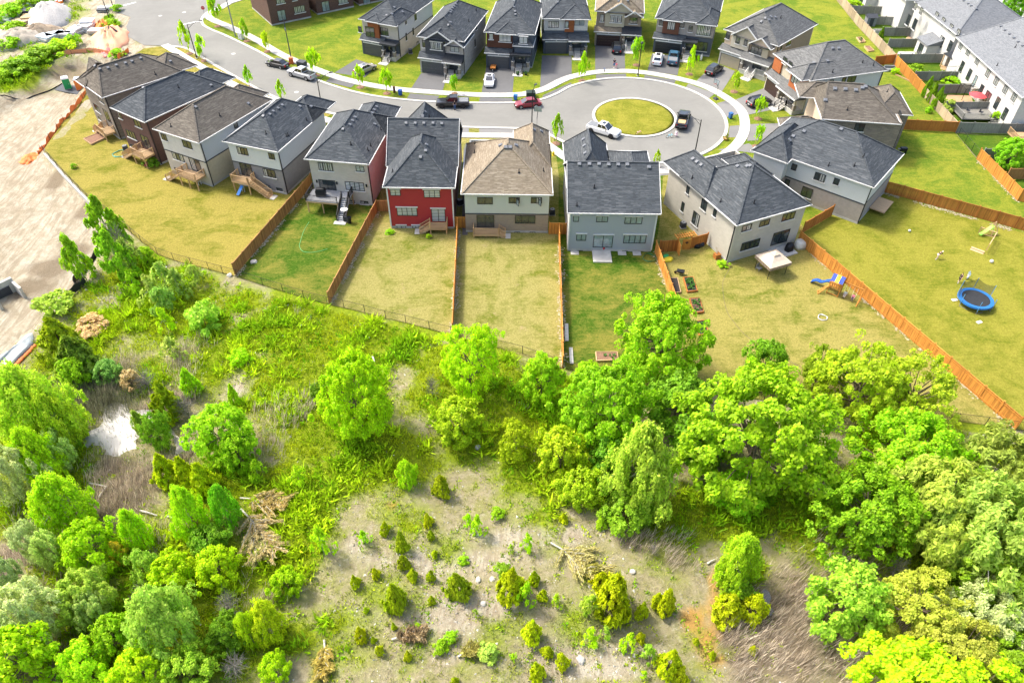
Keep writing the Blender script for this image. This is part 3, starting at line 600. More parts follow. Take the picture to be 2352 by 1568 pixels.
    def wall(s, side, off=0.0):
        o = s.ov
        org, rz, nrm = {'near': ((o, o - off, 0), 0, (0, -1, 0)), 'right': ((s.w - o + off, o, 0), math.pi / 2, (1, 0, 0)), 'left': ((o - off, s.d - o, 0), -math.pi / 2, (-1, 0, 0))}[side]
        return Vector(org), rz, Vector(nrm)
    def pt(s, side, px, off=0.0):
        org, rz, n = s.wall(side, off); o = s.Mi @ Vector((0, 0, CAM_H)); d = s.Mi.to_3x3() @ sight(px)
        return o + d * ((org - o).dot(n) / d.dot(n)), rz
    def win(s, side, px, w_, h_, n=2, g=None, off=0.0, sill=True, kind='window', hdr=False, frame='darkframe'):
        p, rz = s.pt(side, px, off)
        return window(s.o, p, rz, w_, h_, n, g, sill, kind, hdr, frame)
    def wins(s, side, *lst, **kw):
        for a in lst: s.win(side, a[0], *a[1:], **kw)
    def downspout(s, *corners, mat='darkframe'):
        o = s.ov
        for c in corners:
            x, y = {'nl': (o + 0.12, o - 0.07), 'nr': (s.w - o + 0.07, o + 0.15), 'fr': (s.w - o + 0.07, s.d - o - 0.2), 'fl': (o - 0.07, s.d - o - 0.2), 'ln': (o - 0.07, o + 0.2)}[c]
            MB().box(x - 0.05, y - 0.05, 0.1, x + 0.05, y + 0.05, s.ze - 0.1).build('downspout', Mt[mat], s.o)
Mt['ventcap'] = plain('roof_vent_metal', (0.13, 0.14, 0.155), 0.5)
_wm = {}
def window(parent, p, rz, w_, h_, n=2, g=None, sill=True, kind='window', hdr=False, frame='darkframe', casement=False):
    if (w_, h_, n, frame) not in _wm:
        f = 0.07; mb = MB(); d0, d1 = -0.055, 0.03
        mb.box(-w_ / 2, d0, -h_ / 2, w_ / 2, d1, -h_ / 2 + f).box(-w_ / 2, d0, h_ / 2 - f, w_ / 2, d1, h_ / 2)
        pw = (w_ - f) / n
        for k in range(n + 1): x = -w_ / 2 + k * pw; mb.box(x, d0, -h_ / 2 + f, x + f, d1, h_ / 2 - f)
        pm = {}
        for gk in ('glass', 'glass_curtain', 'glass_blind', 'glass_pale'): pm[gk] = MB().box(-(pw - f) / 2, -0.015, -h_ / 2 + f, (pw - f) / 2, 0.0, h_ / 2 - f).mesh('pane', Mt[gk])
        sm = MB().box(-w_ / 2 - 0.12, -0.12, -h_ / 2 - 0.14, w_ / 2 + 0.12, 0.02, -h_ / 2 - 0.003).mesh('sill', Mt['white'])
        hm = MB().box(-w_ / 2 - 0.12, -0.1, h_ / 2 + 0.003, w_ / 2 + 0.12, 0.02, h_ / 2 + 0.16).mesh('header', Mt['white'])
        _wm[(w_, h_, n, frame)] = (mb.mesh('window', Mt[frame]), pm, sm, hm, pw, f)
    me, pm, sm, hm, pw, f = _wm[(w_, h_, n, frame)]
    o = put(kind, me, parent, p, rz)
    for k in range(n):
        gk = g or rnd.choice(['glass'] * 5 + ['glass_curtain'])
        put('pane', pm[gk], o, (-w_ / 2 + f / 2 + (k + 0.5) * pw, 0, 0))
    if sill: put('sill', sm, o)
    if hdr: put('header', hm, o)
    return o
def railing(parent, pts, z0, hgt, mat, gap=0.14):
    mb = MB(); po = []
    for a, b in zip(pts, pts[1:]):
        a, b = Vector(a), Vector(b); L = (b - a).length; mb.bar(a + Vector((0, 0, hgt)), b + Vector((0, 0, hgt)), 0.09, 0.05); mb.bar(a + Vector((0, 0, 0.1)), b + Vector((0, 0, 0.1)), 0.05)
        n = max(2, int(L / gap))
        for k in range(1, n): q = a.lerp(b, k / n); mb.bar(q + Vector((0, 0, 0.1)), q + Vector((0, 0, hgt)), 0.035)
    r = stuff(mb.build('railing', Mt[mat], parent))
    for p in pts: p = Vector(p); MB().box(p.x - 0.055, p.y - 0.055, p.z - 0.05, p.x + 0.055, p.y + 0.055, p.z + hgt + 0.08).build('rail_post', Mt[mat], parent)
def steps(parent, x0, x1, y0, run_dir, z, mat, width_axis='x', tread=0.28, rail=None):
    # flight of steps leaving an edge at height z; run_dir = (dx, dy)
    n = max(1, round(z / 0.18)); dx, dy = run_dir
    for k in range(n):
        zt = z * (n - k - 1) / n + 0.0
        if zt < 0.03: zt = 0.06
        a = k * tread; b = a + tread + 0.02
        if dy: MB().box(x0, y0 + dy * b if dy < 0 else y0 + a, max(0, zt - 0.18), x1, y0 + dy * a if dy < 0 else y0 + b, zt).build('step', Mt[mat], parent)
        else: MB().box(y0 + dx * b if dx < 0 else y0 + a, x0, max(0, zt - 0.18), y0 + dx * a if dx < 0 else y0 + b, x1, zt).build('step', Mt[mat], parent)
    L = n * tread
    if rail:
        for e in (x0 + 0.05, x1 - 0.05):
            a = Vector((e, y0, z)) if dy else Vector((y0, e, z)); b = a + Vector((dx * L, dy * L, -z))
            railing(parent, [a, b], 0, 0.95, rail, 0.16)
            mb = MB(); mb.bar(a - Vector((0, 0, 0.18)), b - Vector((0, 0, 0.0)) + Vector((0, 0, 0.04)), 0.05, 0.28); mb.build('stringer', Mt[rail if rail != 'black' else mat], parent)
def deck(h, x0, x1, dep, z, mat='wood_deck', rail='wood_raw', stair=None, skirt=False, ov=None):
    y1 = h.ov - 0.02; y0 = y1 - dep; n = int((x1 - x0) / 0.14)
    mb = MB()
    nb = int(dep / 0.145)
    for k in range(nb): yy = y0 + k * dep / nb; mb.box(x0, yy, z - 0.04, x1, yy + dep / nb - 0.012, z)
    dk = mb.build('deck', Mt[mat], h.o)
    MB().box(x0, y0, z - 0.28, x1, y0 + 0.05, z - 0.045).box(x0, y1 - 0.05, z - 0.28, x1, y1, z - 0.045).box(x0, y0 + 0.05, z - 0.28, x0 + 0.05, y1 - 0.05, z - 0.045).box(x1 - 0.05, y0 + 0.05, z - 0.28, x1, y1 - 0.05, z - 0.045).build('deck_frame', Mt['wood_raw'], dk)
    for px_ in [x0 + 0.12, x1 - 0.12] + ([(x0 + x1) / 2] if x1 - x0 > 3.5 else []):
        MB().box(px_ - 0.07, y0 + 0.1, 0, px_ + 0.07, y0 + 0.24, z - 0.28).build('deck_post', Mt['wood_raw'], dk)
    st = stair or ('none', 0)
    e = 0.06; a, b, c, d_ = (x0 + e, y1 - e, z), (x0 + e, y0 + e, z), (x1 - e, y0 + e, z), (x1 - e, y1 - e, z); sw = 1.05
    if st[0] == 'left':
        railing(dk, [b, c, d_], 0, 0.95, rail); 
        if dep > sw + 0.4: railing(dk, [a, (x0 + e, y0 + sw + 0.05, z)], 0, 0.95, rail)
        steps(dk, y0 + 0.05, y0 + sw, x0, (-1, 0), z, mat, rail=rail); L = max(1, round(z / 0.18)) * 0.28
        MB().box(x0 - L - 0.75, y0 - 0.05, -0.02, x0 - L - 0.02, y0 + sw + 0.15, 0.06).build('paving_slab', Mt['concrete'], h.o)
    elif st[0] == 'right':
        railing(dk, [a, b, c], 0, 0.95, rail)
        if dep > sw + 0.4: railing(dk, [(x1 - e, y0 + sw + 0.05, z), d_], 0, 0.95, rail)
        steps(dk, y0 + 0.05, y0 + sw, x1, (1, 0), z, mat, rail=rail); L = max(1, round(z / 0.18)) * 0.28
        MB().box(x1 + L + 0.02, y0 - 0.05, -0.02, x1 + L + 0.75, y0 + sw + 0.15, 0.06).build('paving_slab', Mt['concrete'], h.o)
    elif st[0] == 'front_right':
        railing(dk, [a, b, c], 0, 0.95, rail); 
        MB().box(x1, y1 - 1.6, z - 0.06, x1 + 1.3, y1, z).build('landing', Mt[mat], dk)
        railing(dk, [(x1 + 1.24, y1 - 0.1, z), (x1 + 1.24, y1 - 1.55, z)], 0, 0.95, rail)
        MB().box(x1 + 1.1, y1 - 0.3, 0, x1 + 1.24, y1 - 0.16, z - 0.06).build('deck_post', Mt['wood_raw'], dk)
        steps(dk, x1 + 0.08, x1 + 1.2, y1 - 1.6, (0, -1), z, mat, rail=rail); L = max(1, round(z / 0.18)) * 0.28
        MB().box(x1 - 0.2, y1 - 1.6 - L - 0.75, -0.02, x1 + 1.5, y1 - 1.6 - L - 0.02, 0.07).build('paving_slab', Mt['concrete'], h.o)
    return dk
def ac_unit(label, px, s=1.0):
    p = G(px); t = thing('air_conditioner', label, 'air conditioner', (p.x, p.y, 0), rnd.uniform(0, 1.5), 'air conditioners beside the houses')
    MB().box(-0.42 * s, -0.42 * s, 0, 0.42 * s, 0.42 * s, 0.08).build('pad', Mt['concrete2'], t)
    mb = MB(); 
    for k in range(6): mb.box(-0.36 * s, -0.36 * s, 0.1 + k * 0.13, 0.36 * s, 0.36 * s, 0.2 + k * 0.13)
    mb.box(-0.33 * s, -0.33 * s, 0.08, 0.33 * s, 0.33 * s, 0.86); mb.build('body', Mt['charcoal'], t)
    MB().tube([(0, 0, 0.88), (0, 0, 0.93)], [0.33 * s, 0.31 * s], 14).build('fan_grille', Mt['grey'], t)
    MB().tube([(0, 0, 0.931), (0, 0, 0.95)], [0.1, 0.08], 10).build('fan_hub', Mt['black'], t)

Mt['greydeck'] = woodmat('grey_deck_boards', (0.36, 0.37, 0.38), 0.15, 0)
SL, S2, BR, TN = 'slate', 'slate2', 'brownroof', 'tanroof'
# --- rear row, left to right
h1 = House('house', 'brown-grey roofed stone house at the left end of the row, beside the construction pit', -71.0, 115.9, -43.5, 8.8, 13.7, 7.5, BR, 'stone_mix', 'stone_mix', None, band=None)
h1.roof(e0=0.55); h1.roof(1.8, 8.2, 10.2, 16.6, axis='y'); h1.roof(-0.4, 3.2, -0.25, 6.2, axis='x', z=7.5, e0=1, e1=1, pitch=0.9)
h1.wins('near', ((231, 227), 1.5, 1.3), ((223, 249), 1.9, 1.3, 3)); h1.win('near', (246, 266), 1.8, 2.1, 2, sill=False, kind='sliding_door'); h1.win('near', (229, 272), 0.9, 0.6, 1)
h1.vents((267, 150), (288, 145), (303, 141), (323, 134), (391, 141), (219, 152), (229, 159), (248, 156), pipes=((357, 171),)); h1.downspout('nr')
_p = h1.pt('near', (246, 266))[0]; deck(h1, _p.x - 1.5, _p.x + 1.3, 1.9, 1.25, stair=('left', 0))
h2 = House('house', 'dark slate roofed brown brick house, second from the left end of the row', -62.0, 106.6, -33.8, 8.3, 15.4, 7.5, SL, 'brick_brown', 'brick_brown', None, band=None)
h2.roof(); h2.roof(1.5, 7.2, 11, 18.2)
h2.wins('near', ((275, 265), 0.9, 1.1, 2), ((316, 284), 1.6, 1.2), ((301, 309), 2.2, 1.3, 3)); h2.win('near', (335, 326), 1.9, 2.1, 2, sill=False, kind='sliding_door'); h2.win('near', (304, 335), 0.9, 0.5, 1)
h2.wins('right', ((434, 244), 0.6, 1.2, 1), ((451, 232), 0.8, 0.8, 1)); h2.vents((330, 202), (484, 196), pipes=((410, 201),)); h2.downspout('nr')
_p = h2.pt('near', (335, 326))[0]; deck(h2, _p.x - 1.6, _p.x + 1.4, 2.0, 1.9, stair=('left', 0))
h3 = House('house', 'grey-brown roofed house with pale upper panels over beige brick, third from the left', -53.1, 100.0, -27.1, 9.0, 15.7, 7.5, BR, 'brick_cream', 'offwhite', 4.1, sides={'right': ('stucco_tan', 'sid_bluewhite')})
h3.roof(); h3.roof(1.2, 7.0, 11, 17.2)
h3.wins('near', ((377, 315), 1.1, 1.1), ((430, 332), 1.8, 1.2), ((409, 360), 2.3, 1.3, 3), ((406, 389), 0.9, 0.5, 1)); h3.win('near', (449, 379), 2.1, 2.1, 2, sill=False, kind='sliding_door')
h3.wins('right', ((541, 286), 0.8, 1.2, 1)); h3.vents((449, 246), (570, 238), pipes=((393, 290), (505, 266))); h3.downspout('nr')
_p = h3.pt('near', (449, 379))[0]; deck(h3, _p.x - 2.0, _p.x + 1.6, 2.0, 1.9, stair=('left', 0))
h4 = House('house', 'dark slate roofed house with white siding over grey brick and a black corner downspout', -42.0, 96.9, -18.7, 9.1, 13.9, 7.3, SL, 'brick_grey', 'sid_white', 4.0, sides={'right': ('brick_grey', 'sid_bluewhite')})
h4.roof(); h4.roof(3.2, 9.1, 9.5, 16.6)
h4.wins('near', ((557, 347), 1.8, 1.2, 3), ((624, 359), 1.0, 1.0), ((619, 398), 2.0, 1.3, 3), ((614, 428), 1.0, 0.5, 1), ((642, 435), 1.0, 0.5, 1)); h4.win('near', (566, 390), 2.0, 2.1, 2, sill=False, kind='sliding_door')
h4.vents((605, 267), (619, 263), (627, 256), (638, 249), (648, 242), (688, 245), (714, 245), pipes=((611, 307), (658, 313), (662, 311), (704, 276))); h4.downspout('nr')
_p = h4.pt('near', (566, 390))[0]; deck(h4, _p.x - 1.6, _p.x + 1.3, 1.9, 1.9, stair=('right', 0))
h5 = House('house', 'slate roofed cream brick house with pinkish side wall and a raised grey deck', -29.4, 92.7, -7.9, 9.3, 14.1, 7.0, SL, 'brick_ash', 'brick_ash', None, sides={'right': ('offwhite', 'offwhite')}, band=None)
h5.roof(); h5.roof(3.2, 9.3, 8.5, 17.6)
h5.wins('near', ((748, 383), 2.1, 1.3, 3, 'glass_curtain'), ((827, 388), 1.2, 0.9, 2, 'glass_blind'), ((815, 428), 2.8, 1.4, 4, 'glass_blind'), ((837, 465), 1.2, 0.5, 2), ((808, 463), 0.9, 0.5, 1)); h5.win('near', (753, 428), 2.5, 2.1, 2, sill=False, kind='sliding_door')
h5.vents((788, 297), (803, 287), (809, 278), (815, 270), (854, 260), (859, 253), (864, 246), (860, 286), pipes=((806, 332), (875, 298), (851, 335), (845, 345))); h5.downspout('nr')
_p = h5.pt('near', (753, 428))[0]; deck(h5, _p.x - 2.3, _p.x + 2.4, 3.2, 2.0, mat='greydeck', rail='black', stair=('front_right', 0))
for px in ((728, 416), (774, 420), (842, 426)):
    q, rz = h5.pt('near', px); MB().box(-0.09, -0.16, -0.2, 0.09, 0, 0.2).build('wall_light', Mt['black'], h5.o, q, rz)
h6 = House('house', 'bright red sided house with white corner trim and a slate hipped roof', -17.5, 85.9, 0, 9.6, 19, 6.8, SL, 'sid_red', 'sid_red', None, band=None, corner='white', sides={'right': ('sid_red', 'sid_pink'), 'left': ('sid_red', 'sid_red')})
h6.roof(0, 9.6, 0, 12, pitch=0.85); h6.roof(-0.25, 9.75, 5.4, 16.4, axis='x', e0=0, e1=0, pitch=0.8, z=6.8, gmat='sid_pink'); h6.roof(1.2, 7.6, 9, 19.4, pitch=1.35, z=6.8)
h6.wins('near', ((908, 442), 1.4, 1.0, 2), ((992, 445), 2.2, 1.2, 3), ((935, 486), 2.8, 1.35, 4), ((922, 521), 1.3, 0.5, 2), ((955, 521), 1.0, 0.5, 2), g='glass_blind', sill=False, hdr=True); h6.win('near', (1007, 494), 1.9, 2.1, 2, 'glass_blind', sill=False, kind='sliding_door', hdr=True)
h6.vents((933, 283), (954, 283), (974, 283), (995, 283), (1015, 284), (979, 333), (978, 346), (966, 361), (975, 257), (971, 267), pipes=((902, 395), (986, 270)))
_p = h6.pt('near', (1007, 494))[0]; deck(h6, _p.x - 1.2, _p.x + 1.25, 1.4, 0.95, stair=('left', 0))
h7 = House('house', 'tan roofed house with pale siding over tan brick, right of the red house', -7.0, 85.1, 0, 12.2, 15.2, 6.4, TN, 'brick_tan', 'sid_sage', 3.05, corner=None)
h7.roof(0, 12.2, 0, 13.6, pitch=0.69); h7.roof(6.9, 12.2, 7, 17.8, pitch=0.95, z=6.4); h7.roof(3.5, 8.2, 13.0, 16.0, z=5.4, axis='x', pitch=0.6); h7.roof(1.0, 5.2, 14.6, 17.2, z=4.9, pitch=0.4, axis='x')
h7.wins('near', ((1114, 461), 2.1, 1.1, 2), ((1181, 460), 1.5, 0.95, 2), ((1232, 460), 1.5, 0.95, 2), ((1206, 504), 2.8, 1.3, 3), ((1188, 535), 0.8, 0.4, 2), ((1223, 535), 0.8, 0.4, 2), sill=False); h7.win('near', (1115, 508), 2.4, 2.0, 2, sill=False, kind='sliding_door')
for px in ((1186, 462), (1237, 462)):                 # casements standing open
    q, rz = h7.pt('near', px); f = MB(); f.box(0, -0.03, -0.45, 0.05, 0.03, 0.45).box(0.6, -0.03, -0.45, 0.65, 0.03, 0.45).box(0.05, -0.03, -0.45, 0.6, 0.03, -0.4).box(0.05, -0.03, 0.4, 0.6, 0.03, 0.45)
    c = f.build('open_sash', Mt['darkframe'], h7.o, q + Vector((0, -0.08, 0)), R(-60)); MB().box(0.05, -0.008, -0.4, 0.6, 0.008, 0.4).build('pane', Mt['glass_pale'], c)
h7.vents((1150, 334), (1162, 338), (1172, 338), (1185, 334), (1226, 298), (1243, 302), size=0.45, pipes=((1091, 330), (1090, 351), (1192, 396), (1248, 393)))
_p = h7.pt('near', (1115, 508))[0]; deck(h7, _p.x - 1.7, _p.x + 1.9, 1.4, 0.6, stair=('right', 0))
h8 = House('house', 'light grey sided house with plain slate roof slope facing the yard', 7.0, 81.0, 0, 12.1, 14.4, 6.3, SL, 'sid_grey', 'sid_grey', None, band=None, corner='white', sides={'left': ('offwhite', 'offwhite')})
h8.roof(0, 12.1, 0, 12.3, axis='x', e0=0, e1=0, pitch=0.64, gmat='offwhite'); h8.roof(0.2, 6.5, 6, 18.4, pitch=1.22, z=6.3); h8.roof(6.6, 12.3, 8, 16.2, pitch=0.5, axis='y', z=6.3)
h8.wins('near', ((1323, 502), 0.75, 0.95, 1), ((1383, 503), 1.5, 0.95, 2), ((1455, 506), 2.3, 1.1, 3), ((1335, 545), 1.3, 1.05, 2), ((1458, 549), 3.0, 1.35, 4), g='glass_pale', sill=False, hdr=True)
h8.wins('near', ((1331.5, 577), 0.8, 0.32, 2), ((1435, 578), 0.8, 0.32, 2), ((1471, 579), 0.8, 0.32, 2), sill=False); h8.win('near', (1385, 554), 2.6, 2.0, 2, 'glass_pale', sill=False, kind='sliding_door', hdr=True)
h8.vents((1331, 377), (1354, 377), (1376, 377), (1398, 378), (1420, 378), (1441, 378), (1491, 384), (1341, 320), (1343, 335), (1345, 352), size=0.42, pipes=((1365, 431), (1325, 472)))
MB().box(3.7, -2.2, -0.02, 6.2, h8.ov - 0.03, 0.16).build('patio_slab', Mt['concrete'], h8.o)
for x in (0.8, 7.2, 9.2): MB().box(x, h8.ov - 0.9, -0.02, x + 1.1, h8.ov - 0.03, 0.05).build('window_well', Mt['concrete2'], h8.o)
h9 = House('house', 'cream brick house with slate hipped roof and a gazebo on its patio', 28.4, 78.6, 24.6, 12.0, 16.4, 6.3, SL, 'brick_ash', 'brick_ash', None, band=None)
h9.roof(0, 12.0, 0, 13.0, pitch=0.70); h9.roof(0, 5.6, 7.0, 17.2, pitch=0.95); h9.roof(5.2, 9.0, 10.5, 16.6, pitch=0.7, z=5.6); h9.roof(8.2, 12.2, 8, 14.5, pitch=0.75)
h9.wins('near', ((1715, 523), 1.5, 0.95, 2), ((1756, 512), 1.6, 0.95, 2), ((1811, 497), 2.1, 1.15, 3), ((1723, 562), 3.0, 1.35, 4)); h9.win('near', (1792, 545), 2.8, 2.1, 2, sill=False, kind='sliding_door')
h9.wins('left', ((1580, 436), 0.65, 1.15, 1), ((1568, 475), 0.65, 1.5, 1), ((1617, 471), 1.2, 1.5, 2), ((1642, 489), 0.65, 1.1, 1), ((1598, 503), 1.5, 2.0, 2))
h9.vents((1566, 354), (1592, 365), (1601, 372), (1611, 379), (1694, 382), (1716, 382), (1723, 381), size=0.42, pipes=((1590, 409), (1655, 463), (1732, 466))); h9.downspout('ln', 'nr')
MB().box(7.0, -1.8, -0.02, 10.4, h9.ov - 0.03, 0.16).build('patio_slab', Mt['concrete'], h9.o)
h10 = House('house', 'dark slate roofed house with white siding over greige stucco at the right of the row', 35.6, 99.0, -39.3, 17.4, 12.0, 6.3, SL, 'stucco_grey', 'sid_white', 3.2)
h10.roof(0.0, 17.4, 0, 12.0, axis='x', pitch=0.64); h10.roof(0.0, 5.6, -1.6, 8, pitch=0.95, z=6.3); MB().box(0.4, -1.2, 0.3, 5.2, 0.38, 3.2).build('wall', Mt['stucco_grey'], h10.o); MB().box(0.4, -1.2, 3.2, 5.2, 0.38, 6.1).build('wall', Mt['sid_white'], h10.o)
h10.wins('near', ((1824, 384), 0.8, 1.0, 1), ((1883, 407), 1.6, 1.2, 2), ((1921, 417), 0.8, 1.0, 1), ((1808, 420), 0.75, 1.2, 1), ((1853, 442), 1.6, 1.6, 2), ((1918, 500), 0.9, 0.5, 2), sill=True)
h10.vents((1822, 313), (1847, 302), (1932, 297), (1937, 291), (1813, 322), size=0.45, pipes=((1832, 372), (1962, 381), (1903, 380), (1983, 360))); h10.downspout('nr', 'nl')
MB().box(17.05, 4.6, 0.55, 19.2, 8.4, 0.7).build('deck', Mt['wood_deck'], h10.o); _d = h10.o.children[-1]
railing(_d, [(17.1, 8.3, 0.7), (19.1, 8.3, 0.7), (19.1, 4.7, 0.7)], 0, 0.95, 'wood_raw'); steps(_d, 4.6 if False else 17.3, 19.0, 4.6, (0, -1), 0.7, 'wood_deck')
h11 = House('house', 'brown-tan shingled stone brick house with a cut-back right corner', 47.9, 107.8, -7.1, 12.6, 12.4, 6.3, BR, 'stone_mix', 'stone_mix', None, band=None, sides={'left': ('offwhite', 'brick_peach')})
h11.roof(0, 11.8, 0, 11.0, axis='x', pitch=0.66, e0=0.15, e1=1.0, gmat='offwhite'); h11.roof(8.6, 14.4, 3.4, 12.0, axis='y', pitch=0.8)
MB().box(12.2, 3.8, 0.3, 14.0, 11.6, 6.1).build('wall', Mt['stone_mix'], h11.o)
h11.roof(-5.2, 1.6, 0.2, 6.0, z=3.1, axis='x', pitch=0.7); MB().box(-4.8, 0.6, 0.0, 0.38, 5.6, 3.1).build('wall', Mt['offwhite'], h11.o); h11.roof(-2.4, 4.2, 7.4, 12.6, axis='x', pitch=0.6)
h11.wins('near', ((1974, 293), 1.5, 1.3, 2)); h11.wins('right', ((2065, 266), 1.2, 1.4, 2)); h11.vents((1918, 204), (1942, 205), (1966, 207), (1981, 202), (1896, 230), (1988, 199), size=0.5, pipes=((1946, 252), (2038, 211))); h11.downspout('nr')
# --- houses whose fronts face the street: garage, porch, steps, accent bay
def garage_door(h, cx, y, w_, ht=2.2, mat='garage_grey'):
    g = MB().box(cx - w_ / 2 - 0.12, y - 0.06, 0, cx - w_ / 2, y, ht + 0.1).box(cx + w_ / 2, y - 0.06, 0, cx + w_ / 2 + 0.12, y, ht + 0.1).box(cx - w_ / 2, y - 0.06, ht, cx + w_ / 2, y, ht + 0.1).build('garage_door', Mt['charcoal'], h.o)
    me = MB().box(-w_ / 2, -0.035, 0.012, w_ / 2, 0, ht / 4 - 0.012).mesh('panel', Mt[mat])
    for k in range(4): put('panel', me, g, (cx, y - 0.005, k * ht / 4))
    return g
def front(h, g0, g1, p0, p1, gmat='garage_grey', wall='sid_navy', porch='flat', pier='stone_mix', acc=None, door_g='glass', z_g=2.95, gd=1.0, steps_w=1.5, pz=0.75, rail='black', lower=True, colw=0.34, lintel='white'):
    o = h.ov; yg = o - gd; R_ = h.roofm
    MB().box(g0, yg, 0, g1, o - 0.003, z_g).build('garage_wall', Mt[wall], h.o)
    gw = g1 - g0 - 0.9; garage_door(h, (g0 + g1) / 2, yg - 0.004, gw, 2.15, gmat)
    if lintel: MB().box((g0 + g1) / 2 - gw / 2 - 0.15, yg - 0.08, 2.27, (g0 + g1) / 2 + gw / 2 + 0.15, yg - 0.002, 2.5).build('lintel', Mt[lintel], h.o)
    q = MB().box(-0.1, -0.16, -0.17, 0.1, 0, 0.17).build('wall_light', Mt['white'], h.o, ((g0 + g1) / 2, yg - 0.003, 2.68), 0)
    e = 0.3; a = MB()
    if lower:
        a.add([(g0 - e, yg - e, z_g), (g1 + e, yg - e, z_g), (g1 + e, o - 0.005, z_g + 0.75), (g0 - e, o - 0.005, z_g + 0.75), (g0 - e, yg - e, z_g - 0.12), (g1 + e, yg - e, z_g - 0.12), (g1 + e, o - 0.005, z_g - 0.12), (g0 - e, o - 0.005, z_g - 0.12)],
              [(0, 1, 2, 3), (4, 7, 6, 5), (0, 4, 5, 1), (1, 5, 6, 2), (3, 7, 4, 0)])
        r = a.build('garage_roof', Mt[R_], h.o); MB().box(g0 - e - 0.02, yg - e - 0.1, z_g - 0.14, g1 + e + 0.02, yg - e, z_g + 0.03).build('gutter', Mt['white'], r)
    # porch
    pd = 1.9; yp = o - pd
    MB().box(p0, yp, 0, p1, o - 0.003, pz).build('porch_floor', Mt['concrete2'], h.o); MB().box(p0 - 0.05, yp - 0.05, pz, p1 + 0.05, o - 0.003, pz + 0.06).build('porch_cap', Mt['concrete'], h.o)
    for x in (p0 + 0.25, p1 - 0.25):
        c = MB().box(x - 0.26, yp + 0.05, pz + 0.06, x + 0.26, yp + 0.55, pz + 1.0).build('porch_pier', Mt[pier], h.o)
        MB().box(x - 0.3, yp + 0.01, pz + 1.0, x + 0.3, yp + 0.59, pz + 1.08).build('pier_cap', Mt['concrete'], c)
        MB().box(x - colw / 2, yp + 0.13, pz + 1.08, x + colw / 2, yp + 0.13 + colw, 2.9).build('column', Mt[wall if colw < 0.4 else pier], c)
    if porch == 'flat': MB().box(p0 - 0.3, yp - 0.25, 2.9, p1 + 0.3, o - 0.004, 3.22).build('porch_roof', Mt['blackroof'], h.o)
    else:
        mt = 'blackroof' if porch == 'shed' else R_
        MB().add([(p0 - 0.3, yp - 0.3, 2.95), (p1 + 0.3, yp - 0.3, 2.95), (p1 + 0.3, o - 0.004, 3.85), (p0 - 0.3, o - 0.004, 3.85), (p0 - 0.3, yp - 0.3, 2.8), (p1 + 0.3, yp - 0.3, 2.8), (p1 + 0.3, o - 0.004, 2.8), (p0 - 0.3, o - 0.004, 2.8)],
                 [(0, 1, 2, 3), (4, 7, 6, 5), (0, 4, 5, 1), (1, 5, 6, 2), (3, 7, 4, 0)]).build('porch_roof', Mt[mt], h.o)
        MB().box(p0 - 0.32, yp - 0.4, 2.78, p1 + 0.32, yp - 0.3, 2.98).build('gutter', Mt['white'], h.o)
    dx = (p0 + p1) / 2 - 0.2
    d = window(h.o, (dx, o - 0.0, pz + 1.12), 0, 1.9, 2.1, 2, door_g, False, 'front_door', False, 'charcoal')
    sx = dx - steps_w / 2
    steps(h.o, sx, sx + steps_w, yp - 0.05, (0, -1), pz, 'concrete', tread=0.3); n = max(1, round(pz / 0.18))
    for e_ in (sx + 0.06, sx + steps_w - 0.06): railing(h.o, [(e_, yp - 0.05, pz + 0.06), (e_, yp - 0.05 - n * 0.3, 0.1)], 0, 0.9, rail, 0.2)
    railing(h.o, [(sx + steps_w, yp + 0.1, pz + 0.06), (p1 - 0.5, yp + 0.1, pz + 0.06)], 0, 0.9, rail, 0.16)
    MB().box(sx - 0.25, yp - 0.05 - n * 0.3 - 1.1, 0, sx + steps_w + 0.15, yp - 0.05 - n * 0.3, 0.07).build('paving_slab', Mt['concrete'], h.o)
    if acc: x0, x1, z0, z1, pr, m = acc; MB().box(x0, o - pr, z0, x1, o - 0.004, z1).build('accent_panel', Mt[m], h.o)
Mt['garage_grey'] = plain('grey_garage_panel', (0.085, 0.088, 0.090), 0.5, 0, 0.05); Mt['garage_brown'] = plain('dark_brown_garage_panel', (0.048, 0.028, 0.024), 0.5, 0, 0.08)
Mt['garage_tan'] = plain('tan_garage_panel', (0.33, 0.29, 0.21), 0.5, 0, 0.05); Mt['garage_black'] = plain('black_garage_panel', (0.02, 0.022, 0.025), 0.45, 0, 0.05)
f1 = House('house', 'house with orange framed window and pale grey flank, leftmost of the far row', -30.4, 146.8, -22, 8.6, 15.5, 6.5, SL, 'sid_navy', 'brick_cream', 3.4, sides={'right': ('brick_cream', 'sid_bluewhite')})
f1.roof(); f1.roof(4.6, 8.6, -0.6, 7, pitch=0.75); f1.roof(1.6, 4.8, -0.5, 6, pitch=0.6, z=6.52)
front(f1, 0.4, 5.2, 5.3, 8.2, acc=(1.9, 4.3, 3.3, 6.2, 0.5, 'orange_panel'))
f1.win('near', (850, 74), 2.0, 2.0, 2, 'glass', off=0.5, sill=False); f1.wins('near', ((827, 68), 0.8, 1.1, 1), ((882, 73), 1.9, 1.5, 3)); f1.wins('right', ((932, 49), 0.6, 1.2, 1), ((954, 37), 0.9, 1.7, 2), ((933, 85), 0.5, 1.4, 1), ((949, 73), 0.5, 1.4, 1), ((959, 100), 0.8, 0.8, 1))
f1.vents((888, 36), (900, 33), (905, 18), (924, 28), size=0.4); f1.downspout('nr')
f2 = House('house', 'slate roofed house with dark front gable and pale stone sides, second in far row', -18.3, 138.4, -14, 9.2, 16.1, 6.5, SL, 'stone_pale', 'stone_pale', None, band=None)
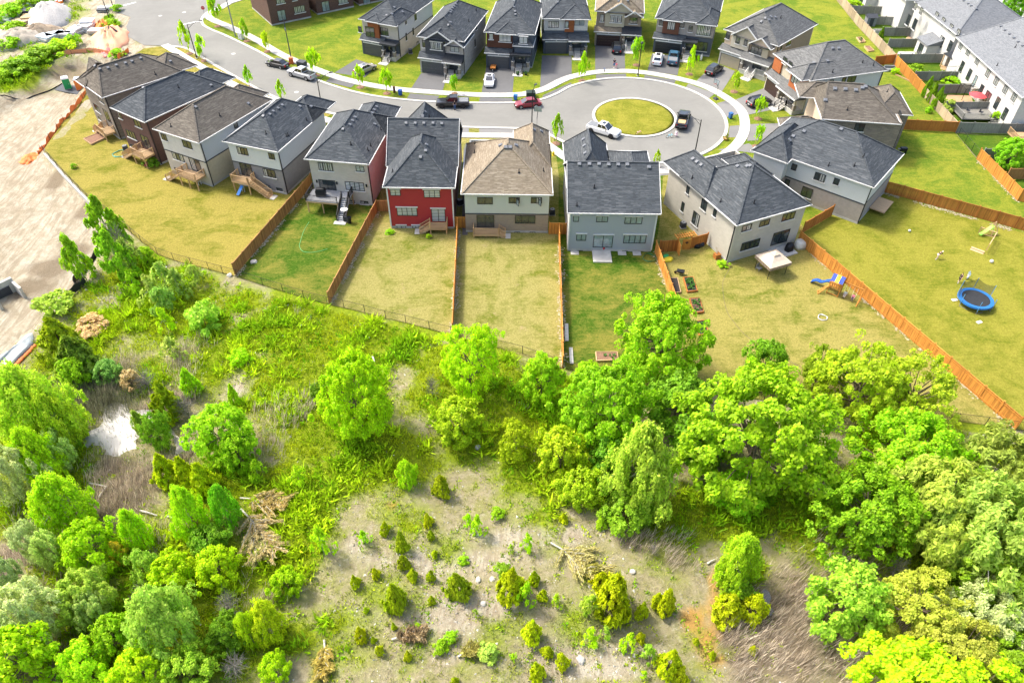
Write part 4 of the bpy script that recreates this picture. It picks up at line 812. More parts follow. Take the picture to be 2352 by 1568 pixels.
f2.roof(e0=0.6); f2.roof(1.6, 7.0, -0.5, 9, pitch=0.62, e0=0, z=6.3, gmat='charcoal'); f2.roof(5.6, 9.3, -0.9, 6, pitch=0.62, e0=0, z=5.7, gmat='stone_pale')
front(f2, 0.5, 5.4, 5.5, 8.7, wall='stone_pale', porch='shed', acc=(1.5, 5.3, 3.55, 6.3, 0.35, 'charcoal'), colw=0.36)
f2.wins('near', ((974, 101), 0.7, 1.4, 1), ((1044, 111), 1.7, 1.5, 2, 'glass_blind')); f2.win('near', (1002, 106), 2.3, 1.4, 3, 'glass_curtain', off=0.35, hdr=True); f2.wins('right', ((1094, 60), 0.6, 1.4, 1), ((1078, 86), 0.6, 1.2, 1), ((1091, 99), 0.6, 1.5, 1)); f2.vents((1047, 11), (1043, 16), (1039, 20), (1036, 25), (1034, 29), (1034, 52), (1030, 58), pipes=((1005, 27), (1094, 25), (1077, 50))); f2.downspout('nr')
f3 = House('house', 'slate roofed house with brown panelled upper front, third in the far row', -5.9, 140.9, -7.0, 9.6, 16.4, 6.5, SL, 'sid_navy', 'sid_navy', None, band=None)
f3.roof(); f3.roof(2.2, 6.4, -0.5, 8, pitch=0.7); f3.roof(5.6, 9.4, -0.9, 3.5, z=4.6, pitch=0.8); MB().box(5.9, -0.6, 3.2, 9.0, 0.39, 4.6).build('wall', Mt['sid_navy'], f3.o)
front(f3, 0.4, 5.2, 5.4, 8.8, acc=(0.5, 5.4, 3.7, 6.4, 0.3, 'brown_panel'))
f3.win('near', (1160, 86), 2.3, 1.7, 3, 'glass_blind', off=0.3); f3.win('near', (1128, 84), 0.8, 1.1, 1, 'glass_blind', off=0.3); f3.win('near', (1202, 93), 1.6, 1.3, 2, 'glass_blind', off=1.0, hdr=True); f3.vents((1181, 4), (1180, 17), (1183, 27), (1184, 34), pipes=((1127, 19),))
f4 = House('house', 'pale house with small rust panel and full width lower roof, fourth in far row', 5.2, 147.7, 1.0, 9.4, 15.5, 6.6, SL, 'sid_navy', 'offwhite', 4.2, band=None)
f4.roof(); f4.roof(3.4, 9.4, -0.4, 7, pitch=0.6)
front(f4, 0.4, 5.4, 5.5, 9.0, porch='roof', acc=(4.5, 6.3, 4.0, 6.5, 0.3, 'orange_panel'))
f4.wins('near', ((1271, 57), 2.1, 1.3, 3, 'glass_curtain'), ((1331, 53), 1.9, 1.0, 2, 'glass_pale')); f4.win('near', (1302, 57), 0.7, 1.3, 1, 'glass_pale', off=0.3); f4.vents((1281, 6), (1267, 19), size=0.3)
f5 = House('house', 'beige house with dark brown garage and black porch roof, fifth in the far row', 15.8, 152.1, -6.0, 9.7, 15.5, 6.6, TN, 'brick_tan', 'brick_tan', None, band=None)
f5.roof(e0=0.5); f5.roof(2.0, 8.0, -0.5, 9, pitch=0.66, e0=0, z=6.5, gmat='stucco_tan'); f5.roof(6.0, 9.6, -0.9, 6, pitch=0.6, e0=0, z=6.0, gmat='brick_tan')
front(f5, 0.4, 5.8, 5.9, 9.3, gmat='garage_brown', wall='brick_tan', porch='shed', rail='white', acc=(2.1, 6.0, 3.7, 6.5, 0.35, 'stucco_tan'))
f5.wins('near', ((1383, 42), 0.8, 1.4, 1), ((1455, 47), 1.6, 1.4, 2)); f5.win('near', (1415, 44), 2.3, 1.4, 3, 'glass_curtain', off=0.35, hdr=True); f5.vents((1421, 3), (1442, 2))
f6 = House('house', 'wide dark grey house with brown wood panel, behind the white and blue vehicles', 27.4, 149.2, -15.8, 12.0, 14.5, 6.4, SL, 'sid_navy', 'stucco_grey', 3.5)
f6.roof(); f6.roof(8.0, 12.0, -0.7, 7, pitch=0.7); f6.roof(1.6, 5.4, -0.5, 6, pitch=0.6)
front(f6, 0.4, 6.2, 6.3, 8.6, gmat='garage_black', acc=(1.7, 4.9, 3.7, 6.3, 0.4, 'brown_panel'))
f6.win('near', (1542, 60), 1.5, 1.5, 2, 'glass_curtain', off=0.4, sill=False); f6.wins('near', ((1519, 53), 0.8, 1.1, 1), ((1567, 57), 0.9, 1.2, 1), ((1586, 67), 0.8, 1.2, 1), ((1617, 70), 2.7, 2.0, 4, 'glass_curtain'), ((1610, 107), 2.5, 1.8, 3)); f6.vents((1664, 32), size=0.3)
h13 = House('house', 'beige house with tan garage, stone porch and front gables right of the circle', 39.9, 144.1, -43.0, 11.6, 15.2, 6.3, S2, 'stone_pale', 'brick_peach', 3.2, sides={'right': ('brick_tan', 'brick_tan')}, band=None)
h13.roof(e0=0.5); h13.roof(2.0, 8.0, -0.6, 9, pitch=0.72, e0=0, z=6.0, gmat='stucco_tan'); h13.roof(6.2, 10.8, -1.2, 6, pitch=0.66, e0=0, z=5.7, gmat='brick_peach')
front(h13, 0.4, 5.4, 5.5, 11.2, gmat='garage_tan', wall='stone_pale', porch='roof', rail='white', acc=(6.9, 10.0, 3.4, 5.3, 0.7, 'stucco_tan'))
MB().box(2.0, -0.1, 3.7, 5.8, 0.39, 6.0).build('wall', Mt['sid_beige'], h13.o); MB().box(6.7, -0.6, 5.3, 10.2, 0.39, 5.5).build('bay_roof', Mt['blackroof'], h13.o)
h13.wins('near', ((1672, 82), 0.9, 1.3, 1)); h13.wins('near', ((1695, 92), 0.9, 1.4, 1), ((1713, 97), 0.7, 1.4, 1), off=0.5); h13.win('near', (1737, 117), 2.3, 1.3, 3, off=0.7); h13.wins('right', ((1815, 94), 0.9, 1.7, 1), ((1809, 98), 0.6, 1.4, 1), ((1795, 107), 0.5, 1.3, 1)); h13.downspout('nr')
h13.vents((1770, 39), (1758, 42), (1765, 46), (1749, 50), (1780, 40), size=0.4, pipes=((1793, 42),))
_x, _y = 50 - 11.8 * math.sin(R(17)), 121.6 + 11.8 * math.cos(R(17))
h12 = House('house', 'grey roofed house with orange wood bay and white sided flank, right of the circle', _x, _y, 17 - 90, 11.8, 15.4, 6.3, S2, 'stucco_tan', 'stucco_tan', None, band=None, sides={'right': ('sid_white', 'sid_white')})
h12.roof(0, 11.8, 0, 15.4, pitch=0.62); h12.roof(6.6, 11.4, -1.4, 8, pitch=0.7)
front(h12, 0.5, 5.6, 5.8, 11.3, gmat='garage_brown', wall='stucco_tan', porch='roof', acc=(7.0, 10.9, 3.2, 6.1, 0.9, 'orange_panel'))
MB().box(0.5, 0.1, 3.8, 3.0, 0.39, 6.1).build('accent_panel', Mt['orange_panel'], h12.o)
h12.win('near', (1829, 181), 2.6, 2.0, 3, 'glass_curtain', off=0.9, sill=False); h12.wins('near', ((1803, 139), 1.2, 1.1, 2), ((1815, 151), 1.0, 1.4, 2), off=0.3)
h12.wins('right', ((1956, 182), 1.7, 1.2, 2), ((1938, 185), 0.8, 1.1, 1), ((1909, 189), 0.8, 0.9, 1), ((1875, 190), 0.8, 1.0, 1)); h12.vents((1912, 111), (1926, 111), (1900, 140), (1869, 145), size=0.45, pipes=((1981, 144), (2006, 150), (1912, 166))); h12.downspout('fr')
def brickbox(label, px_left, px_right, dep, lst, door, mat='brick_brown'):
    a, b = G(px_left), G(px_right); d = b - a; rot = math.degrees(math.atan2(d.y, d.x)); k = 0.4; c, s_ = math.cos(R(rot)), math.sin(R(rot))
    h = House('house', label, a.x - k * c + k * s_, a.y - k * s_ - k * c, rot, d.length + 0.8, dep, 6.4, BR, mat, mat, None, band=None); h.roof()
    for q in lst: h.win('near', *q)
    h.win('near', door, 1.7, 2.1, 2, 'glass_pale', sill=False, kind='sliding_door'); return h
brickbox('brown brick house at the top edge, leftmost of three, with white blinds', (625, 60), (715, 41), 13, [((644, 2), 1.8, 1.2, 2, 'glass_curtain'), ((688, 22), 2.4, 1.4, 3, 'glass_curtain'), ((676, -4), 1.0, 1.0)], (647, 36))
_b = COL.objects[-1]
hb = brickbox('brown brick house cut by the top edge, second from the left there', (730, 35), (813, 17), 13, [((788, 2), 2.2, 1.2, 3, 'glass_blind')], (748, 15)); hb.win('near', (748, -12), 1.2, 1.0)
brickbox('brown brick house just entering the picture at the top, rightmost of three', (826, 14), (900, -2), 12, [], (842, 0))
# --- townhouse blocks on the right
TG = 'townhouse blocks along the right edge'
ta = House('townhouse_block', 'long white townhouse block with grey roof, nearest to the camera on the right', 83.2, 141.4, -90, 25.4, 22, 6.3, 'townroof', 'offwhite', 'offwhite', None, band=None, cat='townhouse', group=TG)
ta.roof(0, 25.4, 0, 22, axis='x', pitch=0.42, e0=0.12, e1=0.0)
ta.wins('near', *[(p, 1.3, 1.3, 2, 'glass_curtain') for p in ((2207, 105), (2224, 120), (2245, 140), (2269, 169), (2288, 187), (2309, 206), (2329, 224))])
ta.wins('near', *[(p, 1.2, 2.0, 2, 'glass') for p in ((2209, 154), (2226, 172), (2253, 208), (2290, 237), (2308, 262))], sill=False); ta.wins('near', ((2239, 187), 0.9, 2.0, 1, 'glass_pale'), ((2268, 224), 1.8, 2.0, 2, 'glass'), sill=False, kind='sliding_door')
ta.vents(*[(2299 + 10 * k, 61 + 9 * k) for k in range(6)], pipes=((2332, 109), (2290, 151)))
tb = House('townhouse_block', 'white townhouse block with dark grey hipped roof, second on the right', 82.6, 160.2, -86, 17.4, 17, 6.3, 'townroof', 'offwhite', 'offwhite', None, band=None, cat='townhouse', group=TG)
tb.roof(0, 17.4, 0, 17, axis='x', pitch=0.55, e0=0.6, e1=1.0)
tb.wins('near', *[(p, 1.1, 1.3, 2, 'glass_curtain') for p in ((2151, 36), (2166, 49), (2184, 64), (2201, 76))]); tb.wins('near', ((2182, 107), 1.2, 2, 2), ((2162, 96), 1.6, 2.0, 2), sill=False); tb.vents((2214, 2), (2224, 9), (2231, 14), (2242, 21))
tc = House('townhouse_block', 'white townhouse block at the top right, cut by the top edge', 80.4, 182, -88, 21, 16, 6.3, 'townroof', 'offwhite', 'offwhite', None, band=None, cat='townhouse', group=TG)
tc.roof(0, 21, 0, 16, axis='x', pitch=0.55, e1=0.5); tc.wins('near', ((2103, 15), 1.0, 1.3, 2, 'glass_curtain'), ((2116, 26), 1.0, 1.3, 2, 'glass_curtain'), ((2086, 46), 1.1, 2.0, 2), ((2101, 56), 1.4, 2.0, 2)); 
for hh, u0, u1 in ((tb, 9.5, 13.5), (tc, 4.0, 8.5)):
    MB().box(u0, -2.2, 0, u1, hh.ov - 0.01, 2.7).build('rear_extension', Mt['offwhite'], hh.o); MB().add([(u0 - .25, -2.5, 2.7), (u1 + .25, -2.5, 2.7), (u1 + .25, hh.ov - .01, 3.7), (u0 - .25, hh.ov - .01, 3.7), (u0 - .25, -2.5, 2.6), (u1 + .25, -2.5, 2.6), (u1 + .25, hh.ov - .01, 2.6), (u0 - .25, hh.ov - .01, 2.6)], [(0, 1, 2, 3), (4, 7, 6, 5), (0, 4, 5, 1), (1, 5, 6, 2), (3, 7, 4, 0)]).build('extension_roof', Mt['townroof'], hh.o)
    window(hh.o, ((u0 + u1) / 2, -2.2, 1.15), 0, 1.7, 2.0, 2, 'glass', False, 'sliding_door')
for lb, px in (('air conditioner unit on a pad by the left wall of the gazebo house', (1568, 522)), ('air conditioner unit beside the beige flank of the first far row house', (943, 123)), ('air conditioner unit in the alley right of the red house', (1056, 470)), ('air conditioner unit in the gap right of the tan roofed house', (1268, 492)), ('air conditioner unit behind the brown brick house, beside its deck', (290, 346))): ac_unit(lb, px)
# ---------------------------------------------------------------- fences: posts, rails, cap and every board a piece of its own
_bm = {}
def board_mesh(wd, hgt, mat):
    k = (round(wd, 3), round(hgt, 2), mat)
    if k not in _bm: _bm[k] = MB().box(-wd / 2, -0.011, 0.04, wd / 2, 0.011, hgt).mesh('board', Mt[mat])
    return _bm[k]
def board_fence(label, px, mat, hgt=1.85, bay=2.45, single=True, cap=None, side=1, group='wooden board fences between the gardens', name='board_fence', z=0.0, pts=None):
    P = pts or [Vector(G(p, z)) for p in px]; c = P[0]; t = thing(name, label, 'fence', c, 0, group); cap = cap or mat
    for a, b in zip(P, P[1:]):
        L = (b - a).length; n = max(1, round(L / bay)); d = (b - a) / L; rz = math.atan2(d.y, d.x); nrm = Vector((-d.y, d.x, 0)) * side
        for k in range(n + 1):
            if k == 0 and a is not P[0]: continue
            q = a + d * L * k / n - c; MB().box(-0.06, -0.06, -0.05, 0.06, 0.06, hgt + 0.14).box(-0.085, -0.085, hgt + 0.14, 0.085, 0.085, hgt + 0.19).build('post', Mt[cap], t, q, rz)
        w_ = L / n
        for k in range(n):
            m = a + d * (w_ * (k + 0.5)) - c; hh = hgt
            for zz, (q0, q1, q2, q3) in enumerate(((-0.045, hh - 0.01, 0.055, hh + 0.04), (0.012, 0.28, 0.05, 0.37), (0.012, hh - 0.32, 0.05, hh - 0.23))): MB().box(-w_ / 2 + 0.06, q0, q1, w_ / 2 - 0.06, q2, q3).build('cap_rail' if zz == 0 else 'rail', Mt[cap], t, m, rz)
            nb = max(3, round((w_ - 0.12) / 0.15)); bw = (w_ - 0.12) / nb
            if single:
                me = board_mesh(bw - 0.012, hh - 0.02, mat)
                for j in range(nb):
                    u = -w_ / 2 + 0.06 + (j + 0.5) * bw
                    put('board', me, t, m + d * u + nrm * rnd.uniform(-0.006, 0.006), rz + rnd.uniform(-0.02, 0.02))
            else:
                mb = MB()
                for j in range(nb):
                    u = -w_ / 2 + 0.06 + (j + 0.5) * bw; e = rnd.uniform(-0.008, 0.008); mb.box(u - bw / 2 + 0.006, -0.011 + e, 0.04, u + bw / 2 - 0.006, 0.011 + e, hh - rnd.uniform(0.01, 0.05))
                stuff(mb.build('board_run', Mt[mat], t, m, rz))
    return t
board_fence('brown board fence between the white sided house and the raised grey deck', [(541, 632), (717, 426)], 'cedar_dk')
board_fence('brown board fence left of the red house, with a short return to it', [(757, 698), (867, 486), (893, 486)], 'cedar_dk', side=-1)
board_fence('narrow orange fence seen edge on between red house and tan house yards', [(1040, 770), (1052, 527)], 'cedar', group='wooden board fences between the gardens')
board_fence('short orange fence panel closing the alley right of the red house', [(1043, 524), (1071, 524)], 'cedar')
board_fence('narrow orange fence seen edge on left of the grey sided house yard', [(1292, 845), (1283, 540)], 'cedar')
board_fence('orange fence panels closing the gap left of the grey sided house', [(1261, 538), (1301, 539)], 'cedar')
board_fence('orange fence beside the raised garden beds', [(1548, 706), (1504, 580)], 'cedar')
board_fence('reddish horizontal fence piece left of the pergola gate', [(1513, 580), (1553, 577)], 'cedar_red')
board_fence('reddish fence piece between the pergola gate and the cream brick house', [(1583, 572), (1621, 562)], 'cedar_red')
board_fence('longest orange fence, running diagonally past the play set to the right edge', [(2331, 986), (1832, 557)], 'cedar', side=-1)
board_fence('reddish fence with a gate between the cream brick and white sided houses', [(1842, 536), (1908, 497)], 'cedar_red')
board_fence('brown-orange fence across the lawn behind the white and greige house', [(2027, 441), (2470, 563)], 'cedar_red')
board_fence('orange fence right of the brown-tan stone house', [(2066, 298), (2193, 304)], 'cedar_red', single=False)
board_fence('weathered grey fence below the townhouse yards, running to the right edge', [(2196, 305), (2420, 311)], 'wood_grey', single=False)
board_fence('pale orange far end of the boundary fence along the townhouse yards', [(1912, -12), (1968, 59)], 'wood_pale', single=False)
board_fence('orange and grey middle stretch of the boundary fence along the townhouse yards', [(1968, 59), (2053, 149)], 'wood_pale', single=False)
board_fence('bright orange stretch of the boundary fence with dark branch decoration', [(2053, 149), (2119, 221)], 'cedar', single=False)
board_fence('pinkish grey near end of the boundary fence, beside the conical cedars', [(2119, 221), (2194, 304)], 'wood_pale', 1.6, single=False)
board_fence('orange fence joining the orange bay house to the boundary fence', [(2006, 152), (2051, 147)], 'cedar_red', single=False)
board_fence('orange fence at the right edge, in front of the round green tree', [(2243, 366), (2336, 461), (2400, 476)], 'cedar')
board_fence('dark grey fence behind the round green tree at the right edge', [(2252, 366), (2320, 366)], 'wood_grey', single=False)
board_fence('brown fence right of the round green tree at the right edge', [(2309, 412), (2420, 412)], 'cedar_dk', single=False)
for i, (a, b) in enumerate([((1950, 33), (2063, 35)), ((2004, 57), (2080, 60)), ((2022, 83), (2112, 84)), ((2037, 110), (2154, 109)), ((2061, 145), (2166, 145)), ((2096, 186), (2214, 185)), ((2142, 216), (2238, 215)), ((2166, 256), (2275, 256))]):
    board_fence(['grey divider fence at the far end of the townhouse yards, cut by nothing but near the top', 'grey divider fence between a dark shed and a white swing frame', 'grey divider fence behind the wooden pergola', 'grey divider fence with hanging flower baskets', 'grey divider fence behind the dark roofed gazebo', 'grey divider fence in front of the dark roofed gazebo', 'grey divider fence behind the conical cedars and patio frame', 'grey divider fence above the red parasol deck'][i][:80] if i else 'farthest grey divider fence of the townhouse yards', [a, b], 'wood_grey', 1.75, single=False, group='grey divider fences of the townhouse yards')

def chain_fence(label, px, hgt=1.2, z=0.0, bay=2.9, pts=None):
    P = pts or [Vector(G(p, z)) for p in px]; t = thing('chain_link_fence', label, 'fence', P[0], 0, 'black chain-link fences'); c = P[0]; msh = MB(); rail = MB()
    for a, b in zip(P, P[1:]):
        L = (b - a).length; n = max(1, round(L / bay)); d = (b - a) / L
        for k in range(n): q = a + d * L * k / n - c; MB().tube([(q.x, q.y, q.z - 0.1), (q.x, q.y, q.z + hgt + 0.05)], 0.035, 6).build('post', Mt['black'], t)
        rail.tube([a - c + Vector((0, 0, hgt)), b - c + Vector((0, 0, hgt))], 0.022, 5).tube([a - c + Vector((0, 0, 0.06)), b - c + Vector((0, 0, 0.06))], 0.012, 4)
        m = int(L / 0.30); up = Vector((0, 0, hgt - 0.06))
        for k in range(m):
            p0 = a + d * (L * k / m) - c + Vector((0, 0, 0.06)); s_ = min(L * (1 - k / m), hgt * 0.9); p1 = p0 + d * s_ + up * (s_ / (hgt * 0.9)); msh.bar(p0, p1, 0.007)
            s_ = min(L * k / m, hgt * 0.9); p1 = p0 - d * s_ + up * (s_ / (hgt * 0.9)); msh.bar(p0, p1, 0.007)
    rail.build('rail', Mt['black'], t); stuff(msh.build('mesh_wire', Mt['black'], t)); return t
chain_fence('black chain-link fence on the concrete retaining wall above the construction ground', None, 1.25, pts=[p + Vector((0, 0, 0.12)) for p in FENCE_BACK[:4]])
chain_fence('long black chain-link fence along the back of the yards above the scrub', None, pts=FENCE_BACK[3:22])
chain_fence('black chain-link fence behind the big maples, ending at the orange fence', None, pts=[p for p in FENCE_BACK[21:30]])
chain_fence('short black chain-link fence below the grey fence on the right', [(2200, 312), (2246, 366)], 1.4)
# concrete retaining wall, stepped
_w = FENCE_BACK[:4]; t = thing('retaining_wall', 'pale concrete retaining wall below the black chain-link fence on the left', 'wall', _w[0]); c = _w[0]
for a, b in zip(_w, _w[1:]):
    L = (b - a).length; n = max(1, int(L / 2.4)); d = (b - a) / L; rz = math.atan2(d.y, d.x)
    for k in range(n): m = a + d * (L * (k + 0.5) / n) - c; MB().box(-L / n / 2 + 0.012, -0.22, -1.6, L / n / 2 - 0.012, 0.16, rnd.uniform(0.06, 0.12)).build('panel', Mt['concrete'], t, m, rz)

# pergola gate left of the cream brick house
g = G((1553, 577)); g2 = G((1583, 572)); d = (g2 - g).normalized(); t = thing('pergola_gate', 'wooden arched garden gate with a slatted pergola top, left of the cream brick house', 'gate', g, math.atan2(d.y, d.x)); L = (g2 - g).length
for x in (0, L): MB().box(x - 0.07, -0.07, 0, x + 0.07, 0.07, 2.35).build('post', Mt['cedar'], t)
for y in (-0.25, 0.25): MB().box(-0.5, y - 0.03, 2.35, L + 0.5, y + 0.03, 2.5).build('beam', Mt['cedar'], t)
for k in range(9): x = -0.4 + k * (L + 0.8) / 8; MB().box(x - 0.03, -0.55, 2.503, x + 0.03, 0.55, 2.6).build('slat', Mt['cedar'], t)
gd = MB().box(0, -0.02, 0.1, 1.15, 0.02, 1.85).build('gate_leaf', Mt['cedar'], t, (L - 1.2, -0.02, 0), R(-12)); MB().box(-0.17, -0.035, -0.17, 0.17, -0.021, 0.17).build('diamond_panel', Mt['brown_panel'], gd, (0.57, 0, 1.3)); gd.children[0].rotation_euler = (0, R(45), 0)
MB().box(0, -0.02, 0.1, 1.2, 0.02, 1.85).build('gate_leaf', Mt['cedar'], t, (0.05, -0.05, 0), R(-100))

# ---------------------------------------------------------------- garden things
def raised_bed(label, quad, mat='wood_raw', soil='soil', plants=0, rows=False, group='wooden raised garden beds', hgt=0.28):
    P = Gs(quad); c = sum(P, Vector()) / 4; t = thing('raised_bed', label, 'garden bed', c, 0, group); Q = [p - c for p in P]
    for a, b in zip(Q, Q[1:] + Q[:1]):
        d = (b - a).normalized(); MB().bar(a + Vector((0, 0, hgt / 2)) - d * 0.04, b + Vector((0, 0, hgt / 2)) + d * 0.04 - d * 0.08, 0.09, hgt).build('board', Mt[mat], t)
    mb = MB(); mb.add([(p.x * .99, p.y * .99, hgt - 0.08) for p in Q], [(0, 1, 2, 3)]) ; mb.build('soil', Mt[soil], t)
    if rows:
        for k in range(9):
            f = (k + 0.6) / 9.2; a = Q[0].lerp(Q[3], f); b = Q[1].lerp(Q[2], f); MB().bar(a.lerp(b, 0.06) + Vector((0, 0, hgt - 0.05)), a.lerp(b, 0.94) + Vector((0, 0, hgt - 0.05)), 0.12, 0.07).build('soil_ridge', Mt['mulch'], t)
    for k in range(plants):
        u, v = rnd.uniform(.15, .85), rnd.uniform(.12, .88); p = Q[0].lerp(Q[1], u).lerp(Q[3].lerp(Q[2], u), v); mb = MB()
        for j in range(9):
            a = rnd.uniform(0, 6.28); r = rnd.uniform(.08, .26); q = p + Vector((0, 0, hgt - 0.05)); e = Vector((math.cos(a) * r, math.sin(a) * r, rnd.uniform(.08, .3))); s_ = Vector((-math.sin(a), math.cos(a), 0)) * 0.09
            mb.poly([q, q + e * 0.6 + s_, q + e, q + e * 0.6 - s_])
        o = mb.build('seedling', Mt['leaf'], t); o.color = (0.10, 0.24, 0.05, 1)
    return t
D3 = lambda x, y: (1176 + x / 4, 343 + y / 4); D2 = lambda x, y: (784 + x / 3, 710.5 + y / 3); D4 = lambda x, y: (1764 + x / 4, 343 + y / 4); DT4 = lambda x, y: (1764 + x / 4, y / 4); DT1 = lambda x, y: (x / 4, y / 4)
raised_bed('empty dark soil bed, upper one of the pair against the orange fence', [D3(1458, 1328), D3(1548, 1322), D3(1518, 1192), D3(1430, 1196)])
raised_bed('reddish garden bed overflowing with leafy plants near the wheelbarrow', [D3(1610, 1318), D3(1700, 1308), D3(1662, 1184), D3(1573, 1188)], 'cedar_red', plants=34)
raised_bed('empty dark soil bed, lower one of the pair against the orange fence', [D3(1504, 1520), D3(1594, 1512), D3(1564, 1386), D3(1476, 1390)])
raised_bed('reddish garden bed with neat planted rows', [D3(1668, 1514), D3(1758, 1504), D3(1720, 1376), D3(1630, 1380)], 'cedar_red', plants=16, rows=True)
raised_bed('planted garden bed half hidden by the walnut tree', [(1606, 772), (1627, 769), (1618, 738), (1597, 741)], 'cedar_red', plants=14)
raised_bed('pale framed soil bed with few seedlings at the back of the grey sided house yard', [(1370, 831), (1420, 829), (1417, 811), (1368, 811)], 'wood_raw', 'mulch', 4)
raised_bed('large brown soil bed near the leftmost decks', [DT1(843, 1335), DT1(970, 1278), DT1(915, 1228), DT1(772, 1285)], 'wood_raw', 'mulch')
raised_bed('planted bed on the far lawn beside the boundary fence, upper one', [DT4(845, 398), DT4(892, 392), DT4(858, 352), DT4(810, 354)], 'wood_raw', 'mulch', 6)
raised_bed('empty bed on the far lawn beside the boundary fence, lower one', [DT4(920, 480), DT4(972, 474), DT4(930, 434), DT4(882, 436)], 'wood_raw', 'mulch')
def simple(name, label, cat, px, rz=0, group=None, z=0.0, scale=1.0):
    p = G(px, z); t = thing(name, label, cat, (p.x, p.y, z), rz, group); t.scale = (scale,) * 3; return t
# gazebo
t = simple('gazebo', 'beige fabric gazebo with pleated edge on the patio of the cream brick house', 'gazebo', (1768, 622), R(24))
for x in (-1.4, 1.4):
    for y in (-1.3, 1.3): MB().tube([(x, y, 0), (x, y, 2.1)], 0.04, 6).build('post', Mt['black'], t)
cn = plain('beige_canvas', (0.52, 0.43, 0.33), 0.85, 0, 0.08); mb = MB(); A = [(-1.7, -1.6, 2.0), (1.7, -1.6, 2.0), (1.7, 1.6, 2.0), (-1.7, 1.6, 2.0)]; B = [(-.45, -.4, 2.75), (.45, -.4, 2.75), (.45, .4, 2.75), (-.45, .4, 2.75)]
mid = [((a[0] * 0.56 + b[0] * 0.44), (a[1] * 0.56 + b[1] * 0.44), 2.28) for a, b in zip(A, B)]; mb.loft([A, mid, B]); mb.build('canopy', cn, t)
MB().loft([[(-.5, -.45, 2.86), (.5, -.45, 2.86), (.5, .45, 2.86), (-.5, .45, 2.86)], [(-.02, -.02, 3.1), (.02, -.02, 3.1), (.02, .02, 3.1), (-.02, .02, 3.1)]]).build('top_vent', cn, t)
mb = MB()
for k in range(4):
    a, b = Vector(A[k]), Vector(A[(k + 1) % 4])
    for j in range(10):
        p, q = a.lerp(b, j / 10), a.lerp(b, (j + 1) / 10); m = p.lerp(q, .5); m = m + (m - Vector((0, 0, m.z))).normalized() * 0.1; dn = Vector((0, 0, -0.4)); mb.poly([p, m, m + dn, p + dn]); mb.poly([m, q, q + dn, m + dn])
mb.build('valance', plain('brown_canvas', (0.30, 0.23, 0.17), 0.9), t)
t = simple('patio_chair', 'light patio chair half under the gazebo edge', 'chair', (1742, 620), 0.6); MB().box(-.3, -.3, .35, .3, .3, .42).build('seat', Mt['grey'], t); MB().box(-.3, .24, .42, .3, .3, .95).build('backrest', Mt['grey'], t)
for x in (-.27, .27):
    for y in (-.27, .27): MB().box(x - .02, y - .02, 0, x + .02, y + .02, .35).build('leg', Mt['grey'], t)
def covered(name, label, cat, px, rx, ry, h, mat, sag=0.9, z=0.0, group=None):
    t = simple(name, label, cat, px, rnd.uniform(0, 1), group, z); mb = MB(); n = 12
    mb.loft([[(rx * f * math.cos(6.283 * k / n) * (1 + .08 * math.sin(3 * k)), ry * f * math.sin(6.283 * k / n) * (1 + .08 * math.cos(2 * k)), h * g) for k in range(n)] for f, g in ((1.05, 0), (1.0, .35), (.92, .72), (.7, .95), (.3, 1.0))]); mb.build('cover', mat, t, smooth=True)
    mb = MB().tube([(0, -ry * .9, h * .25), (rx * .3, ry * .9, h * .3)], .02, 5); mb.build('tie_cord', Mt['grey'], t); return t
covered('barbecue', 'black covered barbecue at the sliding door of the cream brick house', 'barbecue', (1811, 575), .75, .55, 1.15, Mt['black'])
covered('covered_furniture', 'pale covered garden furniture beside the long orange fence', 'furniture cover', (1837, 566), 1.0, .8, 1.0, plain('pale_tarp', (.58, .56, .48), .7))
_q = h5.M @ Vector((2.0, -1.2, 2.0)); t = thing('barbecue', 'black covered barbecue standing on the raised grey deck', 'barbecue', _q); MB().loft([[(x * f, y * f, z_) for x, y in ((-.7, -.4), (.7, -.4), (.7, .4), (-.7, .4))] for f, z_ in ((1.0, .05), (1.0, .9), (.8, 1.2), (.4, 1.3))]).build('cover', Mt['black'], t); MB().box(-.75, -.03, .9, .75, .03, .95).build('strap', Mt['charcoal'], t)
t = simple('patio_heater', 'steel patio heater with a round white top at the foot of the grey stairs', 'patio heater', (795, 508)); MB().tube([(0, 0, 0), (0, 0, .8), (0, 0, .82), (0, 0, 2.0)], [.25, .22, .04, .04], 10).build('stand', Mt['charcoal'], t); MB().tube([(0, 0, 1.98), (0, 0, 2.12)], [.52, .2], 16).build('hood', Mt['white'], t)
# wheelbarrow, planter of tools, bags, planks, hose
t = simple('wheelbarrow', 'black wheelbarrow left on the lawn by the garden beds', 'wheelbarrow', (1562, 630), R(160)); MB().loft([[(x * f, y * f, z_) for x, y in ((-.5, -.35), (.5, -.3), (.5, .3), (-.5, .35))] for f, z_ in ((.55, .28), (1.0, .62))]).build('tray', Mt['black'], t)
MB().tube([(.62, -.06, .2), (.62, .06, .2)], .2, 12).build('wheel', Mt['black'], t)
for y in (-.27, .27): MB().bar((.55, y * .3, .22), (-1.0, y, .6), .05).build('handle', Mt['wood_raw'], t); MB().bar((-.3, y, .35), (-.35, y, 0), .04).build('leg', Mt['black'], t)
t = simple('planter_box', 'orange wooden planter holding garden tools against the cream brick house', 'planter', (1646, 592), R(20))
for k in range(4): MB().box(-.4, -.35, k * .17, .4, .35, k * .17 + .16).build('slat', Mt['cedar_red'], t)
for k in range(6): a = rnd.uniform(0, 6.28); MB().tube([(.1 * math.cos(a), .1 * math.sin(a), .5), (.4 * math.cos(a), .4 * math.sin(a), 1.5)], .025, 5).build('tool_handle', Mt[rnd.choice(['wood_raw', 'grey', 'white'])], t)
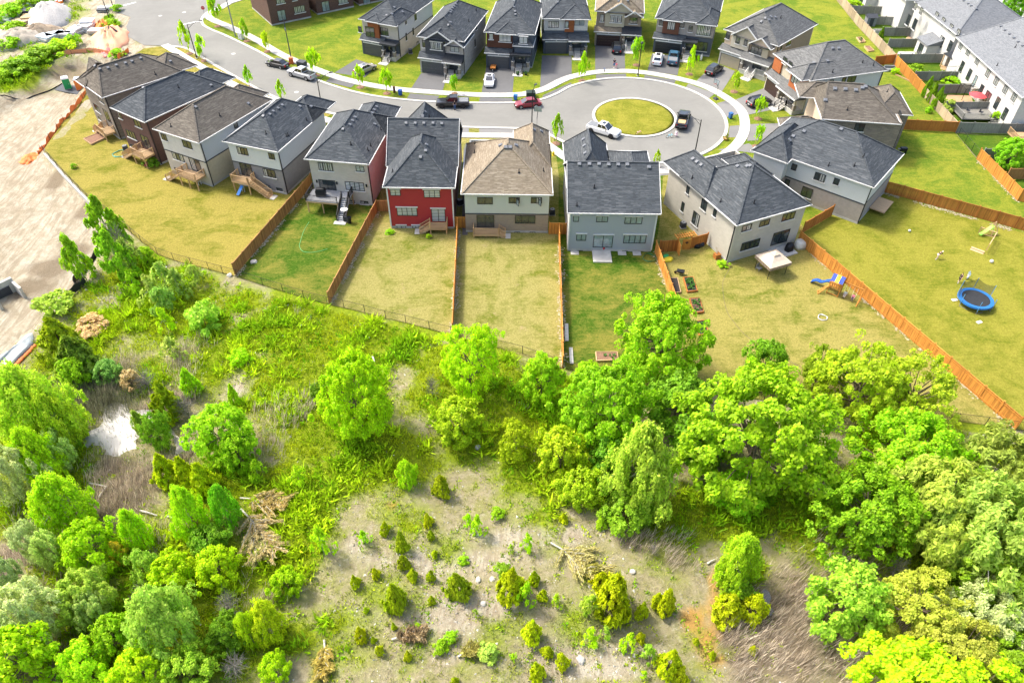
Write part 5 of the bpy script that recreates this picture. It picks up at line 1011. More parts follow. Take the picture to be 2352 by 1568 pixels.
covered('soil_bags', 'green and yellow bag of garden soil beside the orange fence', 'bag', (1534, 597), .75, .5, .3, plain('yellow_bag', (.65, .50, .02), .5)); covered('soil_bags', 'green garden soil bag on top of the yellow one by the orange fence', 'bag', (1529, 591), .5, .35, .38, plain('green_bag', (.03, .30, .09), .5))
covered('garbage_bag', 'left black garbage bag by the pergola gate', 'garbage bag', (1601, 567), .5, .45, .5, Mt['black']); covered('garbage_bag', 'right black garbage bag with a blue tint by the pergola gate', 'garbage bag', (1610, 563), .42, .4, .55, plain('blue_black_bag', (.03, .035, .06), .35))
for lb, a, b in (('white plank lying along the edge-on orange fence, upper one', (1301, 744), (1302, 784)), ('white plank lying along the edge-on orange fence, lower one', (1311, 799), (1313, 836))):
    a, b = G(a), G(b); tag(MB().bar(a + Vector((0, 0, .08)), b + Vector((0, 0, .1)), .42, .05).build('plank', plain('grey_white_board', (.5, .49, .45), .8)), lb, 'plank', 'planks along the fence')
def hose(label, px, col, r=0.028, name='garden_hose', cat='hose', n=6, z=0.03):
    P = smooth_line(Gs(px), n); tag(MB().tube([(p.x, p.y, z) for p in P], r, 5).build(name, col), label, cat)
hose('green hose curving over the lawn below the raised deck', [(710, 510), (698, 530), (690, 555), (688, 566), (695, 577), (712, 580), (735, 577), (752, 572)], plain('green_hose', (.12, .45, .16), .5)); hose('long black cable lying across the lawn below the gazebo', [(1690, 606), (1680, 612), (1663, 640), (1660, 658), (1663, 690), (1672, 720), (1686, 740), (1704, 762), (1740, 792), (1780, 815), (1840, 842)], Mt['bark'], .022, 'cable', 'cable')
def coil(label, px, col, r=.8): c = G(px); hose(label, [(0, 0)], col) if False else tag(MB().tube([(c.x + r * (1 + .12 * math.sin(k * 1.7)) * math.cos(k * .42), c.y + r * (1 + .12 * math.cos(k * 1.3)) * math.sin(k * .42), .04 + .0025 * k) for k in range(46)], .03, 5).build('hose_coil', col), label, 'hose')
coil('turquoise hose coil on the lawn by the brown brick house', (277, 354), plain('teal_hose', (.10, .42, .33), .5), 1.1); coil('dark green hose coil in front of the light grey house', (1492, 593), plain('dark_hose', (.04, .16, .05), .5), .9); coil('white hoop lying on the lawn below the play set', (1889, 730), Mt['white'], .55)
# flat white things and balls
def balls(lb, px, r=.2): tag(MB().ball((*G(px).xy, r), r, n=10, m=7).build('ball', Mt['white'], smooth=True), lb, 'ball', 'balls on the lawn')
balls('white ball on the lawn near the trampoline', (2276, 603), .24); balls('white ball on the lawn below the greige stucco house', (2088, 532), .18)
for lb, px in (('white downspout splash block at the chain-link fence', (850, 455)),): pass
t = simple('folding_bench', 'dark barbecue cart with pale cover by the hose coil right of the stone house', 'barbecue', (2072, 352)); MB().box(-.5, -.3, .5, .5, .3, 1.0).build('body', Mt['black'], t); MB().box(-.9, -.2, .75, -.5, .2, .8).build('shelf', Mt['grey'], t)
for x in (-.45, .45): MB().box(x - .04, -.25, 0, x + .04, .25, .5).build('leg', Mt['black'], t)
t = simple('patio_sofa', 'grey wicker garden bench below the orange joining fence', 'bench', (2042, 163)); MB().box(-1, -.45, 0, 1, .45, .42).build('seat', Mt['grey'], t); MB().box(-1, .3, .42, 1, .5, .9).build('backrest', Mt['grey'], t); MB().box(-1.12, -.45, 0, -1.0, .5, .65).build('armrest', Mt['grey'], t); MB().box(1.0, -.45, 0, 1.12, .5, .65).build('armrest', Mt['grey'], t)
# small items round the leftmost yards
for lb, px, c_ in (('blue plastic toy slide under the third deck from the left', (460, 425), (.05, .25, .6)), ('blue water slide folded under the fourth deck', (560, 440), (.04, .2, .55))):
    t = simple('toy_slide', lb, 'toy', px, rnd.uniform(0, 3)); MB().loft([[(-.25, 0, 1.0), (.25, 0, 1.0), (.25, .05, 1.05), (-.25, .05, 1.05)], [(-.25, 1.3, .1), (.25, 1.3, .1), (.25, 1.35, .15), (-.25, 1.35, .15)]]).build('chute', colour('toy_blue%d' % px[0], c_), t); MB().bar((-.2, 0, 0), (-.2, 0, 1), .07).bar((.2, 0, 0), (.2, 0, 1), .07).build('ladder', Mt['white'], t)
def potted(lb, px, leafc, potc=(.25, .05, .1), r=.3, flower=None, group=None):
    t = simple('flower_pot', lb, 'flower pot', px, 0, group); MB().tube([(0, 0, 0), (0, 0, .4)], [r * .7, r], 10).build('pot', colour('pot%.2f%.2f' % potc[:2], potc), t)
    mb = MB()
    for k in range(40):
        v = Vector((rnd.gauss(0, 1), rnd.gauss(0, 1), abs(rnd.gauss(0, 1)))).normalized() * r * rnd.uniform(.5, 1.3); q = Vector((0, 0, .42)) + v; a = Vector((rnd.uniform(-1, 1), rnd.uniform(-1, 1), rnd.uniform(-1, 1))).normalized() * .12; b = v.cross(a).normalized() * .1; mb.poly([q - a, q + b, q + a, q - b])
    o = mb.build('foliage', Mt['leaf'], t); o.color = (*(flower or leafc), 1)
potted('red flower pot below the second deck from the left, upper one', (326, 365), (.1, .2, .03), (.4, .02, .12), .35, (.45, .04, .12)); potted('red flower pot below the second deck from the left, lower one', (337, 381), (.1, .2, .03), (.4, .02, .12), .35, (.5, .04, .14)); potted('red flower pot on the patio slab of the light grey house', (1386, 575), (.1, .2, .03), (.5, .03, .03), .22, (.6, .05, .06))
potted('round wicker planter on the grass verge right of the circle', (1666, 321), (.16, .2, .03), (.35, .23, .08), .5); potted('potted evergreen left of the steps of the third far row house', (1189, 173), (.05, .14, .03), (.02, .02, .02), .3); potted('potted evergreen right of the steps of the third far row house', (1208, 173), (.05, .14, .03), (.02, .02, .02), .3)

# play set with swings
OR = Mt['cedar']; t = simple('play_set', 'orange wooden play set with blue slide and striped canvas roof', 'play set', (1914, 672), R(-37))
def leg(a, b, w_=.1, nm='leg', m=OR): MB().bar(a, b, w_).build(nm, m, t)
for x in (-.7, .7):
    for y in (-.6, .6): leg((x, y, 0), (x, y, 2.2))
for y in (-.6, .6): leg((-.7, y, .15), (.7, y, .15), .08, 'rail')
for k in range(7): MB().box(-.72 + k * .21, -.6, 1.15, -.72 + k * .21 + .19, .6, 1.19).build('floor_board', OR, t)
for k in range(6): MB().box(-.66 + k * .24, -.66, 1.2, -.66 + k * .24 + .14, -.63, 1.8).build('picket', OR, t)
leg((-.8, -.64, 1.82), (.8, -.64, 1.82), .08, 'rail'); leg((0, -.7, 2.75), (0, .7, 2.75), .07, 'ridge_pole')
for k, c_ in enumerate(((.04, .08, .42), (.72, .62, .06), (.04, .08, .42))):
    x0, x1 = -.75 + .5 * k, -.25 + .5 * k; MB().add([(x0, -.75, 2.15), (x1, -.75, 2.15), (x1, 0, 2.8), (x0, 0, 2.8), (x1, .75, 2.15), (x0, .75, 2.15), (x0, -.75, 2.13), (x1, -.75, 2.13), (x1, 0, 2.78), (x0, 0, 2.78), (x1, .75, 2.13), (x0, .75, 2.13)], [(0, 1, 2, 3), (3, 2, 4, 5), (7, 6, 9, 8), (8, 9, 11, 10)]).build('canvas_roof', colour('canvas%d' % k, c_), t)
BL = colour('slide_blue', (.025, .10, .40)); mb = MB(); secs = []
for f in range(9): x = -.75 - .29 * f; z_ = 1.15 - .95 * f / 8 + .13 * math.sin(f * 1.3); secs.append([(x, .05, z_), (x, .55, z_), (x, .6, z_ + .16), (x, .56, z_ + .16), (x, .5, z_ + .05), (x, .1, z_ + .05), (x, .04, z_ + .16), (x, 0, z_ + .16)])
mb.loft(secs); mb.build('slide', BL, t); leg((-.7, -.2, 1.2), (-1.7, -1.0, 0)); leg((-.7, -.6, 1.2), (-1.5, -1.5, 0)); leg((-1.75, -.95, .1), (-1.45, -1.55, .1), .07, 'rail')
for k in range(4): f = (k + 1) / 5; leg(Vector((-.7, -.2, 1.2)).lerp(Vector((-1.7, -1, 0)), f), Vector((-.7, -.6, 1.2)).lerp(Vector((-1.5, -1.5, 0)), f), .06, 'rung')
leg((.7, 0, 2.1), (3.2, 0, 2.1), .12, 'swing_beam'); leg((3.2, 0, 2.1), (3.2, -1.0, 0)); leg((3.2, 0, 2.1), (3.2, 1.0, 0)); leg((3.2, -.75, .5), (3.2, .75, .5), .07, 'rail'); leg((3.2, -1, .06), (3.2, 1, .06), .08, 'rail')
for sx in (1.4, 2.4):
    for e in (-.22, .22): MB().tube([(sx + e, 0, 2.05), (sx + e, -.15, .48)], .016, 4).build('rope', Mt['white'], t)
    MB().box(sx - .25, -.28, .44, sx + .25, -.02, .49).build('swing_seat', Mt['black'], t)
PLAY = t
# trampoline
t = simple('trampoline', 'big round blue edged trampoline with a net at the right edge', 'trampoline', (2235, 697)); Rr = 2.05; zt = .85
MB().disc((0, 0, zt), Rr * .8, 32).build('mat', plain('trampoline_mat', (.022, .024, .027), .8), t)
mb = MB(); n = 40; mb.loft([[(Rr * f * math.cos(6.2832 * k / n), Rr * f * math.sin(6.2832 * k / n), z_) for k in range(n)] for f, z_ in ((.80, zt - .02), (.80, zt + .05), (1.0, zt + .05), (1.02, zt - .16), (.98, zt - .16))], cap=False); mb.build('pad', colour('tramp_blue', (.02, .13, .36), .45), t)
for k in range(6):
    a = 6.2832 * k / 6 + .25; p = (Rr * math.cos(a), Rr * math.sin(a)); MB().tube([(p[0], p[1], .0), (p[0], p[1], zt)], .03, 6).build('leg', Mt['grey'], t)
    hgt = 2.5 if k in (0, 1, 2) else 1.9; MB().tube([(p[0] * 1.02, p[1] * 1.02, .4), (p[0] * 1.02, p[1] * 1.02, hgt)], .04, 6).build('net_pole', colour('tramp_pole', (.10, .28, .50), .5), t)
    b = a + 6.2832 / 12; MB().tube([(p[0] * .99, p[1] * .99, .03), (p[0] * .99 * .5 + Rr * math.cos(a + 1.047) * .495, p[1] * .5 * .99 + Rr * math.sin(a + 1.047) * .495, .03)], .025, 5).build('foot_tube', Mt['grey'], t)
net = NT('net'); net.col((.03, .04, .04)); net.set(.8); _tb = net.n('BsdfTransparent'); _mx = net.n('MixShader', _0=.5, _1=_tb.outputs[0], _2=net.b.outputs[0]); net.t.links.new(_mx.outputs[0], net.o.inputs[0])
mb = MB()
for k in range(3):
    a0 = 6.2832 * k / 6 + .25; 
    for j in range(6):
        a, b = a0 + 1.047 * j / 6, a0 + 1.047 * (j + 1) / 6; sag = lambda f: 2.45 - .5 * math.sin(math.pi * f)
        if k == 2 and j > 3: continue
        mb.poly([(Rr * math.cos(a), Rr * math.sin(a), zt), (Rr * math.cos(b), Rr * math.sin(b), zt), (Rr * math.cos(b), Rr * math.sin(b), sag((j + 1) / 6)), (Rr * math.cos(a), Rr * math.sin(a), sag(j / 6))])
mb.build('safety_net', net.m, t)
tag(MB().box(-.35, -.2, 0, .35, .2, .06).build('white_step', Mt['white'], None, G((2249, 740)), .4), 'white slab lying below the trampoline', 'slab'); tag(MB().box(-.35, -.2, 0, .35, .2, .06).build('white_step', Mt['white'], None, G((2192, 689)), .2), 'white slab lying left of the trampoline', 'slab')
# green slide and swing frame
GR = colour('lime_plastic', (.25, .62, .06)); t = simple('toddler_slide', 'lime green garden slide on a pale A-frame beside the brown-orange fence', 'slide', (2275, 535), R(20))
mb = MB(); mb.loft([[(x, y0, z_) for y0 in (-.2, .2)] + [(x, y0, z_ + .1) for y0 in (.24, -.24)] for x, z_ in ((-2.0, .12), (-1.3, .45), (-.4, 1.1), (-.1, 1.15))]); mb.build('chute', GR, t)
for a, b in (((0, 0, 1.9), (-.6, -.7, 0)), ((0, 0, 1.9), (.5, -.8, 0)), ((0, 0, 1.9), (-.5, .8, 0)), ((0, 0, 1.9), (.6, .7, 0))): MB().bar(a, b, .09).build('leg', Mt['wood_raw'] if a != b else GR, t)
MB().box(-.1, -.2, .75, .2, .2, .8).build('platform', GR, t); MB().bar((-.4, -.75, .35), (.4, -.75, .35), .06).build('rung', GR, t); MB().bar((.4, -.7, .3), (.45, .6, .3), .06).build('rung', GR, t)

# townhouse yard things
def pergola(lb, px, w_, d_, h_, rz, mat, roof=None):
    t = simple('pergola', lb, 'pergola', px, rz)
    for x in (-w_ / 2, w_ / 2):
        for y in (-d_ / 2, d_ / 2): MB().box(x - .08, y - .08, 0, x + .08, y + .08, h_).build('post', Mt[mat], t)
        MB().box(x - .06, -d_ / 2 - .3, h_, x + .06, d_ / 2 + .3, h_ + .18).build('beam', Mt[mat], t)
    if roof: MB().add([(-w_ / 2 - .3, -d_ / 2 - .3, h_ + .2), (w_ / 2 + .3, -d_ / 2 - .3, h_ + .2), (w_ / 2 + .3, 0, h_ + 1.1), (-w_ / 2 - .3, 0, h_ + 1.1), (w_ / 2 + .3, d_ / 2 + .3, h_ + .2), (-w_ / 2 - .3, d_ / 2 + .3, h_ + .2)], [(0, 1, 2, 3), (3, 2, 4, 5), (0, 3, 5), (1, 4, 2)]).build('roof', Mt[roof], t)
    else:
        for k in range(9): y = -d_ / 2 - .2 + k * (d_ + .4) / 8; MB().box(-w_ / 2 - .4, y - .04, h_ + .183, w_ / 2 + .4, y + .04, h_ + .32).build('slat', Mt[mat], t)
    return t
pergola('wooden slatted pergola over a patio in the townhouse yards', (2132, 84), 4.2, 2.6, 2.3, 0, 'wood_raw'); pergola('wooden gazebo with a dark pitched roof behind the white townhouses', (2184, 158), 3.0, 2.6, 2.3, R(8), 'wood_raw', 'charcoal')
def patio(px, mat, name='patio'): struct(sheet(name, Gs(px), .02, Mt[mat]))
patio([(2080, 89), (2150, 91), (2156, 80), (2090, 78)], 'wood_deck'); patio([(2112, 124), (2170, 125), (2162, 110), (2122, 107)], 'wood_raw'); patio([(2160, 160), (2210, 166), (2206, 150), (2160, 150)], 'wood_raw'); patio([(2168, 236), (2236, 240), (2230, 220), (2176, 218)], 'wood_deck'); patio([(2060, 125), (2104, 126), (2100, 119), (2064, 119)], 'concrete2')
t = simple('garden_shed', 'dark roofed garden shed beside the boundary fence', 'shed', (1996, 58)); MB().box(-1, -.8, 0, 1, .8, 1.8).build('wall', Mt['grey'], t); MB().add([(-1.15, -.95, 1.8), (1.15, -.95, 1.8), (1.15, 0, 2.4), (-1.15, 0, 2.4), (1.15, .95, 1.8), (-1.15, .95, 1.8)], [(0, 1, 2, 3), (3, 2, 4, 5), (0, 3, 5), (1, 4, 2)]).build('roof', Mt['charcoal'], t); MB().box(-.4, -.83, .05, .4, -.803, 1.7).build('door', Mt['charcoal'], t)
t = simple('garden_chest', 'low shed with a blue-grey panelled glass lid by the boundary fence', 'shed', (2016, 80)); MB().box(-1, -.6, 0, 1, .6, 1.0).build('wall', Mt['offwhite'], t)
for x in (-.72, 0, .72): MB().box(x - .33, -.6, 1.003, x + .33, .5, 1.05).build('lid_panel', Mt['glass'], t)
def parasol(lb, px, c_, r=1.5, closed=False):
    t = simple('parasol', lb, 'parasol', px); MB().tube([(0, 0, 0), (0, 0, 2.3)], .03, 6).build('pole', Mt['grey'], t)
    MB().tube([(0, 0, .9), (0, 0, 2.3)] if closed else [(0, 0, 1.9), (0, 0, 2.35)], [.22, .04] if closed else [r, .05], 8).build('canopy', colour('par%.2f' % c_[0], c_), t); MB().tube([(0, 0, 0), (0, 0, .08)], .25, 10).build('base', Mt['charcoal'], t)
parasol('open red parasol on the townhouse patio', (2236, 242), (.70, .06, .07)); parasol('folded red parasol on a pale wooden terrace', (2160, 122), (.55, .02, .04), closed=True)
t = simple('patio_deck', 'grey wooden deck with railings full of plants at the nearest townhouse', 'deck', (2236, 268)); MB().box(-3.2, -2.2, .5, 3.2, 2.2, .6).build('deck_floor', Mt['wood_grey'], t); railing(t, [(-3.1, 2.1, .6), (-3.1, -2.1, .6), (1.6, -2.1, .6)], 0, .95, 'wood_grey'); steps(t, 1.8, 3.0, -2.2, (0, -1), .6, 'wood_grey')
for lb, px in (('left garden chair on the railed townhouse deck', (2222, 258)), ('right garden chair on the railed townhouse deck', (2252, 262))):
    q = G(px, .6); c_ = thing('garden_chair', lb, 'chair', q, rnd.uniform(0, 3)); MB().box(-.3, -.3, .35, .3, .3, .42).build('seat', Mt['charcoal'], c_); MB().box(-.3, .25, .42, .3, .3, .95).build('backrest', Mt['charcoal'], c_)
t = simple('swing_frame', 'white metal swing frame in the townhouse yards', 'swing', (2072, 62)); 
for x in (-1.2, 1.2): MB().bar((x, -.8, 0), (x, 0, 2), .07).bar((x, .8, 0), (x, 0, 2), .07).build('leg', Mt['white'], t)
MB().bar((-1.2, 0, 2), (1.2, 0, 2), .07).build('beam', Mt['white'], t); MB().box(-.5, -.2, .5, .5, .2, .55).build('seat', Mt['white'], t)
for lb, px in (('bare metal gazebo frame over weeds in the townhouse yards', (2190, 184)), ('dark metal canopy frame with a hanging white sheet', (2222, 224))):
    t = simple('metal_gazebo', lb, 'gazebo', px); m = Mt['grey'] if px[0] < 2200 else Mt['black']
    for x in (-1.6, 1.6):
        for y in (-1.2, 1.2): MB().bar((x, y, 0), (x, y, 2.1), .07).build('post', m, t); MB().bar((x, y, 2.1), (0, 0, 2.7 if m is Mt['grey'] else 2.15), .05).build('rafter', m, t)
    for a, b in (((-1.6, -1.2), (1.6, -1.2)), ((1.6, -1.2), (1.6, 1.2)), ((1.6, 1.2), (-1.6, 1.2)), ((-1.6, 1.2), (-1.6, -1.2))): MB().bar((*a, 2.1), (*b, 2.1), .06).build('rail', m, t)
    if px[0] > 2200: MB().add([(-.2, -.9, 2.1), (1.0, -.9, 2.1), (.9, -.2, 1.0), (-.1, -.3, 1.2)], [(0, 1, 2, 3)]).build('sheet', Mt['white'], t)
t = simple('planter_bench', 'pale timber balcony edge at the right edge of the picture', 'deck', (2345, 325)); MB().box(-2, -2, .8, 2.5, 1.5, .9).build('deck_floor', Mt['wood_raw'], t); railing(t, [(-1.9, 1.4, .9), (-1.9, -1.9, .9), (2.3, -1.9, .9)], 0, .95, 'wood_raw')
for x in (-1.8, 2.2): MB().box(x - .08, -1.9, 0, x + .08, -1.75, .8).build('post', Mt['wood_raw'], t)
for i, px in enumerate([(2203, 293), (2190, 282)]): pass
tag(MB().box(-2.6, -.1, 0, 2.6, .1, .2).build('timber_edge', Mt['wood_raw'], None, G((2077, 182)), R(-62)), 'timber edge of a flower border along the bright orange boundary fence', 'garden edging')
# ---------------------------------------------------------------- street furniture
def street_lamp(label, base, arm_dir, hgt=7.6, arm=1.7, z=0.0, group='black street lamps', px=True):
    p = G(base) if px else Vector(base); t = thing('street_lamp', label, 'street lamp', p, math.atan2(arm_dir[1], arm_dir[0]), group)
    MB().tube([(0, 0, 0), (0, 0, .5), (0, 0, .55), (0, 0, hgt)], [.14, .13, .10, .07], 8).build('pole', Mt['black'], t); MB().tube([(0, 0, 0), (0, 0, .1)], .24, 10).build('base', Mt['concrete2'], t)
    if arm:
        MB().tube([(0, 0, hgt - .9), (arm * .4, 0, hgt - .15), (arm * .8, 0, hgt + .35), (arm, 0, hgt + .45)], .035, 6).build('arm', Mt['black'], t); MB().tube([(0, 0, hgt - .2), (arm * .5, 0, hgt + .05)], .025, 5).build('brace', Mt['black'], t)
        MB().loft([[(arm - .1, -.1, hgt + .38), (arm - .1, .1, hgt + .38), (arm - .1, .1, hgt + .55), (arm - .1, -.1, hgt + .55)], [(arm + .55, -.16, hgt + .4), (arm + .55, .16, hgt + .4), (arm + .55, .16, hgt + .5), (arm + .55, -.16, hgt + .5)]]).build('lamp_head', Mt['charcoal'], t)
    else: MB().tube([(0, 0, hgt), (0, 0, hgt + .35), (0, 0, hgt + .5)], [.1, .24, .12], 8).build('lamp_head', Mt['charcoal'], t)
    return t
street_lamp('black street lamp with curved arm on the verge near the leftmost houses', (452, 134), (.98, .2), 6.6, 2.4)
street_lamp('black street lamp rising behind the white sided house, by the silver pickup', (-32.3, 116.8, 0), (.9, .45), 8.0, 2.2, px=False)
street_lamp('black street lamp rising beside the red car', (1221, 300), (.4, .8), 7.2, .8)
street_lamp('black street lamp behind the cream brick house, leaning over the circle', (1592, 372), (-.9, .3), 7.2, 2.0)
street_lamp('black lamp post at the top of the circle, next to a young maple', (1465, 175), (1, 0), 6.0, 0)
street_lamp('black pole by the rubble heaps at the top left', (255, 54), (-1, 0), 6.2, 1.0); street_lamp('second black pole at the street corner, cut by the top edge', (262, 22), (1, .2), 7, 1.2)
def pole(label, base, hgt, r, mat, cat='utility pole'):
    p = G(base); t = thing('utility_pole', label, cat, p); MB().tube([(0, 0, 0), (0, 0, hgt)], [r, r * .6], 8).build('pole', Mt[mat], t); MB().box(-.12, -.2, hgt * .72, .12, -.08, hgt * .72 + .5).build('service_box', Mt['grey'], t); return t
pole('tall grey utility pole on the verge beside the white cabinet', (541, 84), 11, .15, 'grey'); pole('dark utility pole by the black cabinet, orange marker at its foot', (669, 135), 7.6, .12, 'charcoal')
def cabinet(name, label, cat, px, sx, sy, h_, mat, rz=0.3):
    t = simple(name, label, cat, px, rz); MB().box(-sx / 2, -sy / 2, 0, sx / 2, sy / 2, h_).build('body', mat, t); MB().box(-sx / 2 - .03, -sy / 2 - .03, h_ + .002, sx / 2 + .03, sy / 2 + .03, h_ + .06).build('lid', mat, t); MB().box(-.03, -sy / 2 - .03, h_ * .45, .03, -sy / 2 - .002, h_ * .6).build('handle', Mt['black'], t); return t
cabinet('utility_cabinet', 'white utility cabinet on the verge near the street corner', 'cabinet', (555, 90), .9, .8, 1.3, Mt['white'], -.5); cabinet('utility_cabinet', 'black utility cabinet beside the parked silver pickup', 'cabinet', (694, 152), 1.6, 1.2, .9, Mt['charcoal'], -.4); cabinet('utility_cabinet', 'dark green utility cabinet on the verge behind the red car', 'cabinet', (1219, 222), 1.6, 1.2, .9, plain('dark_green', (.02, .035, .03)), .1)
cabinet('marker_box', 'orange wrapped marker box at the foot of the dark utility pole', 'marker', (670, 146), .8, .7, 1.1, colour('orange_wrap', (.75, .17, .06)), .2); cabinet('utility_pedestal', 'brown utility pedestal on the verge by a small tree', 'pedestal', (906, 213), .4, .4, 1.1, Mt['brown_panel'], .2)
def bin_(label, px, c_, nm, sz=1.0):
    t = simple('recycling_bin', label, 'bin', px, rnd.uniform(-.5, .5), 'blue bins on the kerb'); MB().loft([[(x * f, y * f, z_) for x, y in ((-.3, -.3), (.3, -.3), (.3, .3), (-.3, .3))] for f, z_ in ((.8, .08), (1.0, .95))]).build('body', colour(nm, c_), t); MB().box(-.33, -.35, .953, .33, .33, 1.03).build('lid', colour(nm, c_), t)
    for y in (-.2, .2): MB().tube([(-.24, .2 + y * .1, .1), (.24, .2 + y * .1, .1)], .09, 8).build('wheel', Mt['black'], t); break
bin_('blue recycling bin on the verge left of the black pickup', (920, 219), (.02, .10, .40), 'bin_blue'); bin_('blue recycling bin at the kerb left of the red car', (1184, 230), (.03, .14, .42), 'bin_blue2'); bin_('blue bin standing on the verge right of the circle', (1677, 272), (.03, .12, .30), 'bin_blue3'); bin_('dark blue bin in the gap left of the orange bay house', (1769, 187), (.03, .16, .5), 'bin_blue4')
def bin2(label, px):
    t = simple('garbage_bin', label, 'bin', px); MB().tube([(0, 0, 0), (0, 0, .9)], [.28, .36], 10).build('body', Mt['black'], t); MB().tube([(0, 0, .902), (0, 0, 1.0)], [.38, .3], 10).build('lid', Mt['black'], t)
bin2('black round bin at the foot of the grey deck stairs', (803, 512)); bin2('black round bin beside the brown brick house at the top', (735, 31))
# hydrant, stop sign, basketball hoops, statue
t = simple('fire_hydrant', 'yellow fire hydrant beside the near pavement', 'hydrant', (1271, 357)); Y = colour('hydrant_yellow', (.75, .55, .02)); MB().tube([(0, 0, 0), (0, 0, .6), (0, 0, .75)], [.14, .13, .04], 8).build('body', Y, t); MB().tube([(-.22, 0, .42), (.22, 0, .42)], .07, 6).build('outlet', Y, t); MB().tube([(0, 0, 0), (0, 0, .06)], .2, 8).build('flange', Y, t)
t = simple('stop_sign', 'red octagonal stop sign on the corner by the brick crossing pad', 'sign', (473, 46), R(15)); MB().tube([(0, 0, 0), (0, 0, 2.9)], .035, 6).build('post', Mt['grey'], t)
oc = [(.42 * math.cos(R(22.5 + 45 * k)), .42 * math.sin(R(22.5 + 45 * k))) for k in range(8)]; mb = MB(); mb.loft([[(x, -.05, 2.5 + y) for x, y in oc], [(x, -.03, 2.5 + y) for x, y in oc]]); o = mb.build('sign_plate', Mt['white'], t)
mb = MB(); mb.loft([[(x * .92, -.062, 2.5 + y * .92) for x, y in oc], [(x * .92, -.051, 2.5 + y * .92) for x, y in oc]]); mb.build('red_face', colour('stop_red', (.55, .02, .03)), o)
fc = bpy.data.curves.new('lettering', 'FONT'); fc.body = 'STOP'; fc.size = .27; fc.align_x = 'CENTER'; fc.align_y = 'CENTER'; fc.extrude = .004; fo = bpy.data.objects.new('lettering', fc); COL.objects.link(fo); fo.parent = o; fo.location = (0, -.07, 2.5); fo.rotation_euler = (R(90), 0, 0); fc.materials.append(Mt['white']); bpy.context.view_layer.update(); _lm = bpy.data.meshes.new_from_object(fo.evaluated_get(bpy.context.evaluated_depsgraph_get())); bpy.data.objects.remove(fo); fo = put('lettering', _lm, o, (0, -.07, 2.5)); fo.rotation_euler = (R(90), 0, 0); stuff(fo)
def hoop(label, px, rz, up=3.0):
    t = simple('basketball_hoop', label, 'basketball hoop', px, rz, 'basketball hoops'); MB().loft([[(-.5, -.3, 0), (.5, -.3, 0), (.5, .5, 0), (-.5, .5, 0)], [(-.3, -.2, .28), (.3, -.2, .28), (.3, .3, .28), (-.3, .3, .28)]]).build('base', Mt['charcoal'], t)
    MB().tube([(0, .1, .2), (0, .1, 2.2), (0, -.5, up)], .05, 6).build('pole', Mt['black'], t); b = MB().box(-.65, -.56, up - .1, .65, -.52, up + .75).build('backboard', Mt['glass_pale'], t)
    for x0, x1, z0, z1 in ((-.65, .65, up - .1, up - .05), (-.65, .65, up + .7, up + .75), (-.65, -.6, up - .05, up + .7), (.6, .65, up - .05, up + .7)): MB().box(x0, -.575, z0, x1, -.562, z1).build('frame', Mt['black'], b)
    MB().tube([(.23 * math.cos(k * .5236), -.82 + .23 * math.sin(k * .5236), up + .05) for k in range(13)], .018, 5).build('rim', colour('rim_red', (.5, .06, .02)), t)
hoop('basketball hoop behind the tan roofed house, beside the street lamp', (1233, 297), R(170)); hoop('basketball hoop with a transparent board on the verge right of the circle', (1643, 228), R(-60))
t = simple('garden_statue', 'white statue in the flower bed of the wide dark grey house', 'statue', (1610, 139)); MB().tube([(0, 0, 0), (0, 0, .25), (0, 0, .7), (0, 0, 1.0), (0, 0, 1.1)], [.2, .2, .22, .14, .08], 9).build('robe', Mt['white'], t, smooth=True); MB().ball((0, 0, 1.2), .11).build('head', Mt['white'], t, smooth=True)
def kids_bike(label, px, c_, nm, rz):
    t = simple('kids_bicycle', label, 'bicycle', px, rz); m = colour(nm, c_)
    for x in (-.38, .38): MB().tube([(x + .24 * math.cos(k * .5236), -.1 + .24 * .5 * math.sin(k * .5236), .12 + .2 * math.sin(k * .5236) + .1) for k in range(13)], .03, 5).build('wheel', Mt['black'], t)
    MB().bar((-.38, -.1, .25), (0, 0, .35), .05).bar((0, 0, .35), (.36, -.1, .45), .05).bar((0, 0, .35), (-.1, 0, .5), .05).build('frame', m, t); MB().bar((.36, -.3, .55), (.36, .15, .6), .04).build('handlebar', m, t); MB().box(-.2, -.06, .5, 0, .06, .55).build('saddle', m, t)
kids_bike('small pink and white bicycle lying on the edge of the island', (1465, 309), (.7, .35, .38), 'bike_pink', .6); kids_bike('light blue child scooter lying on the road below the dark pickup', (1537, 316), (.15, .55, .70), 'bike_blue', .2); kids_bike('blue scooter lying on the pavement edge near the walking couple', (1387, 165), (.08, .16, .32), 'bike_navy', 1.4)
t = simple('doll_stroller', 'pale pink toy stroller standing on the road behind the dark pickup', 'toy stroller', (1552, 314)); PK = colour('pale_pink', (.72, .55, .58)); MB().ball((0, 0, .65), .25, .22, .28).build('hood', PK, t, smooth=True); MB().box(-.2, -.3, .3, .2, .15, .5).build('seat', PK, t); MB().bar((-.2, .3, .9), (.2, .3, .9), .04).bar((0, 0, .4), (0, .3, .9), .04).build('handle', Mt['white'], t)
for x in (-.22, .22):
    for y in (-.25, .25): MB().tube([(x - .02, y, .1), (x + .02, y, .1)], .1, 8).build('wheel', Mt['grey'], t)

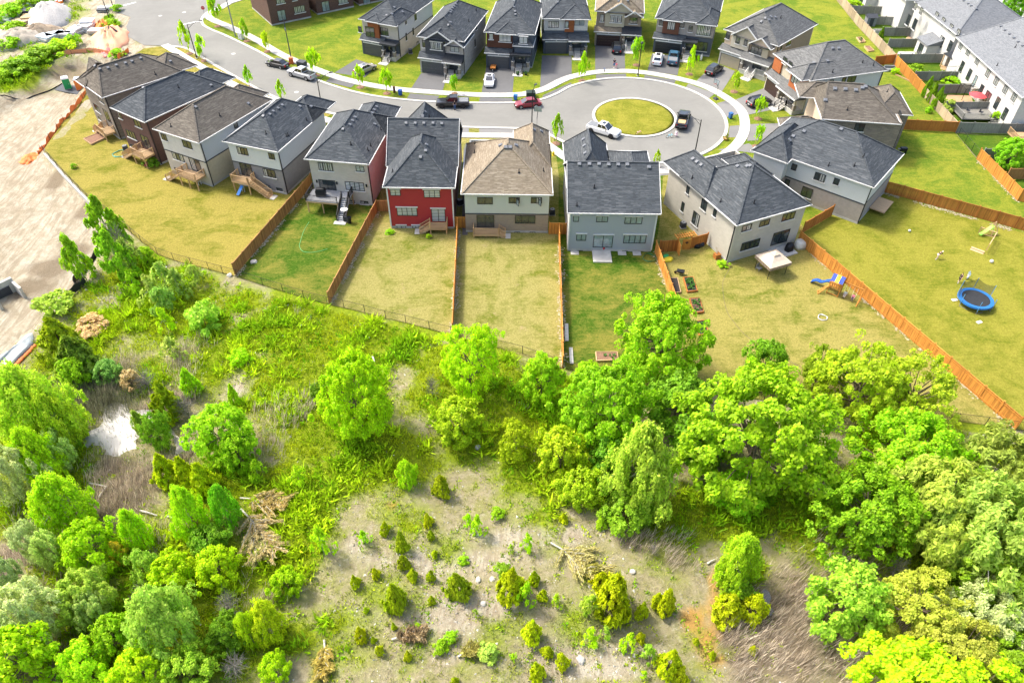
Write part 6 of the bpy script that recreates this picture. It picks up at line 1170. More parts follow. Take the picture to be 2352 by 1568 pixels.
# ---------------------------------------------------------------- vehicles
def bil(q, u, v): return (q[0] * (1 - u) + q[1] * u) * (1 - v) + (q[3] * (1 - u) + q[2] * u) * v
def panel(name, q, mat, parent, u0=.06, u1=.94, v0=.1, v1=.92, off=.012):
    n = (q[1] - q[0]).cross(q[3] - q[0]).normalized(); P_ = [bil(q, u, v) for u, v in ((u0, v0), (u1, v0), (u1, v1), (u0, v1))]
    MB().loft([[p - n * .01 for p in P_], [p + n * off for p in P_]]).build(name, mat, parent)
TY = plain('tyre_rubber', (.018, .018, .019), .85); RIM = plain('alloy_rim', (.42, .43, .45), .3, .7); RIMB = plain('black_rim', (.03, .03, .032), .4, .3)
def wheel(parent, x, y, r, rim):
    w_ = MB().tube([(x, y - .12, r), (x, y + .12, r)], r, 18).build('wheel', TY, parent); s_ = 1 if y > 0 else -1
    MB().tube([(x, y + s_ * .121, r), (x, y + s_ * .135, r)], r * .64, 14).build('rim', rim, w_); MB().tube([(x, y + s_ * .1355, r), (x, y + s_ * .15, r)], r * .2, 8).build('hub', TY, w_)
def vehicle(name, label, cat, rear, frontp, kind, c_, nm, rim=RIM, bed=None, group='vehicles parked round the street', roofglass=False):
    a, b = G(rear), G(frontp); m = (a + b) / 2; d = (b - a).normalized(); t = thing(name, label, cat, (m.x, m.y, 0.015), math.atan2(d.y, d.x), group); P_ = paint(nm, c_)
    L = {'sedan': 4.7, 'suv': 4.65, 'pickup': 5.8}[kind]; W_ = {'sedan': .91, 'suv': .95, 'pickup': 1.0}[kind]; hb = {'sedan': .93, 'suv': 1.05, 'pickup': 1.18}[kind]; hr = {'sedan': 1.45, 'suv': 1.72, 'pickup': 1.93}[kind]; wr = {'sedan': .33, 'suv': .36, 'pickup': .41}[kind]; z0 = {'sedan': .2, 'suv': .26, 'pickup': .36}[kind]; h2_ = L / 2
    def sec(x, z_lo, z_hi, w_, ch=.1): return [Vector((x, -w_ * .93, z_lo)), Vector((x, w_ * .93, z_lo)), Vector((x, w_, z_lo + .22)), Vector((x, w_, z_hi - ch)), Vector((x, w_ * .88, z_hi)), Vector((x, -w_ * .88, z_hi)), Vector((x, -w_, z_hi - ch)), Vector((x, -w_, z_lo + .22))]
    if kind == 'pickup':
        prof = [(-h2_, .55, hb - .06, .93), (-h2_ + .06, .42, hb, .98), (-h2_ + 1.1, z0, hb, 1.0), (.0, z0, hb, 1.0), (1.05, z0, hb, 1.0), (1.15, z0, hb - .02, 1.0), (2.3, z0, hb - .07, .98), (2.75, .38, hb - .14, .95), (h2_, .5, hb - .32, .9)]
        gh = [(-.95, -.8, .88), (1.25, .45, .84)]
    elif kind == 'suv':
        prof = [(-h2_, .55, hb - .12, .88), (-h2_ + .12, .36, hb, .96), (-1.4, z0, hb, 1.0), (.9, z0, hb, 1.0), (1.1, z0, hb - .03, 1.0), (1.9, .3, hb - .12, .97), (h2_ - .1, .36, hb - .26, .92), (h2_, .5, hb - .42, .84)]
        gh = [(-2.2, -1.85, .88), (1.15, .35, .82)]
    else:
        prof = [(-h2_, .5, hb - .14, .86), (-h2_ + .15, .32, hb - .03, .95), (-1.5, z0, hb, 1.0), (.9, z0, hb - .02, 1.0), (1.2, z0, hb - .06, .99), (1.9, .26, hb - .15, .96), (h2_ - .15, .32, hb - .3, .9), (h2_, .45, hb - .42, .8)]
        gh = [(-1.9, -1.15, .84), (1.15, .25, .80)]
    mb = MB(); mb.loft([sec(x, lo, hi, W_ * f) for x, lo, hi, f in prof]); body = mb.build('body', P_, t)
    xr0, xr1, wb = gh[0]; xf0, xf1, wt = gh[1]; B0 = [Vector((xr0, -W_ * wb, hb - .03)), Vector((xf0, -W_ * wb, hb - .05)), Vector((xf0, W_ * wb, hb - .05)), Vector((xr0, W_ * wb, hb - .03))]
    T0 = [Vector((xr1, -W_ * wt * .86, hr - .05)), Vector((xf1, -W_ * wt * .86, hr - .05)), Vector((xf1, W_ * wt * .86, hr - .05)), Vector((xr1, W_ * wt * .86, hr - .05))]; T1 = [Vector((p.x * .94 + .01, p.y * .9, hr)) for p in T0]
    MB().loft([B0, T0, T1]).build('cabin', P_, t); gl = Mt['glass_car']
    panel('windscreen', [B0[1], B0[2], T0[2], T0[1]], gl, t, .05, .95, .06, .97); panel('rear_window', [B0[3], B0[0], T0[0], T0[3]], gl, t, .08, .92, .25, .95)
    for q in ([B0[0], B0[1], T0[1], T0[0]], [B0[2], B0[3], T0[3], T0[2]]):
        for u0, u1 in ((.04, .34), (.37, .62), (.65, .95)) if kind != 'pickup' else ((.05, .45), (.5, .93)): panel('side_window', q, gl, t, u0 + .0, u1, .22, .92)
    if roofglass: panel('sunroof', [Vector((p.x * .8, p.y * .75, hr - .004)) for p in (T1[0], T1[1], T1[2], T1[3])], gl, t, .3, .95, .05, .95)
    wx = {'sedan': (1.38, -1.35), 'suv': (1.4, -1.35), 'pickup': (1.85, -1.85)}[kind]
    for x in wx:
        for y in (-1, 1):
            MB().tube([(x, y * (W_ - .02), wr), (x, y * (W_ + .004), wr)], wr + .07, 16).build('wheel_arch', Mt['black'], t); wheel(t, x, y * (W_ - .06), wr, rim)
    for y in (-1, 1):
        MB().box(h2_ - .16, y * W_ * .62 - .17, hb - .42, h2_ - .02, y * W_ * .62 + .17, hb - .29).build('headlight', Mt['white'], t); MB().box(-h2_ - .015, y * W_ * .74 - .12, hb - .42, -h2_ + .12, y * W_ * .74 + .12, hb - .1).build('tail_light', colour('tail_red', (.45, .01, .015)), t)
        MB().box(xf0 - .42, y * (W_ + .1) - .1, hb + .0, xf0 - .25, y * (W_ + .1) + .1, hb + .17).build('mirror', P_ if kind != 'pickup' else Mt['black'], t)
    MB().box(-h2_ - .02, -.22, .52, -h2_ - .001, .22, .66).build('licence_plate', Mt['white'], t); MB().box(h2_ - .03, -W_ * .42, hb - .62, h2_ + .012, W_ * .42, hb - .4).build('grille', Mt['black'], t); MB().box(-h2_ - .05, -W_ * .85, .36, -h2_ + .1, W_ * .85, .5).build('bumper', Mt['black'] if c_[0] < .3 else P_, t); MB().box(h2_ - .1, -W_ * .82, .34, h2_ + .03, W_ * .82, .48).build('bumper', Mt['black'] if c_[0] < .3 else P_, t)
    if kind == 'pickup':
        x0, x1 = -h2_ + .14, -1.02
        if bed == 'cover': MB().box(x0, -W_ * .82, hb + .003, x1, W_ * .82, hb + .05).build('bed_cover', plain('tonneau_grey', (.17, .18, .19), .6), t)
        else:
            MB().box(x0, -W_ * .78, hb + .002, x1, W_ * .78, hb + .012).build('bed_floor', Mt['black'], t)
            for y in (-1, 1): MB().box(x0 - .06, y * W_ * .86 - .07, hb + .002, x1, y * W_ * .86 + .07, hb + .1).build('bed_rail', P_, t)
            if bed: MB().box(x0 + .15, -W_ * .6, hb + .014, x1 - .3, W_ * .6, hb + .06).build('load_board', Mt['wood_raw'], t)
            if bed == 'open': MB().box(-h2_ - .62, -W_ * .8, hb - .32, -h2_ - .06, W_ * .8, hb - .24).build('tailgate', Mt['black'], t)
    return t
BK, WH = (.012, .013, .016), (.82, .82, .82)
vehicle('parked_car', 'black sedan parked at the kerb behind the silver pickup', 'car', (661, 158), (616, 148), 'sedan', BK, 'black_paint')
vehicle('pickup_truck', 'silver pickup parked at the kerb with an open empty bed', 'pickup', (721, 185), (668, 170), 'pickup', (.45, .46, .47), 'silver_paint', bed=None)
vehicle('parked_car', 'grey-bronze sedan on the first far row driveway', 'car', (822, 172), (857, 157), 'sedan', (.34, .32, .27), 'bronze_paint', roofglass=True)
vehicle('parked_car', 'white sedan facing the street on the driveway of the third far row house', 'car', (1125, 175), (1123, 208), 'sedan', WH, 'white_paint', roofglass=True)
vehicle('pickup_truck', 'black pickup with a grey bed cover on the street, a man beside it', 'pickup', (1076, 244), (1004, 244), 'pickup', (.008, .009, .012), 'jet_paint', RIMB, 'cover')
vehicle('parked_car', 'red sedan parked at the kerb by a street lamp', 'car', (1239, 242), (1184, 247), 'sedan', (.22, .010, .018), 'red_paint')
vehicle('parked_car', 'black hatchback on the driveway of the beige house', 'car', (1416, 128), (1416, 106), 'suv', BK, 'black_paint2')
vehicle('parked_car', 'white wagon on the driveway of the wide dark grey house', 'car', (1506, 159), (1514, 128), 'suv', WH, 'white_paint2', roofglass=True)
vehicle('pickup_truck', 'blue pickup on the driveway beside the white wagon', 'pickup', (1542, 158), (1549, 124), 'pickup', (.045, .13, .21), 'blue_paint', RIM, 'cover')
vehicle('parked_car', 'black utility car with roof rails on the driveway of the tan garage', 'car', (1623, 178), (1655, 157), 'suv', BK, 'black_paint3')
vehicle('parked_car', 'black utility car beside a young tree at the right of the circle', 'car', (1717, 247), (1767, 236), 'suv', BK, 'black_paint4')
vehicle('pickup_truck', 'white pickup with a grey bed cover beside the round island', 'pickup', (1353, 297), (1419, 317), 'pickup', WH, 'white_paint3', RIMB, 'cover', roofglass=True)
vehicle('pickup_truck', 'dark pickup with an open tailgate and board in its bed, right of the island', 'pickup', (1562, 302), (1572, 264), 'pickup', (.03, .034, .04), 'graphite_paint', RIMB, 'open')
t = simple('cargo_trailer', 'small flat trailer loaded with boards on a far row driveway', 'trailer', (1133, 160), R(85)); MB().box(-1.1, -.6, .4, 1.1, .6, .5).build('bed', Mt['black'], t); MB().box(-1.0, -.5, .503, 1.0, .5, .7).build('load_board', Mt['cedar_red'], t); MB().bar((-1.1, 0, .45), (-1.8, 0, .4), .08).build('drawbar', Mt['grey'], t)
for y in (-.7, .7): MB().tube([(0, y - .08, .28), (0, y + .08, .28)], .28, 12).build('wheel', TY, t)

# ---------------------------------------------------------------- people
def person(label, px, rz, hgt, shirt, trousers, skin=(.50, .31, .22), hair=(.05, .03, .02), pose='stand', z=0.0, group=None, loc=None, bare=False):
    p = Vector(loc) if loc is not None else G(px, z); t = thing('person', label, 'person', p, rz, group); t.scale = (hgt / 1.75,) * 3; key = '%.2f%.2f%.2f' % tuple(shirt); key2 = '%.2f%.2f%.2f' % tuple(trousers); J = {}
    sp = Vector((0, 0, 1)); J['hip'] = Vector((0, 0, .95)); lean = {'stand': 0, 'bend': 1.0, 'run': .25, 'sit': -.1, 'crouch': .7}[pose]; hipz = {'stand': .93, 'bend': .88, 'run': .88, 'sit': .08, 'crouch': .5}[pose]
    hip = Vector((0, 0, hipz)); up = Vector((math.sin(lean), 0, math.cos(lean))); ch = hip + up * .36; sh = hip + up * .50; nk = hip + up * .58; fw = Vector((math.cos(lean), 0, -math.sin(lean))); hd = nk + up * .13 + fw * .03
    V = [hip, hip + up * .18, ch, nk, hd, hd + up * .09]; E = [(0, 1), (1, 2), (2, 3), (3, 4), (4, 5)]; Rd = [.145, .125, .15, .06, .095, .08]; arms = []; legs = []
    def chain(start, pts, rs):
        i = start
        for q, r in zip(pts, rs): V.append(q); Rd.append(r); E.append((i, len(V) - 1)); i = len(V) - 1
    for s_ in (-1, 1):
        S = Vector((0, s_, 0)); so = sh + S * .19
        sw = {'stand': (.02, .05), 'bend': (.15, .25), 'run': (.25 * s_, .3 * s_ + .15), 'sit': (.15, .25), 'crouch': (.2, .35)}[pose]
        el = so + Vector((sw[0], s_ * .06, -.28)); wr_ = el + Vector((sw[1], -s_ * .01, -.24)); arms.append((so, el, wr_)); chain(2, [so, el, wr_], [.062, .047, .033])
        ho = hip + S * .09 + Vector((0, 0, -.05))
        if pose == 'sit': kn = ho + Vector((.42, s_ * .03, .02)); an = kn + Vector((.15, 0, -.38))
        elif pose == 'run': kn = ho + Vector((.2 * s_ + .05, 0, -.38)); an = kn + Vector((-.12 if s_ > 0 else -.2, 0, -.36))
        elif pose == 'crouch': kn = ho + Vector((.32, s_ * .06, -.1)); an = Vector((.1, s_ * .12, .07))
        elif pose == 'bend': kn = Vector((.04 + .12 * s_, s_ * .11, .47)); an = Vector((-.05 + .22 * s_, s_ * .12, .07))
        else: kn = ho + Vector((.02, s_ * .01, -.40)); an = kn + Vector((-.02, 0, -.41))
        legs.append((ho, kn, an)); chain(0, [ho, kn, an, an + Vector((.16, 0, -.03))], [.095, .062, .042, .035])
    def skin_ob(name, V, E, Rd, mat, parent):
        me = bpy.data.meshes.new(name); me.from_pydata([tuple(v) for v in V], E, []); o = put(name, me, parent); me.materials.append(mat)
        md = o.modifiers.new('skin', 'SKIN'); md.use_smooth_shade = True; me.skin_vertices.new() if not me.skin_vertices else None
        for i, r in enumerate(Rd): me.skin_vertices[0].data[i].radius = (r, r)
        me.skin_vertices[0].data[0].use_root = True; s_ = o.modifiers.new('sub', 'SUBSURF'); s_.levels = 1; s_.render_levels = 1; return o
    body = skin_ob('body', V, E, Rd, colour('skin%.2f' % skin[0], skin, .6), t)
    TV = [hip + up * .05, hip + up * .18, ch, nk - up * .05]; TE = [(0, 1), (1, 2), (2, 3)]; TR = [.160, .142, .165, .085]
    for so, el, wr_ in arms: n = len(TV); TV += [so, so.lerp(el, .75)]; TE += [(2, n), (n, n + 1)]; TR += [.078, .066]
    skin_ob('shirt', TV, TE, TR, colour('cloth' + key, shirt, .9), t)
    LV = [hip + up * .02]; LE = []; LR = [.165]; f = .3 if bare else .92
    for ho, kn, an in legs: n = len(LV); LV += [ho, kn, kn.lerp(an, f)]; LE += [(0, n), (n, n + 1), (n + 1, n + 2)]; LR += [.11, .078, .064]
    skin_ob('trousers', LV, LE, LR, colour('cloth' + key2, trousers, .9), t)
    for ho, kn, an in legs: MB().box(-.09, -.05, -.07, .2, .05, .03).build('shoe', Mt['white'] if bare else Mt['black'], t, an)
    MB().ball(hd + up * .075 - fw * .025, .105, .1, .1).build('hair', colour('hair%.2f' % hair[0], hair, .7), t, smooth=True)
    MB().ball(hd + fw * .095 + up * .0, .018).build('nose', colour('skin%.2f' % skin[0], skin, .6), body)
    for s_ in (-1, 1): MB().ball(hd + fw * .085 + Vector((0, s_ * .035, 0)) + up * .025, .012).build('eye', Mt['black'], body)
    for so, el, wr_ in arms:
        d = (wr_ - el).normalized(); mb = MB(); mb.tube([wr_ - d * .02, wr_ + d * .05, wr_ + d * .1], [.03, .042, .036], 6); sd = d.cross(Vector((1, 0, .2))).normalized(); fr = d.cross(sd)
        for k, l in enumerate((.055, .07, .075, .06)): q = wr_ + d * .09 + fr * (k - 1.5) * .02; mb.tube([q, q + d * l * .6, q + d * l + sd * .015], [.011, .010, .007], 5)
        q = wr_ + d * .02 + fr * .035; mb.tube([q, q + fr * .03 + d * .03, q + fr * .035 + d * .06], [.013, .011, .008], 5); mb.build('hand', colour('skin%.2f' % skin[0], skin, .6), body)
    return t
person('man in dark top and blue jeans standing beside the black pickup', (1045, 253), R(100), 1.78, (.02, .02, .025), (.04, .09, .20))
person('tall man in dark shirt and blue shorts on the beige house driveway', (1410, 156), R(-80), 1.8, (.02, .025, .045), (.06, .15, .32), bare=True)
person('child in a pink top and pale trousers holding close to the man', (1415, 159), R(-80), 1.3, (.75, .14, .22), (.6, .4, .42))
person('child in a black top and white cap bending over on the right lawn', (2151, 594), R(20), 1.45, (.015, .015, .018), (.62, .48, .40), hair=(.75, .74, .72), pose='bend', bare=True)
person('child in black running on the lawn beside the trampoline', (2201, 648), R(40), 1.45, (.015, .014, .018), (.02, .02, .025), pose='run', bare=True)
person('child in light blue with a hood by the trampoline net', (2221, 641), R(200), 1.35, (.25, .42, .58), (.45, .55, .65), hair=(.25, .42, .58), pose='run')
person('person in navy crouching behind the big maple on the lawn', (1913, 877), R(0), 1.75, (.02, .025, .075), (.25, .22, .18), pose='crouch')
for k, (lb, sx, c1, c2) in enumerate((('child in pale blue sitting on the left swing of the play set', 1.4, (.55, .65, .70), (.62, .55, .48)), ('child in pink sitting on the right swing of the play set', 2.4, (.72, .18, .32), (.06, .05, .08)))):
    v = Vector((sx, -.1, .49)); c_, s_ = math.cos(PLAY.rotation_euler.z), math.sin(PLAY.rotation_euler.z)
    person(lb, None, PLAY.rotation_euler.z - R(90), 1.15, c1, c2, pose='sit', loc=(PLAY.location.x + v.x * c_ - v.y * s_, PLAY.location.y + v.x * s_ + v.y * c_, .46))

# ---------------------------------------------------------------- construction ground, top left
ZS = -1.25
def portable_toilet(label, px, c_, nm, rz):
    p = G(px, ZS); t = thing('portable_toilet', label, 'portable toilet', p, rz); m = colour(nm, c_); MB().box(-.58, -.58, .12, .58, .58, 2.0).build('cabin', m, t); MB().box(-.6, -.6, 0, .6, .6, .12).build('skid', Mt['charcoal'], t)
    MB().loft([[(x * f, y * f, z_) for x, y in ((-.62, -.62), (.62, -.62), (.62, .62), (-.62, .62))] for f, z_ in ((1, 2.0), (1, 2.08), (.7, 2.3))]).build('roof', Mt['white'], t); d_ = MB().box(-.42, -.61, .2, .42, -.583, 1.95).build('door', m, t); MB().box(.3, -.64, 1.0, .36, -.612, 1.15).build('handle', Mt['white'], d_); MB().box(-.4, -.6, .15, .4, -.584, .19).build('sill', Mt['white'], t)
portable_toilet('green portable toilet at the edge of the construction ground', (158, 204), (.02, .32, .10), 'toilet_green', .5); portable_toilet('orange portable toilet beside the green one', (186, 206), (.75, .20, .04), 'toilet_orange', .3)
struct(sheet('silt_mat', Gs([(125, 208), (146, 193), (200, 204), (196, 216), (176, 218)], ZS), ZS + .12, Mt['charcoal']))
def heap(label, px, rx, ry, h_, mat, z=0.0, cat='dirt pile', name='dirt_pile', seed=0, n=28, rough=.25):
    p = G(px, z); t = MB(); r = random.Random(seed + int(px[0])); secs = []
    for i in range(7):
        f = 1 - i / 6.5; zz = h_ * (1 - f ** 1.35) ; secs.append([(rx * f * math.cos(6.2832 * k / n) * (1 + r.uniform(-rough, rough) * .4), ry * f * math.sin(6.2832 * k / n) * (1 + r.uniform(-rough, rough) * .4), zz * (1 + r.uniform(-rough, rough) * .5)) for k in range(n)])
    secs.insert(0, [(q[0] * 1.02, q[1] * 1.02, -1.0) for q in secs[0]]); t.loft(secs); o = t.build(name, mat, None, p, rnd.uniform(0, 3), smooth=True); return tag(o, label, cat, 'heaps on the construction ground')
GRV = plain('grey_gravel', (.40, .385, .36), 1, 0, .22, 5); DRT = plain('brown_dirt', (.30, .235, .165), 1, 0, .35, 1.5); DRT2 = plain('pale_dirt', (.44, .38, .30), 1, 0, .25, 1.5)
heap('large grey gravel pile at the top left', (112, 42), 8.5, 5, 3.2, GRV); heap('lower grey gravel pile left of the large one', (58, 34), 6, 4, 2.2, GRV); heap('pale grey dirt mound at the left edge', (45, 93), 7, 4, 2.4, DRT2); heap('brown rooty dirt mound right of the pale mound', (90, 80), 5, 3, 2.2, DRT); heap('small pale mound below the left pallets', (18, 76), 4, 3, 1.4, DRT2)
def crate_stack(label, px, sx, sy, n, mats, name='pallet_stack', cat='pallets', z=0.0, hstep=.3, seed=1, group='stacks of building material on the construction ground'):
    t = simple(name, label, cat, px, rnd.uniform(-.6, .6), group, z); r = random.Random(seed + int(px[0]))
    for k in range(n): dx, dy, a = r.uniform(-.15, .15), r.uniform(-.15, .15), r.uniform(-.15, .15); MB().box(-sx / 2, -sy / 2, 0, sx / 2, sy / 2, hstep - .04).build('layer', mats[k % len(mats)], t, (dx, dy, k * hstep), a)
    return t
PL = plain('wrapped_white', (.68, .70, .72), .4); WD = Mt['wood_raw']; GY = plain('grey_block', (.42, .42, .40), .85); LB = plain('pale_blue_wrap', (.50, .58, .63), .4)
for lb, px, sx, sy, n, ms in (('stack of grey wrapped pallets at the far left', (24, 54), 3.2, 2.4, 4, [GY, PL]), ('stack of flat wooden boards left of the gravel', (50, 58), 4, 2.4, 4, [WD, Mt['wood_pale']]), ('stack of wooden panels leaning by the gravel', (72, 52), 2.6, 2.6, 5, [WD, WD, Mt['wood_pale']]), ('loose wooden sheets right of the panels', (84, 60), 4, 1.8, 2, [Mt['wood_pale']]), ('white wrapped bales above the gravel pile', (92, 22), 2.4, 2, 5, [PL]), ('blue and white tote by the containers', (74, 12), 2.2, 2, 5, [LB, colour('tote_blue', (.06, .25, .6))]),
                              ('pale blue lumber stack, leftmost in the middle row', (106, 92), 3.2, 2.2, 3, [LB, GY]), ('grey lumber stack, second in the middle row', (128, 85), 3.4, 2.2, 3, [LB, PL]), ('grey tile stack, third in the middle row', (148, 84), 3, 2, 3, [GY, LB]), ('pale wrapped stack, fourth in the middle row', (164, 81), 2.2, 1.8, 3, [PL]), ('grey block stack with ribs, fifth in the middle row', (176, 76), 2.2, 2, 4, [GY, PL]), ('striped steel sheet stack, sixth in the middle row', (198, 70), 2.8, 2, 4, [PL, GY]), ('bright white tarped bale at the right end of the middle row', (206, 63), 2.6, 2.2, 5, [PL]), ('grey block cubes beside the orange tarp', (225, 77), 3.4, 2.0, 3, [GY]), ('white sacks at the street corner island', (246, 22), 4, 1.4, 2, [PL, GY]), ('dark grey scrap left of the street corner sacks', (236, 27), 2.2, 1.2, 2, [GY, Mt['charcoal']]), ('flat grey slabs at the top left', (128, 16), 3.4, 1.4, 2, [GY])): crate_stack(lb, px, sx, sy, n, ms)
heap('black rubble of bagged pipes on the pallets', (64, 45), 2.2, 1.6, 1.8, Mt['black'], cat='rubble', name='rubble_pile'); heap('faded orange tarpaulin over a low heap by the street', (253, 92), 7.2, 3.6, 2.2, colour('orange_tarp', (.80, .38, .22), .7), cat='tarpaulin', name='tarpaulin', rough=.5); heap('grey tarpaulin strip on the orange heap', (260, 88), 2.6, 1.2, 2.3, Mt['charcoal'], cat='tarpaulin', name='tarpaulin'); heap('orange plastic heap by the street pole', (236, 61), 3, 1.6, 1.2, colour('orange_plastic', (.80, .26, .06), .6), cat='plastic heap', name='plastic_heap', rough=.6); heap('pink-red plastic sheet by the pit', (246, 114), 4.2, 1.2, .7, colour('pink_plastic', (.70, .20, .18), .6), cat='plastic sheet', name='plastic_heap', rough=.6)
heap('crumpled orange netting on the ground below the fence start', (72, 365), 2.0, 1.7, .7, colour('net_orange', (.85, .20, .05), .7), z=ZS, cat='netting', name='netting_heap', rough=.7)
t = simple('shipping_container', 'rust red container cut by the top edge at the left', 'container', (112, 4), .1); MB().box(-3.2, -1.2, 0, 3.2, 1.2, 2.5).build('body', colour('container_red', (.28, .07, .05), .7), t)
for k in range(12): MB().box(-3.1 + k * .53, -1.25, .1, -2.9 + k * .53, -1.203, 2.4).build('rib', colour('container_red', (.28, .07, .05), .7), t)
for lb, px in (('orange drum beside the red container, left one', (130, 13)), ('orange drum beside the red container, right one', (142, 13))): o = simple('drum', lb, 'drum', px); MB().tube([(0, 0, 0), (0, 0, 1.0)], .5, 12).build('body', colour('drum_orange', (.85, .22, .03)), o); MB().tube([(0, 0, 1.0), (0, 0, 1.05)], .46, 12).build('lid', Mt['white'], o)
def snow_fence(label, px, z=0.0, hgt=1.0, mat=None, name='snow_fence', jit=.25, posts=True, group='orange construction fences'):
    P = resample(smooth_line([p.xy for p in Gs(px, z)], 5), .7); c = Vector((*P[0], z)); t = thing(name, label, 'fence', c, 0, group); mb = MB(); top = []
    for i, p in enumerate(P):
        zz = hz(p); q = Vector((p.x, p.y, zz)) - c; l = Vector((rnd.uniform(-jit, jit), rnd.uniform(-jit, jit), 0)); top.append((q, q + l + Vector((0, 0, hgt * rnd.uniform(1 - jit * 1.6, 1.0)))))
        if posts and i % 4 == 0: MB().bar(q - Vector((0, 0, .1)), q + Vector((0, 0, hgt + .25)), .05).build('stake', Mt['bark'], t)
    for (a, b), (c2, d2) in zip(top, top[1:]): mb.loft([[a, c2, c2 + Vector((.01, .01, 0)), a + Vector((.01, .01, 0))], [b, d2, d2 + Vector((.01, .01, 0)), b + Vector((.01, .01, 0))]])
    mb.build('netting', mat or ORG, t); return t
ORG = colour('safety_orange', (.90, .23, .06), .7)
snow_fence('sagging orange safety fence between the pit and the leftmost lawn', [(202, 218), (190, 240), (172, 262), (150, 285), (132, 308), (112, 325), (98, 335), (84, 352)], -.6, 1.0, jit=.35); snow_fence('orange safety fence strung along the top of the pit', [(96, 142), (120, 136), (150, 128), (180, 123), (210, 121), (240, 124), (266, 130)], 0, .95, colour('faded_orange', (.80, .34, .18), .8), jit=.15); snow_fence('short bright orange fence piece at the corner of the stone house', [(272, 140), (284, 130), (297, 120)], 0, 1.0, jit=.15)
BKF = plain('silt_fabric', (.022, .024, .028), .6)
snow_fence('black zigzag silt fence above the scrub on the left', [(224, 566), (210, 585), (192, 602), (172, 622), (163, 638), (186, 652), (205, 655), (186, 668), (160, 684), (140, 700)], 0, 1.1, BKF, 'silt_fence', .12, True, None); snow_fence('black pipe-like silt edge across the sandy ground', [(0, 242), (50, 232), (90, 218), (120, 207), (144, 193)], ZS, .25, BKF, 'silt_fence', .05, False, None)
# sand bags and grey sheeting at the left edge
t = simple('sandbag_row', 'row of orange sandbags on grey sheeting at the left edge', 'sandbags', (60, 822)); SB = colour('sandbag', (.62, .16, .05), .8)
a, b = G((84, 800)), G((36, 846)); cc = G((60, 822))
for k in range(15): q = a.lerp(b, k / 14) - cc; MB().ball((0, 0, .14), .3, .22, .15, 8, 4).build('sandbag', SB, t, (q.x, q.y, hz((q.x + cc.x, q.y + cc.y))), rnd.uniform(0, 3), smooth=True)
def cloth(label, px, mat, name, cat, h_=.3):
    P = Gs(px); c = sum(P, Vector()) / len(P); n = len(P); mb = MB(); mb.loft([[(p - c) * f + Vector((0, 0, hz(p) + z_ + rnd.uniform(0, .08))) for p in P] for f, z_ in ((1.0, -.3), (1.0, .08), (.8, h_), (.45, h_ * .8))]); tag(mb.build(name, mat, None, (c.x, c.y, 0), smooth=True), label, cat)
cloth('grey plastic sheeting laid beside the orange sandbags', [(0, 838), (30, 812), (64, 788), (80, 776), (82, 796), (56, 818), (30, 842), (6, 862)], plain('grey_sheet', (.20, .23, .24), .35), 'plastic_sheeting', 'sheeting', .35); cloth('pale sheeting strip at the left edge above the grey one', [(-10, 822), (30, 796), (78, 770), (80, 778), (34, 806), (-6, 836)], plain('pale_sheet', (.46, .48, .46), .5), 'plastic_sheeting', 'sheeting', .3)
t = simple('culvert_headwall', 'white concrete culvert headwall at the left edge', 'culvert', (10, 676), .9, z=-1.0); MB().box(-1.6, -.2, -.6, 1.6, .2, 1.8).build('slab', Mt['concrete'], t); MB().box(-1.6, -2.4, -.6, -1.3, -.2, 1.4).build('wing_wall', Mt['concrete'], t); MB().box(1.3, -2.4, -.6, 1.6, -.2, 1.4).build('wing_wall', Mt['concrete'], t); MB().box(-.9, -.25, -.3, .9, -.203, 1.0).build('opening', Mt['charcoal'], t)
for lb, px, s_ in (('white boulder by the chain-link fence bend', (584, 440), .01),): pass
def boulder(label, px, s_, group='pale boulders in the scrub'):
    p = G(px); m = MB(); r = random.Random(int(px[0] * 7)); n = 8; m.loft([[(s_ * f * math.cos(6.2832 * k / n) * r.uniform(.8, 1.2), s_ * f * math.sin(6.2832 * k / n) * r.uniform(.7, 1.1), s_ * z_) for k in range(n)] for f, z_ in ((.9, -.3), (1.0, .2), (.8, .55), (.35, .72))]); tag(m.build('boulder', Mt['rock'], None, (p.x, p.y, hz(p)), r.uniform(0, 3)), label, 'boulder', group)
for lb, px, s_ in (('largest flat white boulder below the golden lawn fence', (583, 622 - 20), .5), ('pale boulder left of the conifers below the fence', (584 - 222, 606), .45), ('flat pale boulder among the scrub below the fence', (352, 612), .4), ('small pale boulder above the young conifers', (380, 618), .35), ('white stones heap at the fence corner below the green yard', (528, 632), .4), ('grey boulder on the open gravel between small cedars', (1099, 1332), .3), ('grey boulder right of the first gravel one', (1131, 1330), .28), ('round boulder right of the tall twin cedar', (1452, 1316), .3), ('white rock at the bottom of the gravel', (1334, 1513), .4), ('pale rock near the top of the gravel', (1098, 1028), .35), ('rounded rock on the gravel beside the big seedling', (1110, 1389), .28)): boulder(lb, px, s_)
